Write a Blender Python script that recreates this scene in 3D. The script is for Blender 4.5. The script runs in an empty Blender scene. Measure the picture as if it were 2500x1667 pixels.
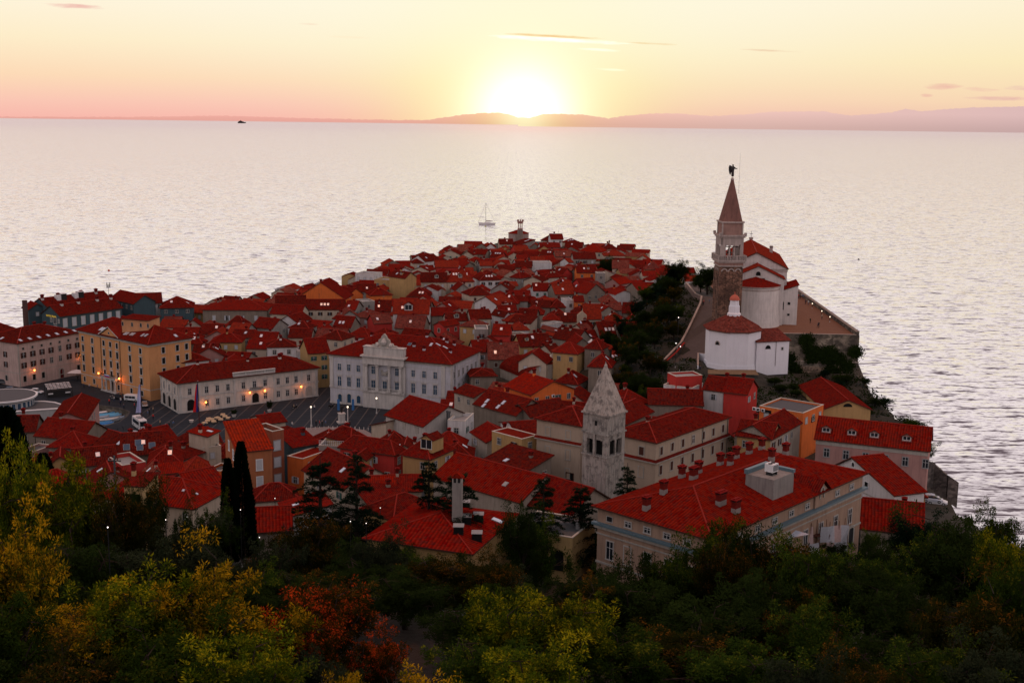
import bpy, math, random
from mathutils import Vector, Matrix
R_ = random.Random(7)
PI = math.pi
sc = bpy.context.scene
col = sc.collection
# ------------------------------------------------------------------ survey frame: camera station and sight lines
FOC = 2914.0; PITCH = math.atan(533.5/FOC); ROLL = math.atan(32/2500); CH = 85.0
fw = Vector((0, math.cos(PITCH), -math.sin(PITCH))); up0 = Vector((0, math.sin(PITCH), math.cos(PITCH))); rt0 = Vector((1, 0, 0))
rt = math.cos(ROLL)*rt0 + math.sin(ROLL)*up0; upv = math.cos(ROLL)*up0 - math.sin(ROLL)*rt0
ZO = {'A': (0, 640, .34014), 'B': (600, 520, .2551), 'C': (1100, 520, .2551), 'D': (1600, 370, .38265), 'E': (700, 820, .29979),
      'F': (1300, 850, .36345), 'G': (1800, 850, .36345), 'H': (0, 1000, .42531), 'I': (600, 1100, .38265), 'J': (1500, 1180, .42517),
      'K': (0, 900, .19133), 'M': (350, 980, .17857), 'N': (1720, 380, .21692), 'S': (0, 0, 1.06293)}
def ray(k, x, y):
    a, b, s = ZO[k]; px = a+x*s; py = b+y*s
    return fw*FOC + rt*(px-1250) - upv*(py-833.5)
def P(k, x, y, z):
    d = ray(k, x, y); t = (z-CH)/d.z
    return Vector((0, 0, CH)) + d*t
def PY(k, x, y, Y):
    d = ray(k, x, y); t = Y/d.y
    return Vector((0, 0, CH)) + d*t
def proj(p):
    v = Vector(p)-Vector((0, 0, CH)); w = v.dot(fw)
    return 1250+FOC*v.dot(rt)/w, 833.5-FOC*v.dot(upv)/w

# ------------------------------------------------------------------ materials
def nmat(name):
    m = bpy.data.materials.new(name); m.use_nodes = True
    nt = m.node_tree; return m, nt, nt.nodes, nt.links, nt.nodes['Principled BSDF']
def mathn(N, L, op, a, b=None, c=None, clamp=False):
    n = N.new('ShaderNodeMath'); n.operation = op; n.use_clamp = clamp
    for i, v in enumerate((a, b, c)):
        if v is None: continue
        if isinstance(v, (int, float)): n.inputs[i].default_value = v
        else: L.new(v, n.inputs[i])
    return n.outputs[0]
def mixc(N, L, fac, a, b, mode='MIX'):
    n = N.new('ShaderNodeMix'); n.data_type = 'RGBA'; n.blend_type = mode
    for s, v in ((n.inputs[0], fac), (n.inputs[6], a), (n.inputs[7], b)):
        if isinstance(v, (int, float)): s.default_value = v
        elif isinstance(v, tuple): s.default_value = (*v[:3], 1)
        else: L.new(v, s)
    return n.outputs[2]
def ramp(N, L, fac, stops, mode='LINEAR'):
    n = N.new('ShaderNodeValToRGB'); n.color_ramp.interpolation = mode
    e = n.color_ramp.elements
    while len(e) < len(stops): e.new(0.5)
    for i, (p, c) in enumerate(stops):
        e[i].position = p; e[i].color = (*c, 1) if isinstance(c, tuple) else (c, c, c, 1)
    L.new(fac, n.inputs[0]); return n.outputs[0]
def noise(N, L, vec, scale, detail=3, rough=.55, scl=None):
    n = N.new('ShaderNodeTexNoise'); n.inputs['Scale'].default_value = scale; n.inputs['Detail'].default_value = detail; n.inputs['Roughness'].default_value = rough
    if scl:
        mp = N.new('ShaderNodeMapping'); mp.inputs['Scale'].default_value = scl; L.new(vec, mp.inputs[0]); vec = mp.outputs[0]
    L.new(vec, n.inputs['Vector']); return n.outputs['Fac']
_mc = {}
def plain(rgb, rough=.6, metal=0., emit=0., spec=None):
    k = ('p', rgb, rough, metal, emit)
    if k in _mc: return _mc[k]
    m, nt, N, L, b = nmat('paint')
    g = N.new('ShaderNodeNewGeometry')
    f = noise(N, L, g.outputs['Position'], 3.0)
    c = mixc(N, L, f, tuple(x*.8 for x in rgb), tuple(min(1, x*1.15) for x in rgb))
    L.new(c, b.inputs['Base Color']); b.inputs['Roughness'].default_value = rough; b.inputs['Metallic'].default_value = metal; b.inputs['Specular IOR Level'].default_value = .5 if rough < .6 or metal else .08
    if emit:
        b.inputs['Emission Color'].default_value = (*rgb, 1); b.inputs['Emission Strength'].default_value = emit
    _mc[k] = m; return m
def wallm(rgb, dirt=.5, old=False):
    k = ('w', rgb, dirt, old)
    if k in _mc: return _mc[k]
    m, nt, N, L, b = nmat('plaster')
    g = N.new('ShaderNodeNewGeometry'); pos = g.outputs['Position']
    n1 = noise(N, L, pos, .35, 4, .6); n2 = noise(N, L, pos, 1.0, 5, .65, (1.6, 1.6, .18)); n3 = noise(N, L, pos, 6, 3)
    c = mixc(N, L, ramp(N, L, n1, [(.35, 0.), (.7, 1.)]), rgb, tuple(x*(1-.3*dirt) for x in rgb))
    c = mixc(N, L, ramp(N, L, n2, [(.46, 0.), (.72, .85*dirt)]), c, tuple(x*.4 for x in rgb))
    c = mixc(N, L, mathn(N, L, 'MULTIPLY', n3, .25), c, (.25, .22, .2))
    if old:
        v = noise(N, L, pos, .8, 8, .72); v2 = noise(N, L, pos, 2.2, 6, .7, (1.5, 1.5, .35))
        v3 = noise(N, L, pos, 1.4, 7, .75, (2.2, 2.2, .22))
        c = mixc(N, L, ramp(N, L, v2, [(.45, 0.), (.7, .5)]), c, (.34, .25, .21)); c = mixc(N, L, ramp(N, L, v3, [(.5, 0.), (.66, .8)]), c, (.1, .09, .085)); c = mixc(N, L, ramp(N, L, v, [(.5, 0.), (.6, .75)]), c, (.11, .1, .095))
    L.new(c, b.inputs['Base Color']); b.inputs['Roughness'].default_value = .92
    b.inputs['Specular IOR Level'].default_value = .05
    bp = N.new('ShaderNodeBump'); bp.inputs['Strength'].default_value = .35; bp.inputs['Distance'].default_value = .04
    L.new(noise(N, L, pos, 5, 5, .7), bp.inputs['Height']); L.new(bp.outputs[0], b.inputs['Normal'])
    _mc[k] = m; return m
def stonem(rgb, scale=1.2, mortar=.5):
    k = ('s', rgb, scale)
    if k in _mc: return _mc[k]
    m, nt, N, L, b = nmat('masonry')
    g = N.new('ShaderNodeNewGeometry'); pos = g.outputs['Position']
    v = N.new('ShaderNodeTexVoronoi'); v.inputs['Scale'].default_value = scale*2; v.inputs['Randomness'].default_value = .9
    mp = N.new('ShaderNodeMapping'); mp.inputs['Scale'].default_value = (1, 1, 1.8); L.new(pos, mp.inputs[0]); L.new(mp.outputs[0], v.inputs[0])
    n1 = noise(N, L, pos, .25, 5, .65); n2 = noise(N, L, pos, 1.5, 4)
    sp = N.new('ShaderNodeSeparateColor'); L.new(v.outputs['Color'], sp.inputs[0])
    c = mixc(N, L, sp.outputs[0], tuple(x*.4 for x in rgb), tuple(min(1, x*1.9) for x in rgb))
    c = mixc(N, L, ramp(N, L, n1, [(.42, 0.), (.6, .85)]), c, tuple(x*.25 for x in rgb))
    c = mixc(N, L, ramp(N, L, n2, [(.5, 0.), (.8, .5)]), c, tuple(x*1.2 for x in rgb))
    L.new(c, b.inputs['Base Color']); b.inputs['Roughness'].default_value = .95
    bp = N.new('ShaderNodeBump'); bp.inputs['Strength'].default_value = .6; bp.inputs['Distance'].default_value = .12
    L.new(v.outputs['Distance'], bp.inputs['Height']); L.new(bp.outputs[0], b.inputs['Normal'])
    _mc[k] = m; return m
def roofm(a=(.37, .009, .01), bcol=(.13, .008, .009), tu=.34, tv=.42, moss=.55):
    k = ('r', a, bcol, tu, moss)
    fk = .44; a = tuple(x*fk for x in a); bcol = tuple(x*fk*.9 for x in bcol)
    if k in _mc: return _mc[k]
    m, nt, N, L, b = nmat('roof_tiles')
    tc = N.new('ShaderNodeTexCoord'); g = N.new('ShaderNodeNewGeometry'); oi = N.new('ShaderNodeObjectInfo')
    s = N.new('ShaderNodeSeparateXYZ'); L.new(tc.outputs['UV'], s.inputs[0])
    pos = g.outputs['Position']
    wob = noise(N, L, pos, .6, 3, .6)
    u = mathn(N, L, 'ADD', mathn(N, L, 'DIVIDE', s.outputs[0], tu), mathn(N, L, 'MULTIPLY', wob, .8)); v = mathn(N, L, 'ADD', mathn(N, L, 'DIVIDE', s.outputs[1], tv), mathn(N, L, 'MULTIPLY', wob, 1.2))
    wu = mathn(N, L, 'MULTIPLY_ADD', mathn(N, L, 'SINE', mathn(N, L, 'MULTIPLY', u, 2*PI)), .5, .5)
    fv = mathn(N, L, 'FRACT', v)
    cb = N.new('ShaderNodeCombineXYZ'); L.new(mathn(N, L, 'FLOOR', u), cb.inputs[0]); L.new(mathn(N, L, 'FLOOR', v), cb.inputs[1])
    L.new(oi.outputs['Random'], cb.inputs[2])
    wn = N.new('ShaderNodeTexWhiteNoise'); L.new(cb.outputs[0], wn.inputs[0])
    n1 = noise(N, L, pos, .22, 5, .62); n2 = noise(N, L, pos, 1.3, 5, .65); 
    rnd = mathn(N, L, 'MULTIPLY_ADD', oi.outputs['Random'], .8, mathn(N, L, 'MULTIPLY_ADD', n1, 1.1, -.4), clamp=True)
    c = mixc(N, L, rnd, a, bcol)
    c = mixc(N, L, mathn(N, L, 'MULTIPLY', wn.outputs[0], .65), c, mixc(N, L, wn.outputs[0], (.6, .05, .015), (.1, .02, .016)))
    c = mixc(N, L, ramp(N, L, n2, [(.44, 0.), (.68, moss)]), c, (.055, .016, .014)); n4 = noise(N, L, pos, .5, 4, .6, (1, 1, 3)); c = mixc(N, L, ramp(N, L, n4, [(.56, 0.), (.7, .4)]), c, tuple(min(1, x*1.3) for x in a))
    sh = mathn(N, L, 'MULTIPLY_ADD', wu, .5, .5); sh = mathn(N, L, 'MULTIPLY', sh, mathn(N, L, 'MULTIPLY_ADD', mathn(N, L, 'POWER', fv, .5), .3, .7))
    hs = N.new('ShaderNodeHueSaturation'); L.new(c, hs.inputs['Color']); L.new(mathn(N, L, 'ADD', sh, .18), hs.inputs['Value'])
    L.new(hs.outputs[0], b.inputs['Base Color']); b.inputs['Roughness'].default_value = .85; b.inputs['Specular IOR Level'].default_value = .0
    bp = N.new('ShaderNodeBump'); bp.inputs['Strength'].default_value = .7; bp.inputs['Distance'].default_value = .09
    L.new(mathn(N, L, 'ADD', wu, mathn(N, L, 'MULTIPLY', fv, -.5)), bp.inputs['Height']); L.new(bp.outputs[0], b.inputs['Normal'])
    _mc[k] = m; return m
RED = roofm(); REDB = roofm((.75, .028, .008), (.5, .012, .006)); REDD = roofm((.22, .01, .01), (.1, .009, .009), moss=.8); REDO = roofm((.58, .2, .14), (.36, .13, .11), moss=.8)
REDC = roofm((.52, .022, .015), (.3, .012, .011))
RIDGE = plain((.26, .022, .014), .85); LEAD = plain((.12, .17, .2), .5); GLASS = plain((.008, .012, .018), .3); GLASSB = plain((.03, .07, .12), .15)
WHITE = plain((.72, .7, .7), .6); CREAMP = plain((.5, .46, .4), .8); BLACK = plain((.012, .012, .012), .7); DARK = plain((.03, .028, .028), .6)
IRON = plain((.02, .02, .022), .45, .4); BROWN = plain((.075, .03, .022), .7); GREY = plain((.3, .3, .3), .8); GREYD = plain((.1, .1, .105), .85)
SKYL = plain((.62, .67, .76), .45, .8); WSHUT = plain((.5, .5, .53), .7); BSHUT = plain((.03, .16, .32), .6); GSHUT = plain((.04, .12, .1), .6)
TRIM = wallm((.46, .42, .37), .6); TRIMG = wallm((.62, .57, .53), .7)
WC = {'W': (.72, .67, .66), 'C': (.58, .46, .35), 'G': (.34, .3, .27), 'S': (.26, .205, .16), 'Y': (.52, .31, .12), 'O': (.8, .16, .02),
      'P': (.46, .24, .21), 'R': (.55, .02, .014), 'B': (.035, .08, .1), 'K': (.45, .37, .3)}
CNAME = {'W': 'white', 'C': 'cream', 'G': 'grey', 'S': 'weathered stone', 'Y': 'ochre', 'O': 'orange', 'P': 'pink', 'R': 'red', 'B': 'dark blue', 'K': 'beige'}
def wm(c): return wallm(WC[c], .7 if c in 'SGK' else .5)

# ------------------------------------------------------------------ mesh building
class MB:
    def __init__(s): s.v = []; s.f = []; s.m = []; s.uv = []; s.ms = []
    def mi(s, m):
        if m not in s.ms: s.ms.append(m)
        return s.ms.index(m)
    def face(s, pts, m, uv=None):
        n = len(s.v); s.v += [tuple(p) for p in pts]; s.f.append(tuple(range(n, n+len(pts)))); s.m.append(s.mi(m)); s.uv.append(uv)
    def box(s, x0, x1, y0, y1, z0, z1, m, M=None):
        c = [(x0, y0, z0), (x1, y0, z0), (x1, y1, z0), (x0, y1, z0), (x0, y0, z1), (x1, y0, z1), (x1, y1, z1), (x0, y1, z1)]
        if M: c = [tuple(M @ Vector(p)) for p in c]
        n = len(s.v); s.v += c; k = s.mi(m)
        for q in ((0, 3, 2, 1), (4, 5, 6, 7), (0, 1, 5, 4), (1, 2, 6, 5), (2, 3, 7, 6), (3, 0, 4, 7)):
            s.f.append(tuple(n+i for i in q)); s.m.append(k); s.uv.append(None)
        return s
    def prism(s, poly, z0, z1, m, mtop=None, z1s=None):
        n = len(poly); a = len(s.v)
        s.v += [(p[0], p[1], z0) for p in poly] + [(p[0], p[1], z1) for p in poly]; k = s.mi(m); kt = s.mi(mtop or m)
        for i in range(n):
            j = (i+1) % n; s.f.append((a+i, a+j, a+n+j, a+n+i)); s.m.append(k); s.uv.append(None)
        s.f.append(tuple(a+n+i for i in range(n))); s.m.append(kt); s.uv.append(None)
        s.f.append(tuple(a+n-1-i for i in range(n))); s.m.append(k); s.uv.append(None)
        return s
    def cyl(s, cx, cy, z0, z1, r0, r1, n, m, a0=0):
        P0 = [(cx+r0*math.cos(a0+2*PI*i/n), cy+r0*math.sin(a0+2*PI*i/n), z0) for i in range(n)]
        P1 = [(cx+r1*math.cos(a0+2*PI*i/n), cy+r1*math.sin(a0+2*PI*i/n), z1) for i in range(n)]
        a = len(s.v); s.v += P0+P1; k = s.mi(m)
        for i in range(n):
            j = (i+1) % n; s.f.append((a+i, a+j, a+n+j, a+n+i)); s.m.append(k); s.uv.append(None)
        s.f.append(tuple(a+n+i for i in range(n))); s.m.append(k); s.uv.append(None)
        s.f.append(tuple(a+n-1-i for i in range(n))); s.m.append(k); s.uv.append(None)
        return s
    def lathe(s, cx, cy, prof, n, m, a0=0):
        for (r0, z0), (r1, z1) in zip(prof[:-1], prof[1:]):
            for i in range(n):
                A = a0+2*PI*i/n; B = a0+2*PI*(i+1)/n
                q = [(cx+r0*math.cos(A), cy+r0*math.sin(A), z0), (cx+r0*math.cos(B), cy+r0*math.sin(B), z0), (cx+r1*math.cos(B), cy+r1*math.sin(B), z1), (cx+r1*math.cos(A), cy+r1*math.sin(A), z1)]
                if r1 < 1e-4: q = q[:3]
                elif r0 < 1e-4: q = [q[0], q[2], q[3]]
                s.face(q, m)
        return s
    def tube(s, pts, rad, n, m):
        pts = [Vector(p) for p in pts]; rings = []
        for i, p in enumerate(pts):
            d = (pts[min(i+1, len(pts)-1)]-pts[max(i-1, 0)]).normalized()
            a = d.cross(Vector((0, 0, 1)) if abs(d.z) < .9 else Vector((1, 0, 0))).normalized(); b = d.cross(a)
            r = rad[i] if isinstance(rad, (list, tuple)) else rad
            st = len(s.v); s.v += [tuple(p+(a*math.cos(2*PI*k/n)+b*math.sin(2*PI*k/n))*r) for k in range(n)]; rings.append(st)
        km = s.mi(m)
        for A, B in zip(rings[:-1], rings[1:]):
            for k in range(n):
                j = (k+1) % n; s.f.append((A+k, A+j, B+j, B+k)); s.m.append(km); s.uv.append(None)
        s.f.append(tuple(rings[-1]+k for k in range(n))); s.m.append(km); s.uv.append(None)
        s.f.append(tuple(rings[0]+n-1-k for k in range(n))); s.m.append(km); s.uv.append(None)
        return s
    def mesh(s, name, smooth=False):
        me = bpy.data.meshes.new(name); me.from_pydata(s.v, [], s.f)
        for m in s.ms: me.materials.append(m)
        me.polygons.foreach_set('material_index', s.m)
        if any(s.uv):
            ul = me.uv_layers.new(name='UVMap'); buf = []
            for f, u in zip(s.f, s.uv):
                for i in range(len(f)): buf += (u[i] if u else (0, 0))
            ul.data.foreach_set('uv', buf)
        if smooth: me.polygons.foreach_set('use_smooth', [True]*len(s.f))
        me.update(); return me
    def build(s, name, parent=None, loc=None, smooth=False):
        return mo(name, s.mesh(name, smooth), parent, loc)
def mo(name, me, parent=None, loc=None, rz=0, sc_=None):
    o = bpy.data.objects.new(name, me); col.objects.link(o)
    if parent: o.parent = parent
    if loc is not None: o.location = loc
    if rz: o.rotation_euler = (0, 0, rz)
    if sc_: o.scale = sc_ if isinstance(sc_, tuple) else (sc_, sc_, sc_)
    return o
def tag(o, label=None, cat=None, group=None, kind=None):
    if label: o['label'] = label
    if cat: o['category'] = cat
    if group: o['group'] = group
    if kind: o['kind'] = kind
    return o
def thing(name, label, cat, loc=(0, 0, 0), rz=0, group=None):
    o = bpy.data.objects.new(name, None); col.objects.link(o); o.location = loc; o.rotation_euler = (0, 0, rz); o.empty_display_size = .5
    return tag(o, label, cat, group)
def struct(name, mb, smooth=False):
    o = mb.build(name, smooth=smooth); o['kind'] = 'structure'; return o
def kids(o): return [c for c in o.children]
def copy_tree(o, parent=None):
    c = o.copy(); col.objects.link(c); c.parent = parent
    for ch in list(o.children): copy_tree(ch, c)
    return c

# ------------------------------------------------------------------ ground heights
CT = [(0, 0, 68), (-60, 0, 66), (60, 0, 66), (0, 30, 56), (-40, 40, 50), (40, 40, 50), (0, 60, 47), (-30, 62, 46), (30, 62, 46), (-60, 70, 43), (60, 70, 42), (-9, 92, 41.5), (-45, 95, 39), (40, 95, 38), (90, 80, 36),
      (-20, 130, 28), (-60, 130, 27), (20, 125, 29), (60, 125, 27), (100, 120, 22), (-40, 165, 17), (-80, 165, 16), (0, 165, 18), (30, 150, 21), (60, 160, 20), (100, 170, 14),
      (-60, 205, 10), (-20, 200, 11.5), (20, 205, 13), (60, 200, 15), (100, 210, 9), (-120, 200, 10), (-60, 240, 7.5), (-20, 240, 8), (20, 240, 9.5), (60, 240, 10), (100, 245, 7), (-120, 240, 5), (-170, 240, 4),
      (-60, 285, 2.3), (-100, 275, 3), (-20, 285, 4), (10, 280, 6), (35, 275, 9), (60, 270, 10.5), (85, 280, 10), (105, 280, 5), (-60, 330, 2.2), (-20, 330, 2.2), (-100, 330, 2.2), (-150, 340, 2.2), (-200, 330, 2.2),
      (10, 320, 4.5), (25, 310, 7), (38, 300, 13), (48, 306, 17), (60, 300, 17), (75, 300, 16), (90, 305, 14), (-20, 380, 3), (10, 380, 4), (28, 370, 8), (40, 345, 19), (52, 330, 19.6), (52, 360, 24.8), (62, 325, 19.4), (75, 322, 17),
      (70, 345, 25), (95, 345, 25), (85, 400, 25.5), (98, 440, 25.5), (60, 420, 25.5), (45, 400, 20), (34, 400, 9), (62, 480, 22), (85, 500, 20), (50, 500, 10), (80, 560, 8), (40, 560, 5), (0, 450, 4), (-60, 430, 3), (-150, 430, 2.3), (-100, 450, 2.5),
      (-40, 560, 3.5), (10, 620, 4), (50, 640, 4), (0, 740, 3.5), (5, 820, 4), (-250, 300, 3), (-250, 150, 12), (150, 100, 20), (-150, 100, 32), (-200, 50, 50), (150, 30, 60)]
def g(x, y):
    sw = sz = 0
    for cx, cy, cz in CT:
        d2 = (x-cx)**2+(y-cy)**2+9; w = 1/(d2*d2); sw += w; sz += w*cz
    z = sz/sw
    if x > 99.5 and y > 290: z = min(z, max(-2, 16-(x-99.5)*1.9))
    if 296 < y < 352 and x > 78: z = min(z, 8+max(0, min(y, 338)-300)*.17)
    if 322 < y < 337.5 and x > 74: z = min(z, 17)
    if y > 296 and x < -14: z = min(z, 2.3 if y < 385 and x < -24 else 4)
    return z
LAND = [(-420, -60), (-420, 400), (-300, 428), (-205, 452), (-165, 478), (-140, 492), (-118, 500), (-108, 530), (-84, 588), (-56, 680), (-34, 750), (-14, 815), (4, 842), (22, 830), (40, 800), (66, 742), (84, 680), (92, 600), (100, 540),
        (108, 470), (110, 400), (110, 345), (107, 318), (104, 292), (98, 262), (96, 235), (97, 200), (104, 150), (118, 90), (130, -60)]
def _np(): pass
def inpoly(x, y, poly):
    c = False; j = len(poly)-1
    for i in range(len(poly)):
        xi, yi = poly[i]; xj, yj = poly[j]
        if (yi > y) != (yj > y) and x < (xj-xi)*(y-yi)/(yj-yi)+xi: c = not c
        j = i
    return c
def sd(x, y, poly=LAND):
    best = 1e9
    for i in range(len(poly)):
        ax, ay = poly[i-1]; bx, by = poly[i]; dx, dy = bx-ax, by-ay
        t = max(0, min(1, ((x-ax)*dx+(y-ay)*dy)/(dx*dx+dy*dy)))
        best = min(best, math.hypot(x-ax-t*dx, y-ay-t*dy))
    return best if inpoly(x, y, poly) else -best
BASIN = [P('A', *q, 2.4).to_2d() for q in ((560, 1010), (740, 1030), (850, 1045), (925, 1072), (905, 1105), (850, 1145), (760, 1172), (660, 1195), (540, 1200))]
BASIN = [tuple(b) for b in BASIN]

# ------------------------------------------------------------------ window and detail meshes, kept for reuse
_wc = {}
def ring(mb, w, h, t, y0, y1, m, bottom=True):
    mb.box(-w/2-t, -w/2, y1, y0, 0, h, m); mb.box(w/2, w/2+t, y1, y0, 0, h, m); mb.box(-w/2-t, w/2+t, y1, y0, h, h+t, m)
    if bottom: mb.box(-w/2-t*1.3, w/2+t*1.3, y1-.05, y0, -t, 0, m)
def archpts(w, h, n=8):
    r = w/2; return [(-r, 0), (r, 0)] + [(r*math.cos(PI*i/n), h-r+r*math.sin(PI*i/n)) for i in range(n+1)]
def winmesh(style, w, h, tm, pm=None):
    k = (style, round(w, 2), round(h, 2), tm.name, pm.name if pm else '')
    if k in _wc: return _wc[k]
    f = MB(); p = MB(); pane = pm or GLASS
    def quad(mb, x0, x1, z0, z1, y, m): mb.face([(x0, y, z0), (x1, y, z0), (x1, y, z1), (x0, y, z1)], m)
    if style in ('plain', 'ped', 'arcped', 'shut', 'small'):
        t = .08 if style in ('small',) else .17
        if style != 'shut': ring(f, w, h, t, 0, -.1, tm)
        else: ring(f, w, h, .1, 0, -.08, tm)
        if style != 'small' and pm is not BLACK:
            fm = WHITE
            f.box(-.03, .03, -.07, -.03, 0, h, fm); f.box(-w/2, w/2, -.07, -.03, h*.64, h*.64+.05, fm)
        if style == 'ped':
            f.box(-w/2-.35, w/2+.35, -.3, 0, h+.3, h+.42, tm)
            a = [(-w/2-.35, -.25, h+.42), (w/2+.35, -.25, h+.42), (0, -.25, h+.42+w*.3)]; b = [(x, 0, z) for x, y, z in a]
            f.face(a, tm); f.face([a[1], b[1], b[2], a[2]], tm); f.face([a[0], a[2], b[2], b[0]], tm)
        if style == 'arcped': f.box(-w/2-.3, w/2+.3, -.28, 0, h+.3, h+.5, tm)
        if style == 'shut':
            sm = BROWN if pm is None else pm
            for s in (-1, 1):
                a, b = sorted((s*w/2, s*(w/2+w*.48))); f.box(a, b, -.12, -.02, 0, h, sm)
            pane = GLASS
        quad(p, -w/2, w/2, 0, h, -.025, pane)
    elif style == 'closed':
        ring(f, w, h, .16, 0, -.09, tm); quad(p, -w/2, w/2, 0, h, -.04, pane)
        for i in range(1, 6): f.box(-w/2, w/2, -.06, -.045, h*i/6, h*i/6+.03, pane)
    elif style == 'arch':
        a = archpts(w, h); b = archpts(w+.5, h+.25)
        p.face([(x, -.05, z) for x, z in a], pane)
        for i in range(1, len(a)):
            j = (i+1) % len(a)
            if i == 0: continue
            f.face([(a[i][0], -.14, a[i][1]), (b[i][0], -.14, b[i][1]), (b[j][0], -.14, b[j][1]), (a[j][0], -.14, a[j][1])], tm)
            f.face([(b[i][0], -.14, b[i][1]), (b[i][0], 0, b[i][1]), (b[j][0], 0, b[j][1]), (b[j][0], -.14, b[j][1])], tm)
            f.face([(a[i][0], -.14, a[i][1]), (a[j][0], -.14, a[j][1]), (a[j][0], -.05, a[j][1]), (a[i][0], -.05, a[i][1])], tm)
    _wc[k] = (f.mesh('window'), p.mesh('pane')); return _wc[k]
_jc = {}
def joined(style, w, h, tm, pm):
    k = (style, round(w, 1), round(h, 1), tm.name, pm.name if pm else '')
    if k not in _jc:
        mb = MB(); y = -.06
        if style == 'shut':
            for s in (-1, 1):
                a, b = sorted((s*w/2, s*(w/2+w*.45))); mb.box(a, b, -.1, 0, 0, h, pm or BROWN)
        ring(mb, w, h, .12, 0, -.09, tm)
        mb.face([(-w/2, -.04, 0), (w/2, -.04, 0), (w/2, -.04, h), (-w/2, -.04, h)], (pm or WSHUT) if style == 'closed' else GLASS)
        if style != 'closed': mb.box(-.04, .04, -.07, -.045, 0, h, WHITE)
        _jc[k] = mb.mesh('window')
    return _jc[k]
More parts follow.
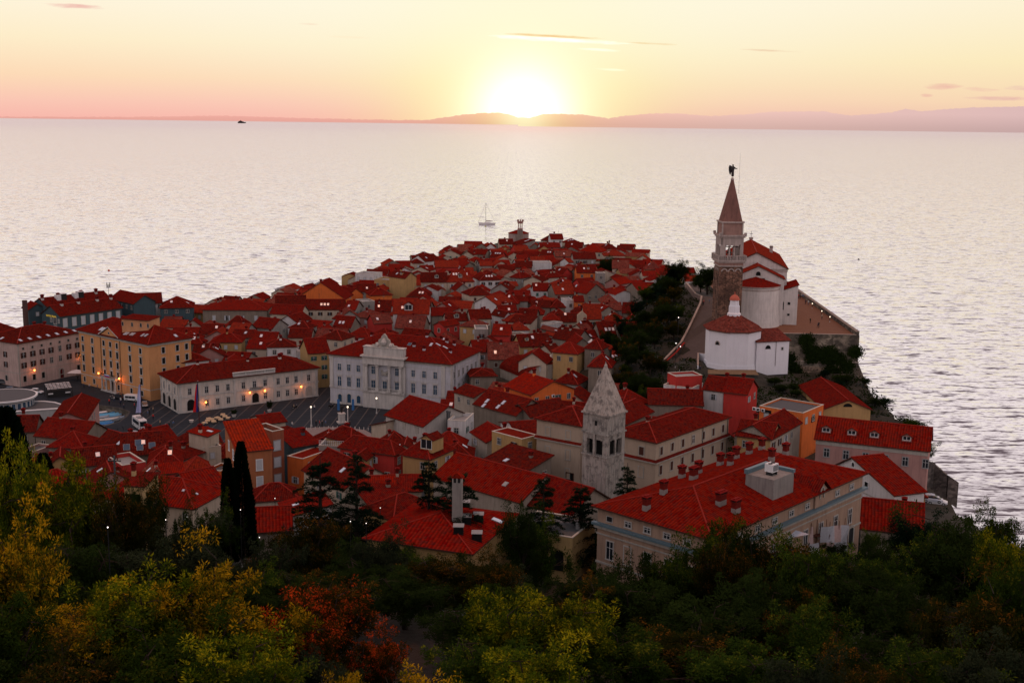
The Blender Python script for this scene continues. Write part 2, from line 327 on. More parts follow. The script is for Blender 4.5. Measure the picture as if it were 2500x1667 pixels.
# ------------------------------------------------------------------ houses
FOOT = []      # footprints of everything that stands: (centre, ux, uy, w, d)
HOUSES = []    # ordinary houses that still need a label
class House:
    """rectangular building: front wall between two surveyed eave corners, depth running away"""
    def __init__(s, L, Rr, depth, ze, zg=None, roof='hip', rh=3, wall='C', name='house', label=None, cat='house', group=None, o=.45, rmat=None, wmat=None, ridge=True, thick=.22, toward=False, cornice=None):
        L = Vector(L).to_2d(); Rr = Vector(Rr).to_2d(); d = Rr-L; s.w = d.length; ux = d.normalized(); uy = Vector((-ux.y, ux.x))
        if uy.dot(L+Rr) < 0 and not toward: uy = -uy
        # local x must keep a right-handed frame: swap when mirrored
        if ux.x*uy.y-ux.y*uy.x < 0: L, Rr = Rr, L; ux = -ux
        s.d = depth; c = (L+Rr)/2+uy*depth/2
        if zg is None: zg = min(g(*(c+ux*a*s.w/2+uy*b*depth/2)) for a in (-1, 1) for b in (-1, 1))
        s.zg = zg; s.ze = ze; s.H = ze-zg; s.c = c; s.ux = ux; s.uy = uy; s.rt = roof; s.rh = rh; s.o = o; s.col = wall
        s.root = thing(name, label, cat, (c.x, c.y, zg), math.atan2(ux.y, ux.x), group)
        FOOT.append((c, ux, uy, s.w, depth))
        if label is None: HOUSES.append(s)
        W, D, H = s.w/2, depth/2, s.H; m = wmat or wm(wall); s.wmat = m
        mb = MB(); t = thick; b0 = -2.5
        mb.box(-W, W, -D, D, b0, H, m)
        if cornice: mb.box(-W-.25, W+.25, -D-.25, D+.25, H-cornice, H-.02, TRIM)
        if roof == 'gx':
            for x in (-W, W): mb.face([(x, -D, H), (x, D, H), (x, 0, H+rh-t)], m)
        if roof == 'gy':
            for y in (-D, D): mb.face([(-W, y, H), (W, y, H), (0, y, H+rh-t)], m)
        if roof == 'gyl':
            for y in (-D, D): mb.face([(-W, y, H), (W, y, H), (-W*.35, y, H+rh-t)], m)
        if roof == 'shed':
            for x in (-W, W): mb.face([(x, -D, H), (x, D, H), (x, D, H+rh-t)], m)
            mb.face([(-W, D, H), (W, D, H), (W, D, H+rh-t), (-W, D, H+rh-t)], m)
        if roof == 'shedl':
            for y in (-D, D): mb.face([(-W, y, H), (W, y, H), (W, y, H+rh-t)], m)
            mb.face([(W, -D, H), (W, D, H), (W, D, H+rh-t), (W, -D, H+rh-t)], m)
        if roof == 'flat':
            pw = .25
            mb.box(-W, W, -D, -D+pw, H, H+rh, m); mb.box(-W, W, D-pw, D, H, H+rh, m); mb.box(-W, -W+pw, -D+pw, D-pw, H, H+rh, m); mb.box(W-pw, W, -D+pw, D-pw, H, H+rh, m)
            for a in ((-W-.05, W+.05, -D-.05, -D+pw+.05), (-W-.05, W+.05, D-pw-.05, D+.05), (-W-.05, -W+pw+.05, -D+pw+.06, D-pw-.06), (W-pw-.05, W+.05, -D+pw+.06, D-pw-.06)):
                mb.box(*a, H+rh+.003, H+rh+.1, CREAMP)
        s.wall = mb.build('wall', s.root)
        rb = MB(); rm = rmat or RED; EW, ED = W+o, D+o; z = H+.02; polys = []; rl = []
        if roof == 'hip':
            if EW >= ED: k = EW-ED; polys = [[(-EW, -ED), (EW, -ED), (k, 0), (-k, 0)], [(EW, -ED), (EW, ED), (k, 0)], [(EW, ED), (-EW, ED), (-k, 0), (k, 0)], [(-EW, ED), (-EW, -ED), (-k, 0)]]; ridge_pts = {(k, 0), (-k, 0)}
            else: k = ED-EW; polys = [[(-EW, -ED), (EW, -ED), (0, -k)], [(EW, -ED), (EW, ED), (0, k), (0, -k)], [(EW, ED), (-EW, ED), (0, k)], [(-EW, ED), (-EW, -ED), (0, -k), (0, k)]]; ridge_pts = {(0, k), (0, -k)}
            if abs(EW-ED) < .05: polys = [[(-EW, -ED), (EW, -ED), (0, 0)], [(EW, -ED), (EW, ED), (0, 0)], [(EW, ED), (-EW, ED), (0, 0)], [(-EW, ED), (-EW, -ED), (0, 0)]]; ridge_pts = {(0, 0)}
        elif roof == 'gx': polys = [[(-EW, -ED), (EW, -ED), (EW, 0), (-EW, 0)], [(EW, ED), (-EW, ED), (-EW, 0), (EW, 0)]]; ridge_pts = {(EW, 0), (-EW, 0)}
        elif roof == 'gy': polys = [[(EW, -ED), (EW, ED), (0, ED), (0, -ED)], [(-EW, ED), (-EW, -ED), (0, -ED), (0, ED)]]; ridge_pts = {(0, ED), (0, -ED)}
        elif roof == 'gyl':
            q = -W*.35; polys = [[(EW, -ED), (EW, ED), (q, ED), (q, -ED)], [(-EW, ED), (-EW, -ED), (q, -ED), (q, ED)]]; ridge_pts = {(q, ED), (q, -ED)}
        elif roof == 'shed': polys = [[(-EW, -ED), (EW, -ED), (EW, ED), (-EW, ED)]]; ridge_pts = {(EW, ED), (-EW, ED)}
        elif roof == 'shedl': polys = [[(-EW, ED), (-EW, -ED), (EW, -ED), (EW, ED)]]; ridge_pts = {(EW, ED), (EW, -ED)}
        else: ridge_pts = set()
        edges = {}
        for pl in polys:
            pts = [Vector((x, y, z+(rh if (x, y) in ridge_pts else 0))) for x, y in pl]
            e = (pts[1]-pts[0]).normalized(); n = (pts[1]-pts[0]).cross(pts[2]-pts[0]).normalized(); v = n.cross(e)
            uv = [((p-pts[0]).dot(e), (p-pts[0]).dot(v)) for p in pts]
            rb.face(pts, rm, uv); rb.face([p-Vector((0, 0, t)) for p in reversed(pts)], BROWN)
            for i in range(len(pts)):
                a, bq = tuple(pts[i]), tuple(pts[(i+1) % len(pts)]); k = (min(a, bq), max(a, bq)); edges[k] = edges.get(k, 0)+1
        for (a, bq), n in edges.items():
            a = Vector(a); bq = Vector(bq); dz = Vector((0, 0, t))
            if n == 1: rb.face([a, bq, bq-dz, a-dz], BROWN)
            elif ridge: rb.tube([a+Vector((0, 0, .02)), bq+Vector((0, 0, .02))], .13, 5, RIDGE)
        if roof == 'flat': rb.box(-W+.26, W-.26, -D+.26, D-.26, H+.003, H+.06, rmat or GREYD)
        s.roof = rb.build('roof', s.root)
        s.EW, s.ED = EW, ED
    def rz(s, x, y):
        z = s.H+.02
        if s.rt == 'hip':
            m = min(s.EW, s.ED); return z+s.rh*min(1, min(s.EW-abs(x), s.ED-abs(y))/m)
        if s.rt == 'gx': return z+s.rh*(1-abs(y)/s.ED)
        if s.rt == 'gy': return z+s.rh*(1-abs(x)/s.EW)
        if s.rt == 'gyl':
            q = -s.w/2*.35; return z+s.rh*((s.EW-x)/(s.EW-q) if x > q else (x+s.EW)/(q+s.EW))
        if s.rt == 'shed': return z+s.rh*(y+s.ED)/(2*s.ED)
        if s.rt == 'shedl': return z+s.rh*(x+s.EW)/(2*s.EW)
        return z
    def face(s, f, u, z):
        """point on wall f at horizontal offset u from the wall's middle, and its turn"""
        W, D = s.w/2, s.d/2
        return {'f': ((u, -D, z), 0), 'b': ((-u, D, z), PI), 'r': ((W, u, z), PI/2), 'l': ((-W, -u, z), -PI/2)}[f]
    def win(s, f, u, z, w=1, h=1.6, style='plain', tm=None, pm=None, full=True, name='window'):
        (loc, rz) = s.face(f, u, z)
        if full:
            a, b = winmesh(style, w, h, tm or TRIM, pm); o = mo(name, a, s.root, loc, rz); mo('pane', b, o); return o
        return mo(name, joined(style, w, h, tm or TRIM, pm), s.root, loc, rz)
    def chimney(s, x, y, h=1.2, w=.7, d=.6, red=True, mat=None):
        z = s.rz(x, y); key = ('ch', round(h, 1), round(w, 1), round(d, 1), red, mat.name if mat else s.wmat.name)
        if key not in _wc:
            mb = MB(); m = mat or s.wmat
            hb = h*.45 if red else h; rk = plain((.14, .012, .009), .9)
            mb.box(-w/2, w/2, -d/2, d/2, -.9, hb, m); mb.box(-w/2-.1, w/2+.1, -d/2-.1, d/2+.1, h+.003, h+.12, rk if red else m)
            if red: mb.box(-w/2+.02, w/2-.02, -d/2+.02, d/2-.02, hb, h, rk)
            mb.box(-w/2+.05, w/2-.05, -d/2+.05, d/2-.05, h+.12, h+.38, BLACK)
            for a in (-1, 1):
                for b in (-1, 1): mb.box(a*(w/2)-.08, a*(w/2)+.08, b*(d/2)-.08, b*(d/2)+.08, h+.12, h+.38, rk if red else m)
            rm = plain((.2, .009, .007), .9) if red else m
            mb.prism([(-w/2-.15, -d/2-.15), (w/2+.15, -d/2-.15), (w/2+.15, d/2+.15), (-w/2-.15, d/2+.15)], h+.38, h+.5, rm)
            mb.box(-w/2+.05, w/2-.05, -d/4, d/4, h+.5, h+.66, rm)
            _wc[key] = mb.mesh('chimney')
        return mo('chimney', _wc[key], s.roof, (x, y, z))
    def aerial(s, x, y, h=2.2, dish=False):
        k = ('aer', round(h, 1), dish)
        if k not in _wc:
            mb = MB(); mb.cyl(0, 0, -.3, h, .035, .03, 5, IRON)
            for i in range(3): mb.box(-.45+.1*i, .45-.1*i, -.02, .02, h-.15-.28*i, h-.12-.28*i, IRON)
            if dish: mb.lathe(0, 0, [(0, h*.4), (.35, h*.4+.08), (.42, h*.4+.2)], 10, GREY)
            _wc[k] = mb.mesh('aerial')
        o = mo('aerial', _wc[k], s.roof, (x, y, s.rz(x, y)), R_.uniform(0, 3)); return o
    def sky(s, x, y, w=.8, l=1.2, m=None):
        """roof window lying on the slope under it"""
        z = s.rz(x, y); e = .05; dx = (s.rz(x+e, y)-s.rz(x-e, y))/(2*e); dy = (s.rz(x, y+e)-s.rz(x, y-e))/(2*e)
        n = Vector((-dx, -dy, 1)).normalized(); key = ('sky', w, l, (m or SKYL).name)
        if key not in _wc:
            mb = MB(); mb.box(-w/2-.06, w/2+.06, -l/2-.06, l/2+.06, -.05, .09, GREY); mb.face([(-w/2, -l/2, .1), (w/2, -l/2, .1), (w/2, l/2, .1), (-w/2, l/2, .1)], m or SKYL); _wc[key] = mb.mesh('skylight')
        o = mo('skylight', _wc[key], s.roof, Vector((x, y, z))+n*.03)
        v = Vector((-dx, -dy, 0)); v = v.normalized() if v.length > 1e-4 else Vector((0, -1, 0))
        yax = -(v-n*v.dot(n)).normalized(); xax = yax.cross(n)
        M = Matrix((xax, yax, n)).transposed(); o.rotation_euler = M.to_euler(); return o
    def dormer(s, x, y, w=1.8, h=1.5, l=3, rm=None, f='f', wmt=None):
        z = s.rz(x, y); mb = MB(); m = wmt or s.wmat
        mb.box(-w/2, w/2, 0, l, -.5, h, m); mb.face([(-w/2, 0, h), (w/2, 0, h), (0, 0, h+w*.3)], m)
        mb.box(-w/2+.25, w/2-.25, -.04, .02, .35, h-.1, GLASS); 
        for a in (-w/2+.16, -.05, w/2-.26): mb.box(a, a+.1, -.09, -.04, .3, h-.05, WHITE)
        mb.box(-w/2+.16, w/2-.16, -.12, -.04, .22, .3, WHITE)
        d = mb.build('dormer', s.roof, (x, y, z)); d.rotation_euler = (0, 0, {'f': 0, 'r': PI/2, 'l': -PI/2}[f])
        rb = MB(); a = w/2+.25; pk = h+w*.3+.1
        for sg in (-1, 1):
            q = [(sg*a, -.3, h-.05), (0, -.3, pk), (0, l, pk), (sg*a, l, h-.05)]
            uv = [(0, 0), (0, 1.2), (l, 1.2), (l, 0)]
            rb.face(q, rm or RED, uv); rb.face([(p[0], p[1], p[2]-.1) for p in q], BROWN); rb.face([q[0], q[1], (0, -.3, pk-.14), (sg*a, -.3, h-.19)], BROWN)
        rb.build('roof', d); return d
    def autowin(s, rows=2, faces='fr', full=False, top=1.0, h=1.3, w=.95, gap=3.0, style=None, tm=None, pm=None, sx=3.2):
        for f in faces:
            n = max(1, int((s.w if f in 'fb' else s.d)/sx)); ww = (s.w if f in 'fb' else s.d)
            for r in range(rows):
                z = s.H-top-h-r*gap
                if z < .6: continue
                for i in range(n):
                    u = (i+.5)/n*ww-ww/2; st = style
                    if st is None: st = R_.choice(['plain', 'plain', 'closed', 'shut'])
                    if style is None and R_.random() < .22: continue
                    pmm = pm
                    if pm is None and style is None: pmm = {'shut': R_.choice([BROWN, WSHUT, GSHUT]), 'closed': WSHUT}.get(st)
                    s.win(f, u, z, w, h, st, tm, pmm, full)
def tri(k, Lp, Cp, Rp, ze, **kw):
    """three surveyed eave corners, the middle one nearest: long facade C-R, side C-L"""
    L, C, Rr = P(k, *Lp, ze), P(k, *Cp, ze), P(k, *Rp, ze)
    a, b = (L-C).to_2d(), (Rr-C).to_2d(); kw['ze'] = ze
    if b.length >= a.length: return House(C, Rr, a.length, **kw)
    return House(L, C, b.length, **kw)
def LR(k, lx, ly, rx, ry, ze, depth, **kw):
    return House(P(k, lx, ly, ze), P(k, rx, ry, ze), depth, ze, **kw)
def rectpts(F, e=0, n=4):
    c, ux, uy, w, d = F
    return [c+ux*(w/2+e)*(2*i/n-1)+uy*(d/2+e)*(2*j/n-1) for i in range(n+1) for j in range(n+1)]
def inrect(p, F, e=0):
    q = p-F[0]; return abs(q.dot(F[1])) < F[3]/2+e and abs(q.dot(F[2])) < F[4]/2+e
def clash(F, e=.3, others=None):
    R = math.hypot(F[3], F[4])/2
    for G in (others if others is not None else FOOT):
        if (F[0]-G[0]).length > R+math.hypot(G[3], G[4])/2+1: continue
        if any(inrect(p, G, e) for p in rectpts(F)) or any(inrect(p, F, e) for p in rectpts(G)): return True
    return False

# ================================================================== THE HARBOUR FRONT AND SQUARE
def band(h, z, hh, out, m, name='cornice', fx=0):
    mb = MB(); W, D = h.w/2+out, h.d/2+out
    mb.box(-W, W, -D, -D+out-.003, z, z+hh, m); mb.box(-W, -W+out-.003, -D+out, D, z, z+hh, m); mb.box(W-out+.003, W, -D+out, D, z, z+hh, m)
    return mb.build(name, h.root)
def pilaster(h, f, u, z0, z1, w=.7, out=.18, m=None):
    loc, rz = h.face(f, u, 0); mb = MB(); m = m or TRIM
    mb.box(-w/2, w/2, -out, 0, z0, z1, m); mb.box(-w/2-.12, w/2+.12, -out-.1, 0, z1-.5, z1-.05, m); mb.box(-w/2-.1, w/2+.1, -out-.08, 0, z0, z0+.4, m)
    return mo('pilaster', mb.mesh('pilaster'), h.root, loc, rz)

# pale pink hotel at the quay
h = LR('A', 125, 583, 577, 502, 16.2, 17, zg=2.4, roof='hip', rh=3.1, wall='P', wmat=wallm((.6, .42, .37), .6), name='seafront_building', cat='building', rmat=REDD,
       label='long pale pink building with brown shutters and a row of roof windows', o=.6, cornice=.3)
band(h, h.H-9.6, .18, .07, TRIM)
for i in range(7):
    u = (i+.55)/7*h.w-h.w/2
    for r, z in enumerate((h.H-4.9, h.H-8.1)):
        st = 'shut' if not (i == 4 and r == 0) and not (i in (3, 4) and r == 1) else 'plain'
        h.win('f', u, z, 1.0, 1.7, st, TRIM)
    h.win('f', u, h.H-2.3, .7, .7, 'small', TRIM)
    if i not in (3, 5): h.win('f', u, h.H-12.4, 1.1, 1.8, 'plain', TRIM, BLACK)
    h.sky(u, -h.ED+1.6, .85, 1.3)
h.win('f', h.w*.16, .1, 1.4, 3, 'arch', TRIM, plain((.1, .012, .012)), name='door')
for z in (h.H-4.9, h.H-8.1): h.win('l', 2.5, z, .9, 1.7, 'shut', TRIM)
h.win('l', 2.5, h.H-12.4, .9, 1.7, 'arch', TRIM); h.sky(-h.EW+1.6, 0, .85, 1.3); h.sky(-h.EW+1.6, 4, .85, 1.3)
for u in (-h.w/2+.15, h.w/2-.3): pilaster(h, 'f', u, -1, h.H-.35, .5, .06)
h.chimney(2, 1, .6); h.chimney(6, 1, .6)
PINKH = h
h2 = LR('A', -330, 560, 110, 480, 16.5, 16, zg=2.4, roof='hip', rh=5, wall='P', name='seafront_building', cat='building', rmat=REDD, wmat=wallm((.46, .3, .27), .6),
        label='deep red hipped roof wing behind the pale pink quay building', o=.6)
h2.autowin(2, 'f', True, style='shut')

# ochre palace
h = LR('A', 565, 484, 1065, 588, 19.6, 15, zg=2.4, roof='hip', rh=3.9, wall='Y', wmat=wallm((.68, .31, .12), .35), name='palace', cat='building', rmat=RED,
       label='tall ochre palace of five storeys with white cornice and small central pediment', o=.75, cornice=.9)
YP = h; W = h.w
us = [-.42, -.285, -.125, -.035, .055, .225, .365]; us = [u*W*1.06 for u in us]
zs = [h.H-3.4, h.H-6.6, h.H-9.8, h.H-12.9]
for i, u in enumerate(us):
    for r, z in enumerate(zs): h.win('f', u, z, 1.1, 1.6 if r == 0 else 2.0, 'plain' if r == 0 else 'arcped', TRIMG, BLACK)
    if i not in (3,): h.win('f', u, h.H-16.2, 1.0, 1.5, 'plain', TRIMG, BLACK)
for v in (-2.5, 2.5, 5.8):
    for z in zs[:3]: h.win('r', v, z, 1.05, 1.8, 'plain', TRIMG, BLACK)
band(h, h.H-14.1, .22, .08, TRIMG)
mb = MB(); a = us[2]-1.3; b = us[4]+1.3
mb.face([(a, -h.d/2-.35, h.H-.1), (b, -h.d/2-.35, h.H-.1), ((a+b)/2, -h.d/2-.35, h.H+2.5)], h.wmat)
ped = mb.build('pediment', h.root)
mb = MB()
for s in (0, 1):
    p0, p1 = ((a-.5, b+.5)[s], (a+b)/2)
    mb.face([(p0, -h.d/2-.7, h.H-.1), (p1, -h.d/2-.7, h.H+2.75), (p1, -h.d/2-.7, h.H+3.05), (p0, -h.d/2-.7, h.H+.25)], TRIMG)
    mb.face([(p0, -h.d/2-.7, h.H+.25), (p1, -h.d/2-.7, h.H+3.05), (p1, -h.d/2+4, h.H+3.05), (p0, -h.d/2+1, h.H+.25)], RED)
    mb.face([(p0, -h.d/2-.7, h.H-.1), (p1, -h.d/2-.7, h.H+2.75), (p1, -h.d/2-.3, h.H+2.75), (p0, -h.d/2-.3, h.H-.1)], TRIMG)
mb.build('moulding', ped)
mb = MB(); mb.cyl(0, 0, -.08, .02, .45, .45, 16, TRIMG); mb.cyl(0, 0, -.1, .05, .33, .33, 16, BLACK); o = mb.build('round_window', ped, ((a+b)/2, -h.d/2-.38, h.H+.95)); o.rotation_euler = (PI/2, 0, 0)
# porch with four columns and balcony
pc = (us[2]+us[4])/2; mb = MB(); y = -h.d/2
mb.box(pc-3.9, pc+3.9, y-1.5, y-.01, 4.0, 4.5, TRIMG); mb.box(pc-4.1, pc+4.1, y-1.7, y-.01, 4.5, 4.62, TRIMG); mb.box(pc-3.9, pc+3.9, y-1.6, y-.01, 0, .25, TRIMG)
po = mb.build('porch', h.root)
for k in (-3.5, -1.3, 1.3, 3.5):
    mb = MB(); mb.cyl(pc+k, y-1.2, .25, 4.0, .28, .23, 12, TRIMG); mb.box(pc+k-.38, pc+k+.38, y-1.55, y-.85, 3.7, 3.99, TRIMG); mb.build('column', po)
mb = MB()
for i in range(26): mb.box(pc-3.9+i*.31, pc-3.84+i*.31, y-1.62, y-1.56, 4.62, 5.5, IRON)
mb.box(pc-4, pc+4, y-1.65, y-1.53, 5.5, 5.6, IRON); mb.build('railing', po)
h.win('f', pc, .2, 1.5, 3.3, 'arch', TRIMG, BLACK, name='door')
mb = MB(); 
for i, c in enumerate(((.75, .74, .76), (.03, .07, .4), (.6, .03, .03))): mb.box(pc-1.3, pc+1.3, y-1.72, y-1.68, 5.5-.28*(i+1), 5.5-.28*i, plain(c))
tag(mb.build('flag', None), 'tricolour banner of white, blue and red on the ochre palace balcony', 'flag').matrix_world = h.root.matrix_basis.copy()
for u in (-8.5, -7.4, -5.8, -4.7): h.sky(u, -h.ED+2.4, .8, 1.6)
for u in (4.2, 5.1, 6.9, 7.8, 12, 13.5): h.sky(u, -h.ED+2.1+.1*u, .8, 1.3)
h.sky(h.EW-2, 3, .8, 1.3)
h.chimney(-9, 2.5, .9, 1.2); h.chimney(-4, 3, .9, 1.2)
for f, u in (('f', us[2]-1.6), ('f', us[4]+1.6)):
    loc, rz = h.face(f, u, 0); mb = MB(); mb.cyl(0, -.1, .3, h.H-.9, .07, .07, 6, IRON); mo('drainpipe', mb.mesh('drainpipe'), h.root, loc, rz)
# rooftop pavilion
ah = LR('A', 872, 402, 1062, 418, 25.3, 5.5, zg=21.5, roof='shed', rh=.5, wmat=wallm((.66, .3, .14), .4), name='rooftop_pavilion', cat='pavilion', rmat=RED, label='peach rooftop pavilion with flat red cover standing on the ochre palace', ridge=False)
for u in (-4.5, -1, 2.2, 4.8): ah.win('f', u, ah.H-2.2, .55, 1.1, 'small', TRIM)

# loggia palace
h = LR('A', 1277, 868, 2280, 755, 11.3, 15.4, zg=2.4, roof='hip', rh=3.2, wall='K', wmat=wallm((.72, .61, .53), .6), name='loggia_palace', cat='building', rmat=RED,
       label='long cream stone palace with ground arcade and rooftop balustrade on the square', o=.7, cornice=.55)
LG = h; W = h.w
def A2u(px): return ((px-1277)/(2280-1277)-.5)*W
t_ = lambda px: ((px-1277)*(1+.06*(1-(px-1277)/1003)))/1003
xs = [1350, 1460, 1532, 1605, 1712, 1792, 1870, 1967, 2037, 2105, 2205]
for i, px in enumerate(xs):
    u = (t_(px)-.5)*W
    h.win('f', u, 5.15, .95, 1.75, 'ped' if i in (0, 4, 5, 6, 10) else 'arcped', TRIMG)
    if i not in (0, 5, 10): h.win('f', u, 1.3, .95, 1.7, 'arcped', TRIMG)
h.win('f', (t_(1355)-.5)*W, -.2, 2.3, 4.0, 'arch', TRIMG, BLACK, name='arch')
h.win('f', (t_(1797)-.5)*W, -.2, 2.1, 3.6, 'arch', TRIMG, BLACK, name='door')
h.win('f', (t_(2207)-.5)*W, -.1, 2.2, 3.5, 'arch', TRIMG, TRIM, name='blind_arch')
for v in (-4.7, 0, 4.7):
    h.win('l', v, -.2, 2.3, 4.0, 'arch', TRIMG, BLACK, name='arch'); h.win('l', v, 5.15, .95, 1.75, 'arcped', TRIMG)
band(h, 4.35, .35, .16, TRIMG); band(h, .0, .5, .1, TRIMG, 'plinth'); band(h, h.H-1.2, .14, .1, TRIMG)
for px in (1290, 1413, 1650, 1937, 2150, 2265):
    for z0, z1 in ((.5, 4.35), (4.75, h.H-.6)): pilaster(h, 'f', (t_(px)-.5)*W, z0, z1, .55, .14, TRIMG)
for v in (-7.3, -2.4, 2.4, 7.3):
    for z0, z1 in ((.5, 4.35), (4.75, h.H-.6)): pilaster(h, 'l', v, z0, z1, .55, .14, TRIMG)
a, b = (t_(1640)-.5)*W, (t_(1942)-.5)*W; mb = MB(); y = -h.d/2-.55
mb.box(a, b, y, y+.5, h.H-.3, h.H+.35, TRIMG); mb.box(a-.1, b+.1, y-.08, y+.58, h.H+1.15, h.H+1.32, TRIMG)
for i in range(46): mb.box(a+.1+i*(b-a-.35)/45, a+.28+i*(b-a-.35)/45, y+.12, y+.36, h.H+.35, h.H+1.15, TRIMG)
for q in (a, (a+b)/2-3, (a+b)/2+3, b-.5): mb.box(q, q+.5, y-.02, y+.52, h.H+.35, h.H+1.16, TRIMG)
mb.build('balustrade', h.root)
mb = MB(); c0 = (t_(1797)-.5)*W; mb.box(c0-2, c0+2, -h.d/2-1, -h.d/2, 4.2, 4.4, TRIMG)
for i in range(16): mb.box(c0-1.95+i*.255, c0-1.88+i*.255, -h.d/2-.98, -h.d/2-.9, 4.4, 5.2, IRON)
mb.box(c0-2, c0+2, -h.d/2-1, -h.d/2-.88, 5.2, 5.28, IRON); mb.build('balcony', h.root)
h.chimney(-13, 0, .8, .8); h.chimney(2, -1, .6); h.chimney(12, -1.5, 1.0, .9); h.chimney(14.5, 3, .8)
h3 = LR('A', 1255, 725, 1500, 700, 12.3, 9, zg=2.4, roof='hip', rh=2.2, wall='W', name='house', cat='house', label='low hipped red roof tucked behind the arcaded palace with a square chimney'); h3.chimney(-2, -1)

# town hall
TL, TC, TR = P('E', 350, 143, 17.3), P('E', 1335, 228, 17.3), P('E', 1535, 117, 17.3)
h = House(TL, TC, (TR-TC).length, 17.3, zg=2.4, roof='hip', rh=5.1, wall='W', wmat=wallm((.58, .56, .6), .5), name='town_hall', cat='building', rmat=RED,
          label='grand grey and white town hall with columned centre and crowned attic', o=.8, cornice=.8)
TH = h; W = h.w; D = h.d
def tu(px): q = (px-350)/(1335-350); return (q*(1-.05*(1-q))-.5)*W
for px in (435, 517, 598, 1048, 1133, 1219):
    h.win('f', tu(px), h.H-4.7, 1.05, 1.9, 'plain', TRIMG, GLASSB); h.win('f', tu(px), h.H-9.4, 1.15, 2.7, 'arcped', TRIMG, GLASSB)
for px in (437, 517, 599, 1040, 1130, 1220): h.win('f', tu(px), .7 if px != 517 else .1, 1.25, 2.3 if px != 517 else 3.2, 'arch', TRIMG, GLASSB)
for px in (724, 919): h.win('f', tu(px), h.H-4.9, 1.1, 2.2, 'plain', TRIMG, GLASSB)
for px in (724, 820, 919): h.win('f', tu(px), h.H-9.6, 1.25, 2.7, 'arcped', TRIMG, GLASSB)
for px in (712, 905): h.win('f', tu(px), .7, 1.3, 2.4, 'arch', TRIMG, GLASSB)
h.win('f', tu(806), .1, 1.9, 3.9, 'arch', TRIMG, BLACK, name='door')
for v in (-8.3, -5, -1.7, 1.6, 4.9, 8.2):
    h.win('r', v, h.H-4.7, 1.0, 1.8, 'plain', TRIMG); h.win('r', v, h.H-9.2, 1.0, 2.3, 'plain', TRIMG)
band(h, 4.7, .3, .14, TRIMG); band(h, h.H-2.1, .12, .08, TRIMG, 'string_course'); band(h, h.H-6.0, .12, .06, TRIMG, 'string_course'); band(h, 0, .6, .1, TRIMG, 'plinth')
for f, u in (('f', -W/2+.6), ('f', tu(1280)), ('r', -D/2+.5), ('r', D/2-.5)): pilaster(h, f, u, 5, h.H-.8, 1.2, .2, TRIMG)
c0 = tu(818); hw = tu(985)-c0; y = -D/2
mb = MB(); mb.box(c0-hw, c0+hw, y-.9, y, 0, 4.7, TRIMG); mb.box(c0-hw-.2, c0+hw+.2, y-1.3, y, 4.71, 5.1, TRIMG); por = mb.build('portico', h.root); mb = MB()
mb.box(c0-hw, c0+hw, y-1.2, y, h.H-1.9, h.H+.3, TRIMG); mb.box(c0-hw-.5, c0+hw+.5, y-1.7, y+1, h.H+.31, h.H+.75, TRIMG); mb.box(c0-hw+.3, c0+hw-.3, y-.9, y+1.2, h.H+.76, h.H+3.1, TRIMG)
mb.box(c0-hw+.1, c0+hw-.1, y-1.05, y+1.3, h.H+3.11, h.H+3.35, TRIMG)
for i in range(30): mb.box(c0-hw+i*(2*hw-.25)/29, c0-hw+.25+i*(2*hw-.25)/29, y-1.5, y-1.3, h.H+.05, h.H+.305, TRIMG)
mb.build('entablature', por)
mb = MB(); mb.box(c0-hw-.2, c0-hw+1.1, y-.6, y, 5.1, h.H-1.9, TRIMG); mb.box(c0+hw-1.1, c0+hw+.2, y-.6, y, 5.1, h.H-1.9, TRIMG); mb.build('pier', por)
for k in (-.78, -.27, .27, .78):
    x = c0+k*hw*1.06; mb = MB(); mb.cyl(x, y-.95, 6.1, h.H-2.6, .45, .37, 14, TRIMG); mb.box(x-.6, x+.6, y-1.5, y-.3, 5.1, 6.1, TRIMG)
    mb.lathe(x, y-.95, [(.38, h.H-2.6), (.62, h.H-2.2), (.66, h.H-1.9)], 10, TRIMG); mb.build('column', por)
mb = MB(); mb.box(c0-hw+1.2, c0+hw-1.2, y-1.2, y-1.0, 5.1, 5.3, TRIMG); mb.box(c0-hw+1.2, c0+hw-1.2, y-1.25, y-.95, 6.0, 6.12, TRIMG)
for i in range(34): q = c0-hw+1.3+i*(2*hw-2.7)/33; mb.box(q, q+.13, y-1.18, y-1.02, 5.3, 6.0, TRIMG)
mb.build('balustrade', por)
mb = MB(); z0 = h.H+3.36      # carved crest: arms with scrolls and central shield
prof = [(-4.2, 0), (-3.9, .45), (-3.0, .5), (-2.7, 1.1), (-1.9, 1.2), (-1.7, 2.1), (-1.0, 2.5), (-.7, 3.2), (0, 3.9), (.7, 3.2), (1.0, 2.5), (1.7, 2.1), (1.9, 1.2), (2.7, 1.1), (3.0, .5), (3.9, .45), (4.2, 0)]
f1 = [(c0+a, y-.3, z0+b) for a, b in prof]; f2 = [(c0+a, y+.4, z0+b) for a, b in prof]
mb.face(list(reversed(f1)), TRIM); mb.face(f2, TRIM)
for i in range(len(prof)): j = (i+1) % len(prof); mb.face([f1[i], f1[j], f2[j], f2[i]], TRIM)
mb.lathe(c0, y-.35, [(0, z0+.3), (.7, z0+.7), (.9, z0+1.5), (.5, z0+2.3), (0, z0+2.6)], 10, TRIMG)
for s in (-1, 1): mb.lathe(c0+s*2.1, y-.3, [(0, z0+.1), (.6, z0+.3), (.5, z0+.9), (0, z0+1.3)], 8, TRIMG)
mb.build('crest', por)
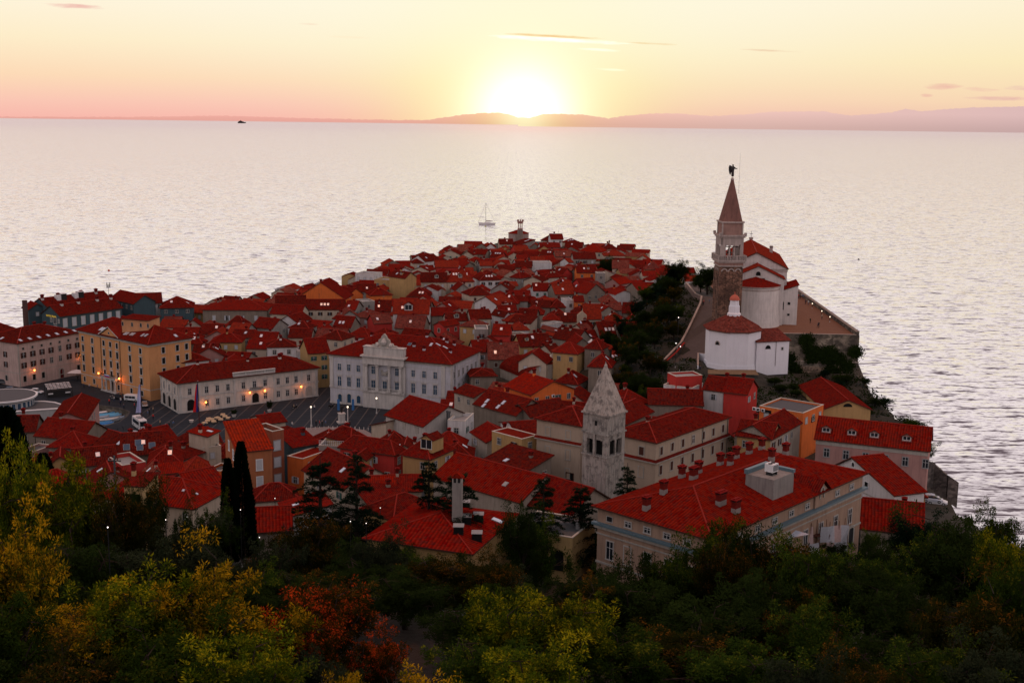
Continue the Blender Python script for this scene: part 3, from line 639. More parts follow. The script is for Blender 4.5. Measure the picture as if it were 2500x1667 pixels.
mb = MB(); mb.box(-1.0, 1.0, -.3, 0, 0, .4, TRIM); mb.box(-.75, .75, -.45, 0, .4, 1.0, TRIM); mb.lathe(.85, -.3, [(0, .6), (.4, .8), (.4, 1.2), (0, 1.5)], 8, TRIM)
for q in (-.6, -.35, .4, .65): mb.box(q-.08, q+.08, -.42, -.2, 0, .5, TRIM)
mb.box(-1.1, -.7, -.25, -.05, .8, 1.6, TRIM); mo('lion_relief', mb.mesh('lion_relief'), por, (tu(820), y-.03, h.H-5.1))
# gabled wedge of roof behind the crest
mb = MB(); zz = h.H
mb.face([(c0-hw, y+.6, zz+.6), (c0+hw, y+.6, zz+.6), (c0, y+.6, zz+4.4)], h.wmat)
for s in (-1, 1):
    q = [(c0+s*(hw+.3), y+.5, zz+.7), (c0, y+.5, zz+4.6), (c0, y+11, zz+4.6), (c0+s*(hw+.3), y+4, zz+.7)]; mb.face(q, RED, [(0, 0), (0, 5), (11, 5), (4, 0)])
mb.build('cross_gable', h.roof)
for x, yy in ((-15, -4), (-13, 3), (3, 3), (5.5, -5.5), (7.5, 0), (13, 3), (15, 4.2), (17, -4), (9.5, -7), (11, 3.4)): h.chimney(x*.95, yy*.9, .9, .8)
for i in range(3): h.sky(10+1.9*i, 1-D/2+6.5+.8*i, .7, 1.5)
h.sky(3.4, -4.2, 1, 1.3, GLASSB)
loc, rz = h.face('r', -D/2+3, 0); mb = MB(); mb.cyl(0, -.1, .3, h.H-.9, .09, .09, 6, IRON); mo('drainpipe', mb.mesh('drainpipe'), h.root, loc, rz)

# teal hotel by the water with yellow letters on its gable
h = LR('A', 290, 402, 433, 388, 14.5, 9, zg=2.4, roof='gy', rh=3.2, wall='B', name='hotel', cat='building', rmat=RED, label='dark teal hotel with yellow letters high on its gable')
# long roof runs away to the right: rebuild the hotel body as a long block whose gable end carries the sign
for o in list(h.root.children_recursive)+[h.root]: bpy.data.objects.remove(o)
FOOT.pop()
a0, a1, a2 = P('A', 300, 372, 15), P('A', 432, 390, 15), P('A', 875, 328, 15)
h = House(a1, a2, 11, 15, zg=2.4, roof='gx', rh=3.4, wall='B', name='hotel', cat='building', rmat=RED, label='dark teal hotel with yellow letters high on its gable', o=.4)
HP = h
for i in range(7):
    u = (i+.5)/7*h.w-h.w/2
    h.win('f', u, h.H-4.0, 1.6, 3.0, 'closed', TRIM, WSHUT)
for z in (h.H-3, h.H-6.2, h.H-9.4): h.win('l', 2.4, z, 1.6, 2.4, 'plain', TRIMG); h.win('l', .1, z+.6, .9, 1.2, 'plain', TRIMG); h.win('l', 4.6, z+.6, .7, 1.2, 'plain', TRIMG)
cu = bpy.data.curves.new('lettering', 'FONT'); cu.body = 'HOTEL PIRAN'; cu.size = .95; cu.extrude = .05; cu.align_x = 'CENTER'
cu.materials.append(plain((.75, .5, .05), .5, 0, .25)); o = bpy.data.objects.new('lettering', cu); col.objects.link(o); o.parent = h.root
dg = bpy.context.evaluated_depsgraph_get(); me = bpy.data.meshes.new_from_object(o.evaluated_get(dg)); bpy.data.objects.remove(o); o = mo('lettering', me, h.root)
loc, rz = h.face('l', .2, h.H-.7); o.location = (loc[0]-.12, loc[1], loc[2]); o.rotation_euler = (PI/2, 0, rz)
for x in (-9, -2, 6, 12): h.chimney(x, -.6, 1.2, .9, .9, True, TRIMG)
h = LR('A', 205, 345, 330, 335, 15.5, 8, zg=2.4, roof='gy', rh=2.2, wall='B', name='hotel', cat='building', label='teal end block beside a tall brown chimney, seaward of the lettered gable')
h.autowin(2, 'f', False)
h = LR('A', 335, 318, 790, 262, 16.8, 9, zg=2.4, roof='gx', rh=2.6, wall='B', name='hotel', cat='building', label='seaward roof ridge of the teal hotel with white plant boxes')
for x in (-16, -8, 4, 12): h.chimney(x*.8, -1, 1.3, .9, .9, True, TRIMG)
for x in (-5, 1):
    mb = MB(); mb.box(-1.6, 0, -1, 1, -1, 1.5, WHITE); mb.box(.003, 2.2, -1.1, 1, -1, 1.7, DARK); mb.box(.003, 2.3, -1.15, 1.1, 1.703, 1.85, WHITE); mo('plant_box', mb.mesh('plant_box'), h.roof, (x*1.2, -1.5, h.rz(x, -1.5)))
mb = MB(); mb.cyl(0, 0, 0, 18, .95, .9, 14, wallm((.09, .04, .035), .5)); q = P('A', 183, 460, 2.4); Yq = a0.y-2
tag(mb.build('smokestack', None, (PY('A', 184, 400, Yq).x, Yq, 2.2)), 'squat dark brown smokestack at the end of the teal hotel', 'chimney')
h = LR('A', 790, 262, 960, 300, 16, 9, zg=2.4, roof='gx', rh=3, wall='B', name='hotel_wing', cat='building', label='teal walled wing with antenna mast above the hotel roofs'); h.autowin(1, 'f')
h = LR('A', 940, 300, 1160, 292, 14.5, 10, zg=2.4, roof='gx', rh=3.4, wall='W', name='waterfront_house', cat='house', label='white waterfront house with a long strip of small windows under a red roof'); h.autowin(1, 'f', False, .5, 1.4, .9, 3, 'plain', sx=1.7)
h = LR('A', 1150, 330, 1385, 325, 13.5, 12, zg=2.4, roof='hip', rh=3.6, wall='B', name='waterfront_house', cat='house', label='blue and white arcaded waterfront house under a wide hipped roof'); h.autowin(1, 'f', False, .8, 1.2, 1, 3, 'plain'); h.sky(-2, -3); h.sky(4, -3)
h = LR('A', 1455, 342, 1915, 345, 12.8, 15, zg=2.4, roof='hip', rh=2.8, wall='S', name='stone_house', cat='house', rmat=REDC, label='grey stone waterfront house with low hipped roof and white shutters')
for i, u in enumerate((-8, -3, 2.5, 8)): h.win('f', u, h.H-4, 1.1, 1.8, 'shut' if i in (1, 2) else 'closed', TRIM, WSHUT)
for x in (-8, -7, -1, 5): h.chimney(x, 1, 1.2)
# ================================================================== NEAR BUILDINGS
# big villa with many chimneys
L, C, Rr = P('F', 405, 1070, 30), P('F', 1200, 1275, 30), P('G', 845, 835, 30)
VW = wallm((.42, .27, .19), .6)
h = House(C, Rr, (C-L).length, 30, zg=18, roof='hip', rh=3.0, wall='K', wmat=VW, name='villa', cat='building', o=.7, rmat=roofm((.42, .01, .005), (.34, .008, .004), .5, .55, .35),
          label='large villa under a huge red hipped roof crowded with brick capped chimneys')
VI = h
# which wall looks which way: 'f' faces the town side, find the wall nearest the L-C eave
mid = (L+C)/2; best = min('frlb', key=lambda f: ((h.root.matrix_basis @ Vector(h.face(f, 0, h.H)[0]))-mid).length); VS = best; VF = 'f'
sw = h.d if best in 'rl' else h.w
BLUEG = plain((.1, .16, .19), .5); VTR = plain((.45, .41, .38), .7)
for f in (VS, VF):
    ww = h.d if f in 'rl' else h.w; (lx, ly, lz), rz_ = h.face(f, 0, 0)
    mb = MB(); mb.box(-ww/2-.6, ww/2+.6, -.75, 0, h.H-2.7, h.H-2.35, BLUEG); mb.box(-ww/2-.35, ww/2+.35, -.45, 0, h.H-3.2, h.H-2.703, TRIM); mo('cornice', mb.mesh('cornice'), h.root, (lx, ly, lz), rz_)
    mb = MB(); mb.box(-ww/2-.1, ww/2+.1, -.12, 0, h.H-4.2, h.H-4.0, TRIM); mb.box(-ww/2-.1, ww/2+.1, -.14, 0, h.H-8.6, h.H-8.3, TRIM); mo('string_course', mb.mesh('string_course'), h.root, (lx, ly, lz), rz_)
for i, u in enumerate((-7.6, -4.2, -.8, 2.6, 6)): h.win(VS, u, h.H-1.9, 1.0, .75, 'small' if i in (0,) else 'plain', VTR)
for u, st in ((-7.4, 'plain'), (-4.2, 'closed'), (-.6, 'plain'), (3, 'plain'), (6.5, 'plain')): h.win(VS, u, h.H-7.6, 1.15, 2.7, st, VTR, VW if st == 'closed' else None)
for i in range(9):
    u = -h.w/2+2.5+i*4.7
    h.win('f', u, h.H-1.9, 1.1, .75, 'plain', VTR); h.win('f', u, h.H-7.6, 1.1, 2.3, 'plain', VTR)
h.win('f', h.w/2-3, h.H-12, 1.6, 3.6, 'arch', TRIM)
def vroof(k, x, y):   # local roof position under a pixel: walk down the sight line until it meets the roof
    Mi = h.root.matrix_basis.inverted(); d = ray(k, x, y).normalized(); o = Vector((0, 0, CH)); t = 60
    while t < 400:
        q = Mi @ (o+d*t)
        if abs(q.x) <= h.EW and abs(q.y) <= h.ED and q.z <= h.rz(q.x, q.y): return q.x, q.y
        t += .25
    return None
for (x, y, w) in ((765, 1085, 1.1), (880, 975, 1.0), (1003, 870, 1), (1082, 880, 1.4), (1115, 840, 1), (1260, 785, 1), (1328, 785, .8), (1368, 740, 1), (1455, 710, 1), (1540, 680, 1), (1610, 665, 1.3), (1645, 655, 1.3),
                  (1700, 715, 1), (1725, 660, 1.2), (1605, 755, .8), (1790, 670, 1), (1885, 690, 1), (1265, 1050, 1.8), (1365, 1105, 1.4)):
    q = vroof('F', x, y)
    if q: h.chimney(q[0], q[1], 1.5, w*.95, .8, True, plain((.26, .22, .2), .85))
q = vroof('F', 1590, 940)
mb = MB()
mb.box(-2.9, 2.9, -2.4, 2.4, -3, 2.4, wallm((.3, .27, .25), .8)); mb.box(-3.05, 3.05, 2.0, 2.6, 2.403, 3.1, BLUEG); mb.box(2.5, 3.1, -2.5, 2.0, 2.403, 2.9, BLUEG)
rp = mo('roof_plant_room', mb.mesh('roof_plant_room'), h.roof, (q[0], q[1], h.rz(*q)))
mb = MB(); mb.box(-1.3, .3, -1.2, .2, 2.9, 4.1, WHITE)
for i in (-.9, -.1): mb.cyl(i, -.5, 4.1, 4.16, .33, .33, 14, DARK)
for i in range(6): mb.box(-1.2, .2, -1.24, -1.2, 3.1+i*.15, 3.18+i*.15, GREYD)
for a in (-1.2, .1): mb.box(a, a+.1, -1.1, 0, 2.4, 2.9, IRON)
mo('air_conditioner', mb.mesh('air_conditioner'), rp)
for x, y in ((1500, 1070), (1850, 1040)):
    q = vroof('F' if x < 1600 else 'F', x, y)
# gable over the town side of the villa
q = h.w/2-14; (lx, ly, lz), rz_ = h.face('f', q, h.H); 
mb = MB(); mb.box(-1.9, 1.9, -.3, 0, -2.3, 0, VW); mb.face([(-1.9, -.3, 0), (1.9, -.3, 0), (0, -.3, 1.6)], VW)
for s in (-1, 1): mb.face([(s*2.2, -.8, -.05), (0, -.8, 1.9), (0, 5, 1.9), (s*2.2, 1, -.05)], RED, [(0, 0), (0, 3), (5, 3), (2, 0)])
gb = mo('gablet', mb.mesh('gablet'), h.roof, (lx, ly, lz), rz_); a, b = winmesh('arch', .9, 1.6, TRIM); w_ = mo('window', a, gb, (0, -.31, -1))

# school: two beige wings joined by the bell tower
SW = wallm((.47, .35, .26), .35)
def school_deco(h, faces):
    for f in faces:
        ww = h.w if f in 'fb' else h.d; loc, rz_ = h.face(f, 0, 0)
        mb = MB(); mb.box(-ww/2-.35, ww/2+.35, -.45, 0, h.H-4.3, h.H-4.05, TRIM); mb.face([(-ww/2-.4, -.5, h.H-4.04), (ww/2+.4, -.5, h.H-4.04), (ww/2+.4, 0, h.H-3.6), (-ww/2-.4, 0, h.H-3.6)], RED); mo('string_course', mb.mesh('string_course'), h.root, loc, rz_)
h = House(P('F', 30, 470, 24), P('F', 325, 522, 24), 12, 24, zg=11, roof='hip', rh=2.3, wall='K', wmat=SW, name='school', cat='building', rmat=RED, label='beige school wing with blind windows on the harbour side of the grey bell tower', o=.5)
for u in (-2.6, 2.4):
    for z, hh in ((h.H-3.2, 1.7), (h.H-7.6, 2), (h.H-11.6, 2)): h.win('f', u, z, 1, hh, 'closed', TRIM, SW)
h.win('f', 3, h.H-12, 1.6, 1.5, 'plain', BROWN, BLACK); school_deco(h, 'f')
SC1 = h
h = House(P('F', 830, 632, 24), P('F', 1320, 460, 24), 11, 24, zg=11, roof='hip', rh=2.1, wall='K', wmat=SW, name='school', cat='building', rmat=RED, label='long beige school wing with brown shutters, its hipped roof seaward of the villa chimneys', o=.5)
for i in range(7):
    u = -h.w/2+2+i*(h.w-3.6)/6.2
    h.win('f', u, h.H-2.9, .9, 1.6, 'closed' if i != 3 else 'plain', TRIM, BROWN); h.win('f', u, h.H-6.9, .9, 1.8, 'closed', TRIM, BROWN)
for u in (-2.7, 2.2): h.win('l', u, h.H-3.2, 1.1, 1.7, 'closed', TRIM, BROWN); h.win('l', u, h.H-7.6, 1.1, 2, 'closed', TRIM, SW)
school_deco(h, 'fl'); h.chimney(-8, .5, .7); 
mb = MB(); loc, rz_ = h.face('f', h.w*.12, 0)
for q in (0, h.w*.36): mb.cyl(q, -.12, 0, h.H-.1, .07, .07, 6, IRON)
mo('drainpipe', mb.mesh('drainpipe'), h.root, loc, rz_)

# grey stone bell tower with pyramid spire
ty = 209; bc = PY('F', 470, 925, ty+3.4); zb = 12
zt = lambda y: PY('F', 475, y, ty+.4).z
tw = thing('stone_bell_tower', 'weathered grey stone bell tower with stained square spire and paired arches', 'bell tower', (bc.x, ty+3.4, zb), -.72)
OS = wallm((.44, .4, .36), .7, True)
z1, z2, z3, z4, zs = zt(735), zt(665), zt(585), zt(455), zt(140)
mb = MB(); s_ = 2.75
mb.box(-s_, s_, -s_, s_, -3, z1-zb, OS); mb.box(-s_, s_, -s_, s_, z3-zb+.003, z4-zb, OS)
cw = .62
for a in (-1, 1):
    for b in (-1, 1): mb.box(min(a*s_, a*(s_-cw*1.55)), max(a*s_, a*(s_-cw*1.55)), min(b*s_, b*(s_-cw*1.55)), max(b*s_, b*(s_-cw*1.55)), z1-zb, z3-zb, OS)
for a in (-1, 1):
    mb.box(-.22, .22, a*s_-.25, a*s_+.25 if a < 0 else a*s_, z1-zb, z3-zb, OS); mb.box(a*s_-.25 if a > 0 else a*s_, a*s_ if a > 0 else a*s_+.25, -.22, .22, z1-zb, z3-zb, OS)
    mb.box(-s_+.5, s_-.5, (a*(s_-.4) if a > 0 else -s_+.02), (s_-.02 if a > 0 else -s_+.4), z3-zb-1.0, z3-zb, OS)
    mb.box((a*(s_-.4) if a > 0 else -s_+.02), (s_-.02 if a > 0 else -s_+.4), -s_+.5, s_-.5, z3-zb-1.0, z3-zb, OS)
for zz, e in ((z1, .16), (z3, .22), (z4, .3)): mb.box(-s_-e, s_+e, -s_-e, s_+e, zz-zb-.001, zz-zb+.28, OS)
mb.build('shaft', tw)
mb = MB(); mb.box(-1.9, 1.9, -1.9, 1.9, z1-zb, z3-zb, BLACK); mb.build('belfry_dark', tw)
for f in range(4):
    for u in (-.95, .95):
        mb = MB(); a = archpts(1.05, z3-z1-1.0); 
        for i in range(2, len(a)-1):
            mb.face([(a[i][0], 0, a[i][1]), (a[i+1][0], 0, a[i+1][1]), (a[i+1][0]*1.25, 0, a[i+1][1]*1.0+.3), (a[i][0]*1.25, 0, a[i][1]+.3)], OS)
        o = mo('arch', mb.mesh('arch'), tw); o.rotation_euler = (0, 0, f*PI/2); M = Matrix.Rotation(f*PI/2, 3, 'Z'); o.location = M @ Vector((u, -s_-.03, z1-zb+.3))
mb = MB(); e = s_+.1; top = zs-zb
c4 = [(-e, -e), (e, -e), (e, e), (-e, e)]
for i in range(4):
    a, b = c4[i], c4[(i+1) % 4]; mb.face([(a[0], a[1], z4-zb+.28), (b[0], b[1], z4-zb+.28), (b[0]*.06, b[1]*.06, top), (a[0]*.06, a[1]*.06, top)], OS)
mb.lathe(0, 0, [(.25, top-.3), (.32, top), (.12, top+.4), (0, top+.9)], 8, OS); mb.build('spire', tw)
mb = MB(); mb.box(-.25, .25, -s_-.02, -s_+.1, 0, .9, BLACK); mo('slit_window', mb.mesh('slit_window'), tw, (.2, 0, z4-zb-2))
FOOT.append((Vector((bc.x, ty+3.4)), Vector((1, 0)), Vector((0, 1)), 6, 6))

# long church roof
L, C, Rr = P('E', 1195, 1150, 20), P('E', 1900, 1352, 20), P('E', 1900, 1352, 20)
h = House(L, C, 13, 20, zg=11, roof='gx', rh=3.4, wall='K', name='church_hall', cat='church', rmat=roofm((.36, .008, .005), (.33, .008, .005), .5, .6, .3), label='long plain red church roof running down behind the dark cedars'); h.sky(5, -4, .8, 1, GREY)
h = House(P('E', 1905, 1352, 19), P('E', 2300, 1480, 19), 12, 19, zg=11, roof='gx', rh=4, wall='K', name='church_annexe', cat='church', label='lower church roof between the church hall and the foot of the grey bell tower'); 
# orange apartment house with pantile roof
C0, Rr, L0 = P('M', 1290, 692, 21), P('M', 1757, 642, 21), P('M', 1075, 380, 22)
h = House(C0, Rr, 11, 21, zg=8.6, roof='shed', rh=3.6, wall='O', wmat=wallm((.42, .13, .045), .4), name='apartment_house', cat='house', rmat=roofm((.78, .06, .015), (.7, .05, .012), .6, .55, .35), o=.35,
          label='tall burnt orange apartment house with bright pantile roof beside the twin cypresses')
OH = h
for z in (h.H-4.1, h.H-7.6, h.H-11.1): h.win('f', h.w*.12, z, 1.1, 2.1, 'closed', WHITE, WSHUT)
for v, z in ((-2, h.H-1.5), (1.6, h.H-2.5), (2.6, h.H-6), (-1, h.H-5.5), (2.6, h.H-9)): h.win('l', v, z, .9, 1.9, 'closed', WHITE, WSHUT)
h = House(P('M', 1762, 470, 20.5), P('M', 1920, 440, 20.5), 7, 20.5, zg=8.6, roof='flat', rh=.9, wall='O', wmat=wallm((.33, .08, .035), .4), name='apartment_house', cat='house', label='darker orange apartment block with roof terrace, adjoining the bright pantile roof')
for z in (h.H-3.2, h.H-6.8, h.H-10.5): h.win('f', -.3, z, 1.5, 2, 'closed', GREY, WSHUT)
# red tiled L-shaped roof behind the trees
PT = roofm((.45, .012, .007), (.34, .009, .006), .55, .5, .5)
L, C = P('H', 560, 500, 18.5), P('H', 1108, 566, 18.5)
h = House(L, C, 11, 18.5, zg=12, roof='hip', rh=3.3, wall='C', name='tiled_house', cat='house', rmat=PT, label='broad red pantiled roof with a hip, seen between the yellow balcony tower and the cypresses'); h.sky(-1, -2, .7, 1.1, GLASSB); h.sky(6, -2.5, .4, .4); h.sky(8, -1.5, .4, .4)
h.autowin(1, 'f', False)
h = LR('H', 1112, 470, 1290, 430, 18.3, 9, zg=11, roof='gx', rh=2.5, wall='C', name='tiled_house', cat='house', rmat=PT, label='low pantiled wing running behind the twin cypresses')
h = LR('H', 150, 560, 560, 500, 19, 11, zg=13, roof='hip', rh=4.5, wall='C', name='tiled_house', cat='house', rmat=PT, label='large red pantiled roof half hidden by the yellow green tree')
h = LR('H', 712, 432, 828, 440, 25, 5, zg=13, roof='shed', rh=.9, wall='Y', wmat=wallm((.55, .36, .16), .3), name='balcony_tower', cat='house', label='narrow yellow house with an open loggia below its lean-to roof', o=.25)
mb = MB(); mb.box(-1.15, 1.15, -.04, .0, 0, 2.2, BLACK); mb.box(-1.35, -1.15, -.1, 0, 0, 2.4, h.wmat); mb.box(1.15, 1.35, -.1, 0, 0, 2.4, h.wmat); mb.box(-1.35, 1.35, -.1, 0, 2.2, 2.4, h.wmat)
loc, rz_ = h.face('f', -.1, h.H-3.6); lo = mo('loggia', mb.mesh('loggia'), h.root, loc, rz_)
mb = MB()
for i in range(9): mb.box(-1.1+i*.26, -1.06+i*.26, -.2, -.16, 0, .8, IRON)
mb.box(-1.15, 1.15, -.22, -.14, .8, .86, IRON); mo('railing', mb.mesh('railing'), lo)
h.chimney(-1.8, 1, 1.8, .6, .6)
h = LR('H', 1480, 700, 1668, 690, 17, 8, zg=12, roof='gx', rh=3, wall='S', name='garden_house', cat='house', rmat=PT, label='small red tiled roof low among the trees beside the twin cypresses')
# house with tall chimney, bottom centre
L, C, Rr = P('I', 1215, 565, 25), P('I', 1440, 652, 25), P('I', 1722, 405, 25)
h = House(C, Rr, (C-L).length+9, 25, zg=17, roof='hip', rh=2.4, wall='Y', wmat=wallm((.4, .24, .09), .5), name='chimney_house', cat='house', rmat=roofm((.42, .006, .005), (.38, .006, .005), .6, .6, .2), label='red roofed yellow house carrying one very tall plastered chimney among the trees')
CHH = h
def onroof(hh, k, x, y):
    Mi = hh.root.matrix_basis.inverted(); d = ray(k, x, y).normalized(); o = Vector((0, 0, CH)); t = 60
    while t < 500:
        q = Mi @ (o+d*t)
        if abs(q.x) <= hh.EW and abs(q.y) <= hh.ED and q.z <= hh.rz(q.x, q.y): return q.x, q.y
        t += .25
    return (0, 0)
q = onroof(h, 'I', 1350, 455); z = h.rz(*q)
mb = MB(); mb.box(-.72, .72, -.45, .45, -1, 6.1, wallm((.33, .29, .26), .6)); mb.box(-.68, .68, -.41, .41, 6.103, 6.9, DARK)
for a in (-.62, 0, .62): mb.box(a-.09, a+.09, -.47, .47, 6.1, 6.9, TRIM)
ch = mo('chimney', mb.mesh('chimney'), h.roof, (q[0], q[1], z)); ch.rotation_euler = (0, 0, -h.root.rotation_euler.z-.15)
mb = MB()
for s in (-1, 1): mb.face([(s*.95, -.7, 6.85), (0, -.7, 7.7), (0, .7, 7.7), (s*.95, .7, 6.85)], REDB, [(0, 0), (0, 1.2), (1.4, 1.2), (1.4, 0)])
for y in (-.6, .6): mb.face([(-.85, y, 6.85), (.85, y, 6.85), (0, y, 7.6)], REDB)
mb.build('chimney_cap', ch)
for x, y in ((1408, 455), (1358, 520), (1475, 560), (1400, 360), (1485, 440)):
    q = onroof(h, 'I', x, y); mb = MB(); mb.box(-.7, .7, -.9, .6, -.5, 1.0, BLACK); mb.box(-.8, .8, -1, .7, 1.0, 1.08, GREY); o = mo('roof_vent', mb.mesh('roof_vent'), h.roof, (*q, h.rz(*q))); o.rotation_euler = (0, 0, -h.root.rotation_euler.z)
q = onroof(h, 'I', 1605, 450); h.sky(q[0], q[1], 1.0, 1.6)
h = House(P('I', 1705, 500, 25), P('I', 2085, 565, 25), 9, 25, zg=17, roof='flat', rh=.2, wall='Y', wmat=wallm((.4, .26, .1), .5), name='annexe', cat='house', label='flat roofed yellow annexe with pale gutter, between the tall chimney and the villa')
h.win('f', h.w/2-2.4, h.H-5, 1.7, 2.6, 'closed', BLACK, BLACK); mb = MB(); mb.cyl(0, 0, 0, 1.0, .35, .35, 10, GREY); mo('flue', mb.mesh('flue'), h.roof, (h.w/2-1, 0, h.H))
h = House(P('E', 870, 1500, 22), P('E', 1240, 1395, 22), 8, 22, zg=14, roof='hip', rh=2.5, wall='Y', name='chimney_house', cat='house', label='low roof wing just seaward of the tall chimney'); 
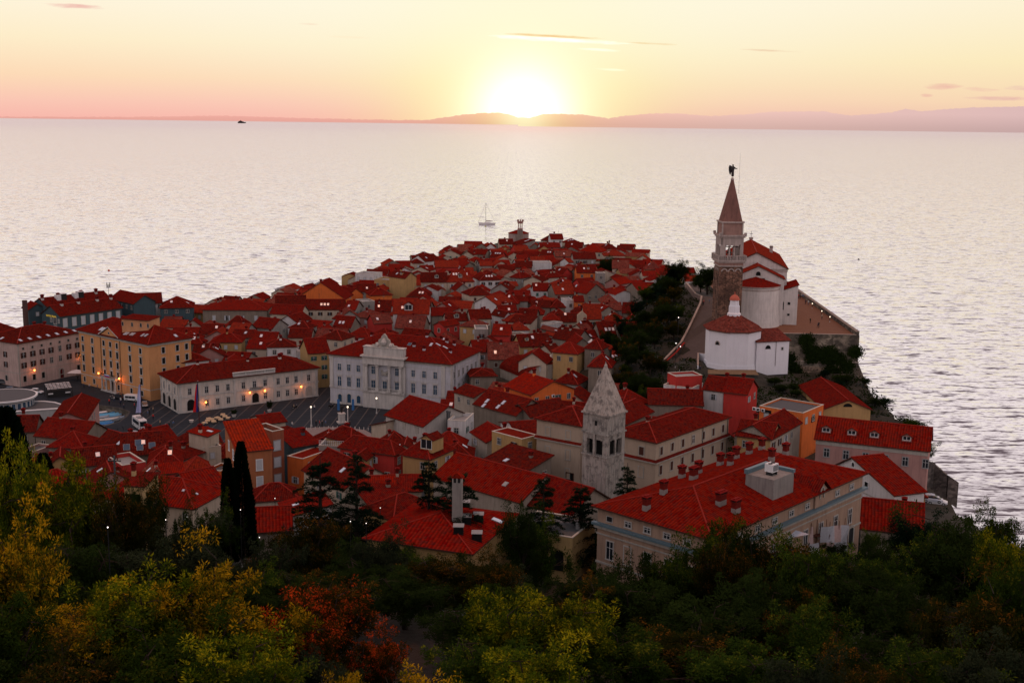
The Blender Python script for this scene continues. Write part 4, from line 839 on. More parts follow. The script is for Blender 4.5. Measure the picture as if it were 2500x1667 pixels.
# E zone cluster
h = LR('E', 808, 645, 1112, 737, 15, 15, zg=3, roof='gx', rh=3.8, wall='W', wmat=wallm((.55, .5, .46), .6), name='hall', cat='hall', rmat=RED, label='white walled hall under a plain red gabled roof at the corner of the square')
h.autowin(1, 'f', False, .6, 1.3, 1, 3, 'closed', TRIM, TRIM, 4)
mb = MB(); 
for a in (0, .7): mb.cyl(a, 0, -3, 3.5, .22, .22, 10, GREYD); mb.cyl(a, 0, 3.5, 4, .35, .35, 10, GREYD)
mo('flue', mb.mesh('flue'), h.root, (h.w/2+1, -1, h.H-1))
h = LR('E', 690, 725, 808, 760, 12.5, 7, zg=3, roof='shedl', rh=2, wall='C', name='house', cat='house', label='small cream lean-to house attached to the square side of the white hall')
T = [  # zone, Lx,Ly, Rx,Ry, eave, depth, roof, ridge, wall, label, rows, roofmat
 ('E', 875, 968, 952, 930, 17.5, 13, 'hip', 3, 'R', 'narrow dark red house with a hipped roof, beside the yellow shuttered one', 3, RED),
 ('E', 945, 965, 1162, 1003, 18, 9, 'hip', 4, 'Y', 'yellow town house with grey shutters and white roof pediment', 3, RED),
 ('E', 1505, 782, 1632, 866, 15.5, 8, 'gx', 2.6, 'K', 'old stone and plaster house with sagging gabled roof, inland of the white roof terrace', 2, RED),
 ('E', 1310, 712, 1452, 722, 15.5, 8, 'flat', .8, 'W', 'white roof terrace with an angular pergola, inland of the skylit roof', 1, GREY),
 ('E', 1742, 702, 1905, 835, 16, 8, 'gy', 2.5, 'W', 'white gabled house with one dark window, beneath the school wing', 1, RED),
 ('E', 1600, 1012, 1935, 1108, 17, 8, 'shed', 2.5, 'S', 'dark red lean-to roof seaward of the long church roof', 1, REDD),
 ('E', 1915, 845, 2045, 812, 19.5, 9, 'flat', .1, 'Y', 'tall pale yellow house with little balcony, abutting the school', 3, RED),
 ('E', 1530, 555, 1868, 648, 15, 10, 'gx', 4.2, 'S', 'large dark red roof with four white roof windows beside the town hall lane', 0, RED),
 ('E', 1365, 455, 1522, 500, 14.5, 8, 'gx', 2, 'K', 'small stone house with twisted roof just inland of the town hall side wall', 1, RED),
 ('E', 55, 905, 258, 872, 16.5, 8, 'shed', 2.2, 'B', 'house with a blue green upper wall and a railed deck beside it', 0, RED),
 ('E', 5, 985, 130, 1010, 15.5, 9, 'flat', .2, 'O', 'peach plastered house with teal shutters under the blue green upper wall', 2, RED),
 ('E', 262, 925, 515, 935, 15.8, 7, 'flat', .9, 'G', 'roof deck with white railings and table', 0, GREYD),
 ('E', 520, 873, 662, 838, 17.5, 8, 'hip', 3, 'Y', 'pale yellow house with hipped red roof next to the railed roof deck', 2, RED),
 ('E', 520, 1000, 640, 1010, 17, 6, 'gy', 1.4, 'Y', 'little dormer house with a white pediment below the pale yellow house', 1, RED),
 ('E', 140, 1090, 470, 1250, 17.5, 11, 'gx', 4.5, 'C', 'big pinkish red roof partly behind the cedars', 2, RED),
 ('E', 610, 1300, 880, 1290, 20, 8, 'gx', 3, 'S', 'glowing orange red roof ridge behind the cedar tops', 0, REDB),  # orange glow on this roof put into brighter tiles
 ('E', 680, 1380, 1010, 1330, 20, 9, 'shed', 2.5, 'S', 'low red lean-to roof between cedars and tall chimney', 0, RED),
 ('E', 1500, 330, 1705, 325, 12.5, 9, 'hip', 1.8, 'S', 'low stone house with broken red roof touching the town hall rear corner', 1, REDD),
 ('E', 1990, 480, 2340, 430, 18, 12, 'gy', 3.6, 'O', 'vivid orange red house with two small air units and sea facing roof', 0, REDB),
 ('E', 1985, 660, 2300, 610, 15, 9, 'gx', 3, 'S', 'brown stone house below the vivid orange red house', 0, REDD),
 ('F', 1525, 398, 1818, 448, 21, 11, 'flat', .4, 'O', 'modern flat roofed orange building with strip windows and air units', 1, GREYD),
 ('F', 1285, 292, 1438, 310, 22, 9, 'gx', 3.6, 'R', 'house with scarlet side wall and white arched gable near the path', 1, RED),
 ('F', 1150, 275, 1283, 292, 21.6, 8, 'gx', 3.4, 'W', 'white arched front joined to the scarlet walled house', 2, RED),
 ('F', 880, 260, 1075, 285, 21, 7, 'flat', .6, 'W', 'white modern house with overlapping roof terraces', 1, GREY),
 ('F', 965, 205, 1140, 195, 23.5, 5, 'flat', .5, 'R', 'scarlet topped upper terrace of the white modern house', 0, GREY),
 ('F', 785, 375, 1140, 385, 19, 9, 'gx', 3.6, 'S', 'wide dark red roof with vents between school and scarlet house', 0, REDD),
 ('F', 600, 385, 790, 365, 18.5, 9, 'hip', 3.5, 'S', 'dark red hipped roof directly behind the grey bell tower spire', 0, RED),
 ('F', 612, 515, 805, 425, 21, 9, 'gx', 3, 'S', 'red roof with one bright roof window in the school courtyard', 0, RED),
 ('F', 1375, 585, 1600, 612, 21, 9, 'gx', 3.2, 'Y', 'yellowish house with folded red roof seaward of the chimney row', 1, RED),
 ('F', 1600, 612, 1800, 500, 21, 8, 'gx', 3.2, 'K', 'wing with plain gable adjoining the flat roofed orange building', 0, RED),
 ('G', 585, 408, 896, 412, 17.5, 26, 'gy', 3.0, 'Y', 'barn-like ochre building with a lunette window in its gable', 0, RED),
 ('G', 530, 608, 1282, 690, 19.5, 9, 'gx', 5.0, 'P', 'long pink building above the sea with four dormers', 1, PT),
 ('G', 640, 800, 1058, 985, 21, 6.5, 'gyl', 4.6, 'W', 'white gabled house with long asymmetric red roof above the sea', 2, PT),
 ('G', 1062, 990, 1262, 998, 19, 6, 'hip', 1.8, 'Y', 'small cream yellow pavilion with hipped roof near the parked cars', 0, RED),
 ('G', 835, 1208, 1240, 1250, 19.5, 11, 'gx', 4.6, 'K', 'low red roofed house with dark shutters behind the villa', 1, PT),
 ('K', 455, 855, 1040, 912, 12.5, 10, 'gx', 4, 'S', 'wide red roof with crooked ridge between the round white building and the pink house', 0, RED),
 ('K', 620, 995, 1050, 1015, 12, 8, 'hip', 3.6, 'S', 'red hipped roof at the foot of the pink harbour house', 0, RED),
 ('K', 190, 805, 440, 800, 12, 8, 'gx', 3.8, 'S', 'mottled brown red roof below the round white building', 0, REDD),
 ('K', 255, 1060, 440, 1085, 10.5, 6, 'flat', .5, 'P', 'small salmon terrace house by the dark cypress', 0, GREYD),
 ('K', 1180, 1000, 1560, 1110, 12, 9, 'gx', 4, 'S', 'dark red roof by the bus street with orange attic wall', 0, REDD),
 ('K', 1560, 1110, 2060, 1075, 12.5, 11, 'gx', 4.6, 'S', 'dark red roof with three big glass roof windows near the silver car', 0, REDD),
 ('K', 1985, 970, 2260, 905, 12, 8, 'gx', 3.6, 'K', 'red roof with a recessed beige balcony near the flagpoles', 0, RED),
 ('K', 960, 1250, 1480, 1200, 14.5, 9, 'gx', 3.4, 'S', 'old brown red roof next to the blue railed terrace', 0, REDD),
 ('K', 1560, 1290, 1860, 1240, 14.5, 9, 'flat', .9, 'R', 'roof terrace with garden table, chairs and blue parapet', 0, GREY),
 ('K', 1890, 1235, 2310, 1215, 13.5, 9, 'hip', 3.4, 'S', 'red hipped roof with a pale valley strip near the orange apartment house', 0, RED),
 ('M', 545, 790, 820, 690, 13, 8, 'shed', 2, 'S', 'dark red lean-to roof among the small yards', 0, REDD),
 ('M', 870, 475, 1030, 400, 16.5, 4.5, 'shed', 1, 'C', 'cream attic tower with a small bright orange lean-to roof', 0, REDB),
 ('M', 820, 655, 1062, 622, 13.5, 8, 'flat', .3, 'C', 'cream yard house beneath the attic tower', 1, GREYD),
 ('M', 870, 960, 1062, 985, 14, 5, 'flat', .5, 'O', 'low orange lean-to block against the tall apartment house', 0, GREYD),
 ('M', 190, 990, 540, 960, 16.5, 5, 'shed', .8, 'R', 'narrow bright red strip of roof with pinkish chimney wall', 0, REDB),
 ('M', 1475, 215, 1640, 310, 9, 6, 'gy', 1.8, 'C', 'tiny gabled kiosk roof at the edge of the square', 0, RED),
 ('M', 1980, 500, 2200, 440, 10.5, 6, 'shed', 1.2, 'S', 'low dark red kiosk roof beside the curved stone bench', 0, REDD),
]
TH_ = {}
for k, lx, ly, rx, ry, ze, dp, rf, rh, wc, lab, rows, rm in T:
    zg_ = None
    h = LR(k, lx, ly, rx, ry, ze, dp, roof=rf, rh=rh*(.8 if rf != 'flat' else 1), wall=wc, name='house', cat='house', rmat=rm, label=lab)
    TH_[lab] = h
    big = lab.startswith(('long pink', 'white gabled house with long', 'barn'))
    if rows and not big: h.autowin(rows, 'frl' if k in 'EF' else 'fr', True)
    elif not big and R_.random() < .6: h.autowin(1, 'f', False)
    if rf != 'flat' and R_.random() < .75 and not big: h.chimney(R_.uniform(-.3, .3)*h.w, R_.uniform(.0, .2)*h.d, R_.uniform(.7, 1.4))
    if rf in ('gx', 'hip', 'shed') and R_.random() < .35 and not big: h.sky(R_.uniform(-.25, .25)*h.w, -h.d*.25)
h = TH_['long pink building above the sea with four dormers']
for u in (-9.5, -4.2, .4, 6.9): h.dormer(u, -h.d/2+1.1, 1.9, 1.1, 3, REDB)
for i in range(6): h.win('f', -9+i*4, h.H-3.6, 1.0, 1.7, 'plain', GREY)
h.win('f', h.w/2-3.4, .3, 3, 4.2, 'arch', TRIM, BLACK, name='passage')
mb = MB(); mb.box(-h.w/2-.05, h.w/2+.05, -.1, 0, h.H-1.1, h.H-.1, TRIM); loc, rz_ = h.face('f', 0, 0); mo('cornice', mb.mesh('cornice'), h.root, loc, rz_)
h = TH_['white gabled house with long asymmetric red roof above the sea']; h.win('f', 1.2, h.H-.9, 1.0, 1.0, 'plain', WHITE, BLACK); h.win('f', 1.2, h.H-4.4, 1.1, 1.6, 'plain', WHITE)
h.win('f', -h.w*.16, h.H+1.9, .8, .8, 'arch', WHITE)
band(h, h.H-2.2, .15, .06, TRIM, 'string_course')
h = TH_['barn-like ochre building with a lunette window in its gable']
mb = MB(); mb.face([(1.1*math.cos(PI*i/12), 0, .9*math.sin(PI*i/12)) for i in range(13)], BLACK); loc, rz_ = h.face('f', 0, h.H+.6); mo('lunette', mb.mesh('lunette'), h.root, (loc[0], loc[1]-.04, loc[2]), rz_)
for i in range(10): h.win('l', -11.5+i*2.5, h.H-4.5, .7, 2.8, 'closed', h.wmat, BLACK, False)
h = TH_['yellow town house with grey shutters and white roof pediment']
h.dormer(h.w*.27, -h.d/2+1.2, 3, 2.2, 4, RED); h.chimney(h.w*.12, -2.2, 1.6, .8)
mb = MB(); q = onroof(TH_['large dark red roof with four white roof windows beside the town hall lane'], 'E', 1640, 540)
h = TH_['large dark red roof with four white roof windows beside the town hall lane']
for x, y in ((1632, 535), (1605, 567), (1722, 580), (1765, 545)): q = onroof(h, 'E', x, y); h.sky(q[0], q[1], .8, 1.3)
h = TH_['dark red roof with three big glass roof windows near the silver car']
for x, y in ((1615, 1010), (1765, 950), (1785, 1005), (1940, 980)): q = onroof(h, 'K', x, y); h.sky(q[0], q[1], 1.3, 1.7, GLASSB)
h = TH_['modern flat roofed orange building with strip windows and air units']
for u, w_ in ((-3.5, 1.9), (2, 1.9)): h.win('f', u, h.H-.9, w_, .5, 'closed', BLACK, BLACK, False)
h.win('r', 0, h.H-2.5, 1.6, 1.0, 'closed', BLACK, BLACK, False)
for u in (-6.6, -5.6, -4.4):
    mb = MB(); mb.box(-.42, .42, -.4, 0, 0, .7, WHITE); mb.cyl(0, 0, 0, .01, .01, .01, 6, DARK); mb.box(-.28, .28, -.42, -.4, .08, .62, DARK); loc, rz_ = h.face('f', u, h.H-.8); mo('air_conditioner', mb.mesh('air_conditioner'), h.root, loc, rz_)
h = TH_['vivid orange red house with two small air units and sea facing roof']
for u, z in ((0, -1.4), (-4.5, -3)):
    mb = MB(); mb.box(-.42, .42, -.4, 0, 0, .7, WHITE); mb.box(-.28, .28, -.42, -.4, .08, .62, DARK); loc, rz_ = h.face('f', u, h.H+z); mo('air_conditioner', mb.mesh('air_conditioner'), h.root, loc, rz_)
for lab, n in (('roof deck with white railings and table', 16), ('roof terrace with garden table, chairs and blue parapet', 0)):
    h = TH_[lab]
    if n:
        for yy in (-h.d/2, h.d/2-.06):
            mb = MB()
            for i in range(n): x = -h.w/2+.1+i*(h.w-.2)/(n-1); mb.box(x-.03, x+.03, yy, yy+.06, h.H+.9, h.H+2, WHITE)
            for z in (1.3, 1.65, 2): mb.box(-h.w/2, h.w/2, yy+.003, yy+.05, h.H+z, h.H+z+.05, WHITE)
            mb.build('railing', h.root)

# pink harbour house, narrow with flagpole side
C, Rr, L = P('K', 1105, 655, 13.5), P('K', 1205, 560, 13.5), P('K', 880, 545, 13.5)
h = House(Vector((-110.3, 277.2)), Vector((-102.2, 278.8)), 21, 13.5, zg=2.3, roof='gy', rh=1.9, wall='P', name='harbour_house', cat='house', rmat=RED, label='narrow salmon pink house with blue grey shutters beside the little boat basin', o=.4)
for v in (-8, -4.5, -1, 2.5): 
    for z in (h.H-2.8, h.H-6, h.H-9): h.win('r', v, z, .8, 1.5, 'closed', TRIM, plain((.12, .14, .2), .6))
h.autowin(1, 'f', False, style='plain')

# round modernist white building
q = P('A', 30, 965, 9.5); t = thing('round_building', 'white modernist building of two curved drums with flat grey roofs', 'building', (q.x, q.y, 2.3))
ww = wallm((.42, .41, .4), .3)
mb = MB(); mb.cyl(0, 0, -1, 7.2, 7.6, 7.6, 40, ww); mb.cyl(0, 0, 7.2, 7.6, 8.6, 8.6, 40, WHITE); mb.cyl(0, 0, 7.6, 7.62, 8.1, 8.1, 40, GREYD); mb.build('upper_drum', t)
for i in range(9):
    a = -PI/2+.1+i*.2; mb = MB(); mb.box(-.5, .5, -.05, 0, 0, 1.5, GLASSB); ring(mb, 1, 1.5, .08, 0, -.1, WHITE); o = mo('window', mb.mesh('window'), t, (7.6*math.cos(a), 7.6*math.sin(a), 5), a+PI/2)
pts = [P('K', x, y, 7.5) for x, y in ((140, 540), (860, 490), (800, 455), (700, 425), (560, 410), (400, 412), (300, 430), (180, 470))]
mb = MB(); poly = [(p.x-q.x, p.y-q.y) for p in pts]; mb.prism(poly, -2, 5.0, ww, GREYD)
for i in range(len(poly)):
    a = Vector((*poly[i], 5.0)); b = Vector((*poly[(i+1) % len(poly)], 5.0)); mb.tube([a, b], .28, 5, WHITE)
mb.build('lower_drum', t); FOOT.append((Vector((q.x, q.y)), Vector((1, 0)), Vector((0, 1)), 16, 16)); FOOT.append((Vector((sum(p.x for p in pts)/8, sum(p.y for p in pts)/8)), Vector((1, 0)), Vector((0, 1)), 18, 9))

# ================================================================== CHURCH HILL
BRICK = stonem((.17, .085, .055), 1.0); LST = wallm((.5, .4, .36), .8); PKS = wallm((.38, .21, .17), .8); CHW = wallm((.74, .66, .62), .5); BPW = wallm((.84, .8, .84), .14)
Yc = 349; ctr = PY('D', 468, 900, Yc); cz = lambda y: PY('D', 470, y, Yc-3.4).z
zg = 24.6; z_arc, z_b0, z_b1, z_cor, z_blk, z_tip = cz(735)-zg, cz(688)-zg, cz(600)-zg, cz(540)-zg, cz(448)-zg, PY('D', 495, 180, Yc).z-zg
x0 = PY('D', 395, 750, Yc-3.4).x; x1 = PY('D', 548, 750, Yc-3.4).x; hw = (x1-x0)/2; cx = (x0+x1)/2+.35; cy = Yc
t = thing('church_bell_tower', 'tall brick bell tower with white belfry and steep spire topped by a winged figure', 'bell tower', (cx, cy, zg), .06)
FOOT.append((Vector((cx, cy)), Vector((1, 0)), Vector((0, 1)), 8, 8))
mb = MB(); mb.box(-hw+.15, hw-.15, -hw+.15, hw-.15, -2, z_arc, BRICK)
for f in range(4):
    M = Matrix.Rotation(f*PI/2, 4, 'Z')
    for i in range(4):
        x = -hw+.45+i*(2*hw-.9)/3; mb.box(x-.42, x+.42, -hw-.02, -hw+.3, -2, z_arc-.5, BRICK, M)
mb.build('shaft', t)
mb = MB()
for f in range(4):
    M = Matrix.Rotation(f*PI/2, 4, 'Z')
    for i in range(3):
        xc = -hw+.45+(i+.5)*(2*hw-.9)/3; r0, r1 = .62, .98
        for k in range(8):
            a, b = PI*k/8, PI*(k+1)/8
            q = [M @ Vector((xc+r*math.cos(c), -hw-.12, z_arc-1.4+r*math.sin(c))) for r, c in ((r0, a), (r1, a), (r1, b), (r0, b))]; mb.face(q, LST)
mb.box(-hw-.15, hw+.15, -hw-.15, hw+.15, z_arc-.003, z_arc+.35, LST); mb.box(-hw, hw, -hw, hw, z_arc+.35, z_b0-.6, PKS)
mb.build('arcade_frieze', t)
e = hw+.75; mb = MB(); mb.box(-e, e, -e, e, z_b0-.6, z_b0-.2, LST); mb.box(-e+.3, e-.3, -e+.3, e-.3, z_b0-1.0, z_b0-.603, LST)
mb.build('gallery', t)
mb = MB()
for f in range(4):
    M = Matrix.Rotation(f*PI/2, 4, 'Z')
    for i in range(17): x = -e+.15+i*(2*e-.3)/16; mb.box(x-.08, x+.08, -e+.08, -e+.24, z_b0-.2, z_b0+1.0, LST, M)
    for x in (-e+.2, -e/3, e/3, e-.2): mb.box(x-.2, x+.2, -e+.02, -e+.34, z_b0-.2, z_b0+1.05, LST, M)
    mb.box(-e+.05, e-.05, -e+.03, -e+.33, z_b0+1.003, z_b0+1.2, LST, M)
mb.build('balustrade', t)
mb = MB(); bh = hw-.15; zb0, zb1 = z_b0-.2, z_b1+2.2
for f in range(4):
    M = Matrix.Rotation(f*PI/2, 4, 'Z')
    mb.box(-bh, -bh+1.5, -bh, -bh+.9, zb0, zb1, LST, M)
    for x in (-.72, .72): mb.box(x-.19, x+.19, -bh, -bh+.5, zb0, z_b1-.5, LST, M)
    mb.box(-bh+1.5, bh-.0, -bh+.003, -bh+.6, z_b1+.25, zb1, LST, M)
    for xc in (-1.4, 0, 1.4):
        for k in range(6):
            a, b = PI*k/6, PI*(k+1)/6; r = .52
            q = [(xc+r*math.cos(a), -bh, z_b1-.5+r*math.sin(a)), (xc+r*math.cos(b), -bh, z_b1-.5+r*math.sin(b)), (xc+r*1.4*math.cos(b), -bh, z_b1+.25 if 1 else 0), (xc+r*1.4*math.cos(a), -bh, z_b1+.25)]
            mb.face([M @ Vector(p) for p in q], LST)
mb.build('belfry', t)
mb = MB(); mb.lathe(0, 0, [(0, zb0+3.4), (.3, zb0+3.3), (.5, zb0+2.2), (.9, zb0+1.7)], 14, plain((.06, .04, .03), .4, .8)); mb.box(-bh+.5, bh-.5, -.1, .1, zb0+3.4, zb0+3.6, BROWN); mb.build('bell', t)
mb = MB(); mb.box(-bh, bh, -bh, bh, zb1+.003, z_cor-.5, PKS); e2 = hw+.5
mb.box(-e2+.3, e2-.3, -e2+.3, e2-.3, z_cor-.497, z_cor-.1, LST); mb.box(-e2, e2, -e2, e2, z_cor-.097, z_cor+.3, LST)
for a in (-1, 1):
    for b in (-1, 1): mb.box(a*(e2-.3)-.35, a*(e2-.3)+.35, b*(e2-.3)-.35, b*(e2-.3)+.35, z_cor+.303, z_cor+1.0, LST)
mb.build('cornice', t)
mb = MB(); q = hw-.55; mb.box(-q, q, -q, q, z_cor+.3, z_blk-.4, PKS); mb.box(-q-.45, q+.45, -q-.45, q+.45, z_blk-.397, z_blk, LST)
for a in (-1, 1):
    for b in (-1, 1): mb.box(a*q-.2, a*q+.2, b*q-.2, b*q+.2, z_cor+.31, z_blk-.41, LST)
mb.build('attic', t)
mb = MB(); n = 8; rr = q*1.02; zt_ = z_tip
base = [(-rr, -rr*.72), (-rr*.72, -rr), (rr*.72, -rr), (rr, -rr*.72), (rr, rr*.72), (rr*.72, rr), (-rr*.72, rr), (-rr, rr*.72)]
SPR = wallm((.22, .095, .075), 1.0)
for i in range(8):
    a, b = base[i], base[(i+1) % 8]; k = .11; mb.face([(a[0], a[1], z_blk), (b[0], b[1], z_blk), (b[0]*k, b[1]*k, zt_), (a[0]*k, a[1]*k, zt_)], SPR)
mb.lathe(0, 0, [(.45, zt_-.1), (.55, zt_+.15), (.3, zt_+.35), (.35, zt_+.6)], 10, LST); mb.build('spire', t)
def skin(nodes, edges, sub=1, name='body', mat=None):
    me = bpy.data.meshes.new(name); me.from_pydata([n[0] for n in nodes], edges, [])
    o = bpy.data.objects.new('tmp', me); col.objects.link(o); m = o.modifiers.new('s', 'SKIN'); m.use_smooth_shade = True
    for i, n in enumerate(nodes):
        v = me.skin_vertices[0].data[i]; v.radius = n[1] if isinstance(n[1], tuple) else (n[1], n[1])
    me.skin_vertices[0].data[0].use_root = True
    if sub: s = o.modifiers.new('u', 'SUBSURF'); s.levels = sub; s.render_levels = sub
    dg = bpy.context.evaluated_depsgraph_get(); out = bpy.data.meshes.new_from_object(o.evaluated_get(dg)); out.name = name
    out.materials.clear()
    for mm in (mat if isinstance(mat, list) else [mat]): out.materials.append(mm)
    bpy.data.objects.remove(o); bpy.data.meshes.remove(me); return out
BRZ = plain((.03, .024, .024), .5, .5)
nodes = [((0, 0, 1.4), (.42, .32)), ((0, 0, 2.2), (.5, .34)), ((0, 0, 2.75), (.2, .17)), ((0, 0, 3.05), (.24, .25)), ((0, 0, 3.3), (.2, .2)), ((0, 0, .7), (.42, .34)), ((0, 0, 0), (.48, .4)),
         ((.5, 0, 2.4), .2), ((.85, -.1, 2.1), .14), ((1.25, -.2, 2.25), .1), ((-.45, 0, 2.4), .2), ((-.55, -.3, 1.9), .14), ((-.3, -.55, 1.7), .1)]
ed = [(0, 1), (1, 2), (2, 3), (3, 4), (0, 5), (5, 6), (1, 7), (7, 8), (8, 9), (1, 10), (10, 11), (11, 12)]
fig = mo('winged_figure', skin(nodes, ed, 1, 'winged_figure', BRZ), t, (0, 0, zt_+.75)); fig.scale = (1.05, 1.05, 1.12)
for s in (-1, 1):
    mb = MB(); w = [(0, 0, 2.3), (-.55, 0, 2.9), (-1.05, 0, 3.0), (-1.3, 0, 2.5), (-1.25, 0, 1.7), (-1.0, 0, .9), (-.7, 0, .5), (-.45, 0, 1.2), (-.2, 0, 1.8)]
    w = [Vector((p[0]*.8, .25+(s+1)*.12-p[0]*.1*s, p[2])) for p in w]; mb.face(w, BRZ); mb.face([p+Vector((0, .08, 0)) for p in reversed(w)], BRZ)
    for i in range(len(w)): j = (i+1) % len(w); mb.face([w[i], w[j], w[j]+Vector((0, .08, 0)), w[i]+Vector((0, .08, 0))], BRZ)
    mb.build('wing', fig)
mb = MB(); mb.cyl(2.0, 0, z_tip-4, z_tip+7.5, .035, .02, 5, IRON); mb.build('lightning_rod', t)

# basilica: nave, choir, apse
zn = 24.8
ap = P('D', 648, 640, 46.6); far = P('D', 610, 558, 46.6); ax = (far-ap).to_2d(); ln = min(ax.length, 46); ax.normalize(); px_ = Vector((ax.y, -ax.x))
REDN = roofm((.66, .075, .035), (.6, .06, .03))
def CHs(off, width, depth, ze, rh, fwd, name, label, **kw):
    c = ap.to_2d()+ax*fwd+px_*off; L = c-px_*width/2; Rr = c+px_*width/2
    return House(L, Rr, depth, ze, zg=zn, roof=kw.pop('roof', 'gy'), rh=rh, wmat=CHW, name=name, label=label, cat='church', rmat=kw.pop('rmat', REDC), **kw)
CHURCH = thing('church', 'large white church with stepped red gables and a round apse on the hill', 'church', (ap.x, ap.y, zn))
def adopt(h, nm):
    """fold a block into the church as a named part: its pieces become one mesh"""
    M = CHURCH.matrix_basis.inverted() @ h.root.matrix_basis
    for o in list(h.root.children):
        o.parent = CHURCH; o.matrix_basis = M @ o.matrix_basis
        if o.name.startswith('wall'): o.name = nm+'_wall'
        if o.name.startswith('roof'): o.name = nm+'_roof'
    bpy.data.objects.remove(h.root); 
h = CHs(0, 19, ln, 41.6, 4.9, 0, 'nave', 'x', thick=.3, rmat=REDN); mb = MB()
for z in (.9, .4): mb.box(-h.w/2-.2, h.w/2+.2, -h.d/2-.2, h.d/2, h.H-z, h.H-z+.2, LST)
mb.build('cornice', h.root); mb = MB(); mb.cyl(0, h.d/2-.5, h.H+4.6, h.H+5.6, .5, .8, 8, LST); mb.box(-.06, .06, h.d/2-.56, h.d/2-.44, h.H+5.6, h.H+7.8, IRON); mb.box(-.5, .5, h.d/2-.56, h.d/2-.44, h.H+6.8, h.H+6.95, IRON); mb.build('cross', h.root)
h.chimney(6.2, h.d*.2, 1.6, 1.0, .8, False, LST); adopt(h, 'nave')
h = CHs(.3, 15.6, 9, 39.3, 3.9, -8.5, 'choir', 'x', rmat=REDN); h.win('f', 0, h.H+.9, 1.4, 1.3, 'arch', CHW, BLACK, name='lunette')
mb = MB(); loc, rz_ = h.face('f', 0, h.H-.6); mb.box(-2, 2, -.2, 0, 0, .75, BLACK); mb.box(-2.15, 2.15, -.3, 0, .75, .9, LST); mo('low_window', mb.mesh('low_window'), h.root, loc, rz_); adopt(h, 'choir')
h = CHs(9.8, 5.5, 13, 35.5, 2.2, -7, 'side_chapel', 'x', roof='shedl', o=.3)
for u, z, w_, hh in ((.2, 5.6, .8, .8), (.2, 2.2, .7, .7), (-1.8, 4.0, 1.0, 2.6)): h.win('f', u, z+1, w_, hh, 'arch' if hh > 2 else 'small', CHW, BLACK, name='window')
adopt(h, 'side_chapel')
c = ap.to_2d()+ax*-8.5-px_*0.3; c3 = (c.x-ap.x, c.y-ap.y); ha = 37.6-zn
mb = MB(); r = 7.1; mb.lathe(c3[0], c3[1], [(r+.9, -1.5), (r+.25, 2.5), (r, 5), (r, ha)], 48, CHW); mb.lathe(c3[0], c3[1], [(r, ha-1.3), (r+.15, ha-1.25), (r+.15, ha-1.0), (r, ha-.95)], 48, LST); mb.lathe(c3[0], c3[1], [(r, ha-.5), (r+.35, ha-.4), (r+.35, ha)], 48, LST); mb.build('apse', CHURCH, smooth=False)
mb = MB(); n = 40
for i in range(n):
    a, b = 2*PI*i/n, 2*PI*(i+1)/n; R1 = r+.5
    mb.face([(c3[0]+R1*math.cos(a), c3[1]+R1*math.sin(a), ha+.01), (c3[0]+R1*math.cos(b), c3[1]+R1*math.sin(b), ha+.01), (c3[0], c3[1], ha+2.3)], REDC, [(R1*a, 0), (R1*b, 0), (R1*(a+b)/2, R1)])
mb.build('apse_roof', CHURCH)
FOOT.append((c, Vector((1, 0)), Vector((0, 1)), 15, 15))

# octagonal baptistery with lantern
bl, br = PY('D', 330, 1150, 327), PY('D', 662, 1160, 327); bc = (bl+br)/2; rb_ = (br-bl).length/2; zb = PY('D', 460, 1380, 320).z; ze = PY('D', 460, 1150, 320).z; za = PY('D', 510, 1040, 327).z
t = thing('baptistery', 'low white octagonal baptistery with faded tile cone and small domed lantern', 'chapel', (bc.x, 327, zb)); H = ze-zb
R8 = rb_/math.cos(PI/8)*.985; mb = MB(); mb.cyl(0, 0, -2, H, R8, R8, 8, BPW, PI/8); mb.cyl(0, 0, -2, .6, R8+.35, R8+.2, 8, BPW, PI/8); mb.cyl(0, 0, H-.5, H-.05, R8+.05, R8+.3, 8, LST, PI/8); mb.build('wall', t)
mb = MB(); Rr_ = R8+.8
for i in range(8):
    a, b = PI/8+2*PI*i/8, PI/8+2*PI*(i+1)/8; A = (Rr_*math.cos(a), Rr_*math.sin(a), H); B = (Rr_*math.cos(b), Rr_*math.sin(b), H); k = .17; zz = za-zb
    sl = (Vector(A)-Vector(B)).length; mb.face([A, B, (B[0]*k, B[1]*k, zz), (A[0]*k, A[1]*k, zz)], REDO, [(-sl/2, 0), (sl/2, 0), (sl/2*k, Rr_), (-sl/2*k, Rr_)]); mb.tube([Vector(A), Vector((A[0]*k, A[1]*k, zz))], .14, 5, REDO)
mb.cyl(0, 0, H-.15, H-.02, Rr_, Rr_, 8, BROWN, PI/8); mb.build('roof', t)
mb = MB(); zz = za-zb; mb.lathe(0, 0, [(1.9, zz-.3), (1.9, zz+.4), (1.55, zz+.6), (1.5, zz+2.4), (1.3, zz+2.7), (1.2, zz+3.9), (1.4, zz+4.1)], 8, BPW); mb.build('lantern', t)
mb = MB(); mb.lathe(0, 0, [(1.45, zz+4.1), (1.3, zz+4.7), (.8, zz+5.3), (.15, zz+5.6), (.1, zz+6.3), (0, zz+6.4)], 16, plain((.45, .12, .08), .8)); mb.build('dome', t)
for a in (-2.1,):
    wm_ = winmesh('arch', 1.1, .95, LST, BLACK); rr_ = R8*math.cos(PI/8); a = -PI/2-PI/4; o = mo('lunette', wm_[0], t, (rr_*math.cos(a), rr_*math.sin(a), H-4), a+PI/2); mo('pane', wm_[1], o)
FOOT.append((Vector((bc.x, 327)), Vector((1, 0)), Vector((0, 1)), 2*R8, 2*R8))
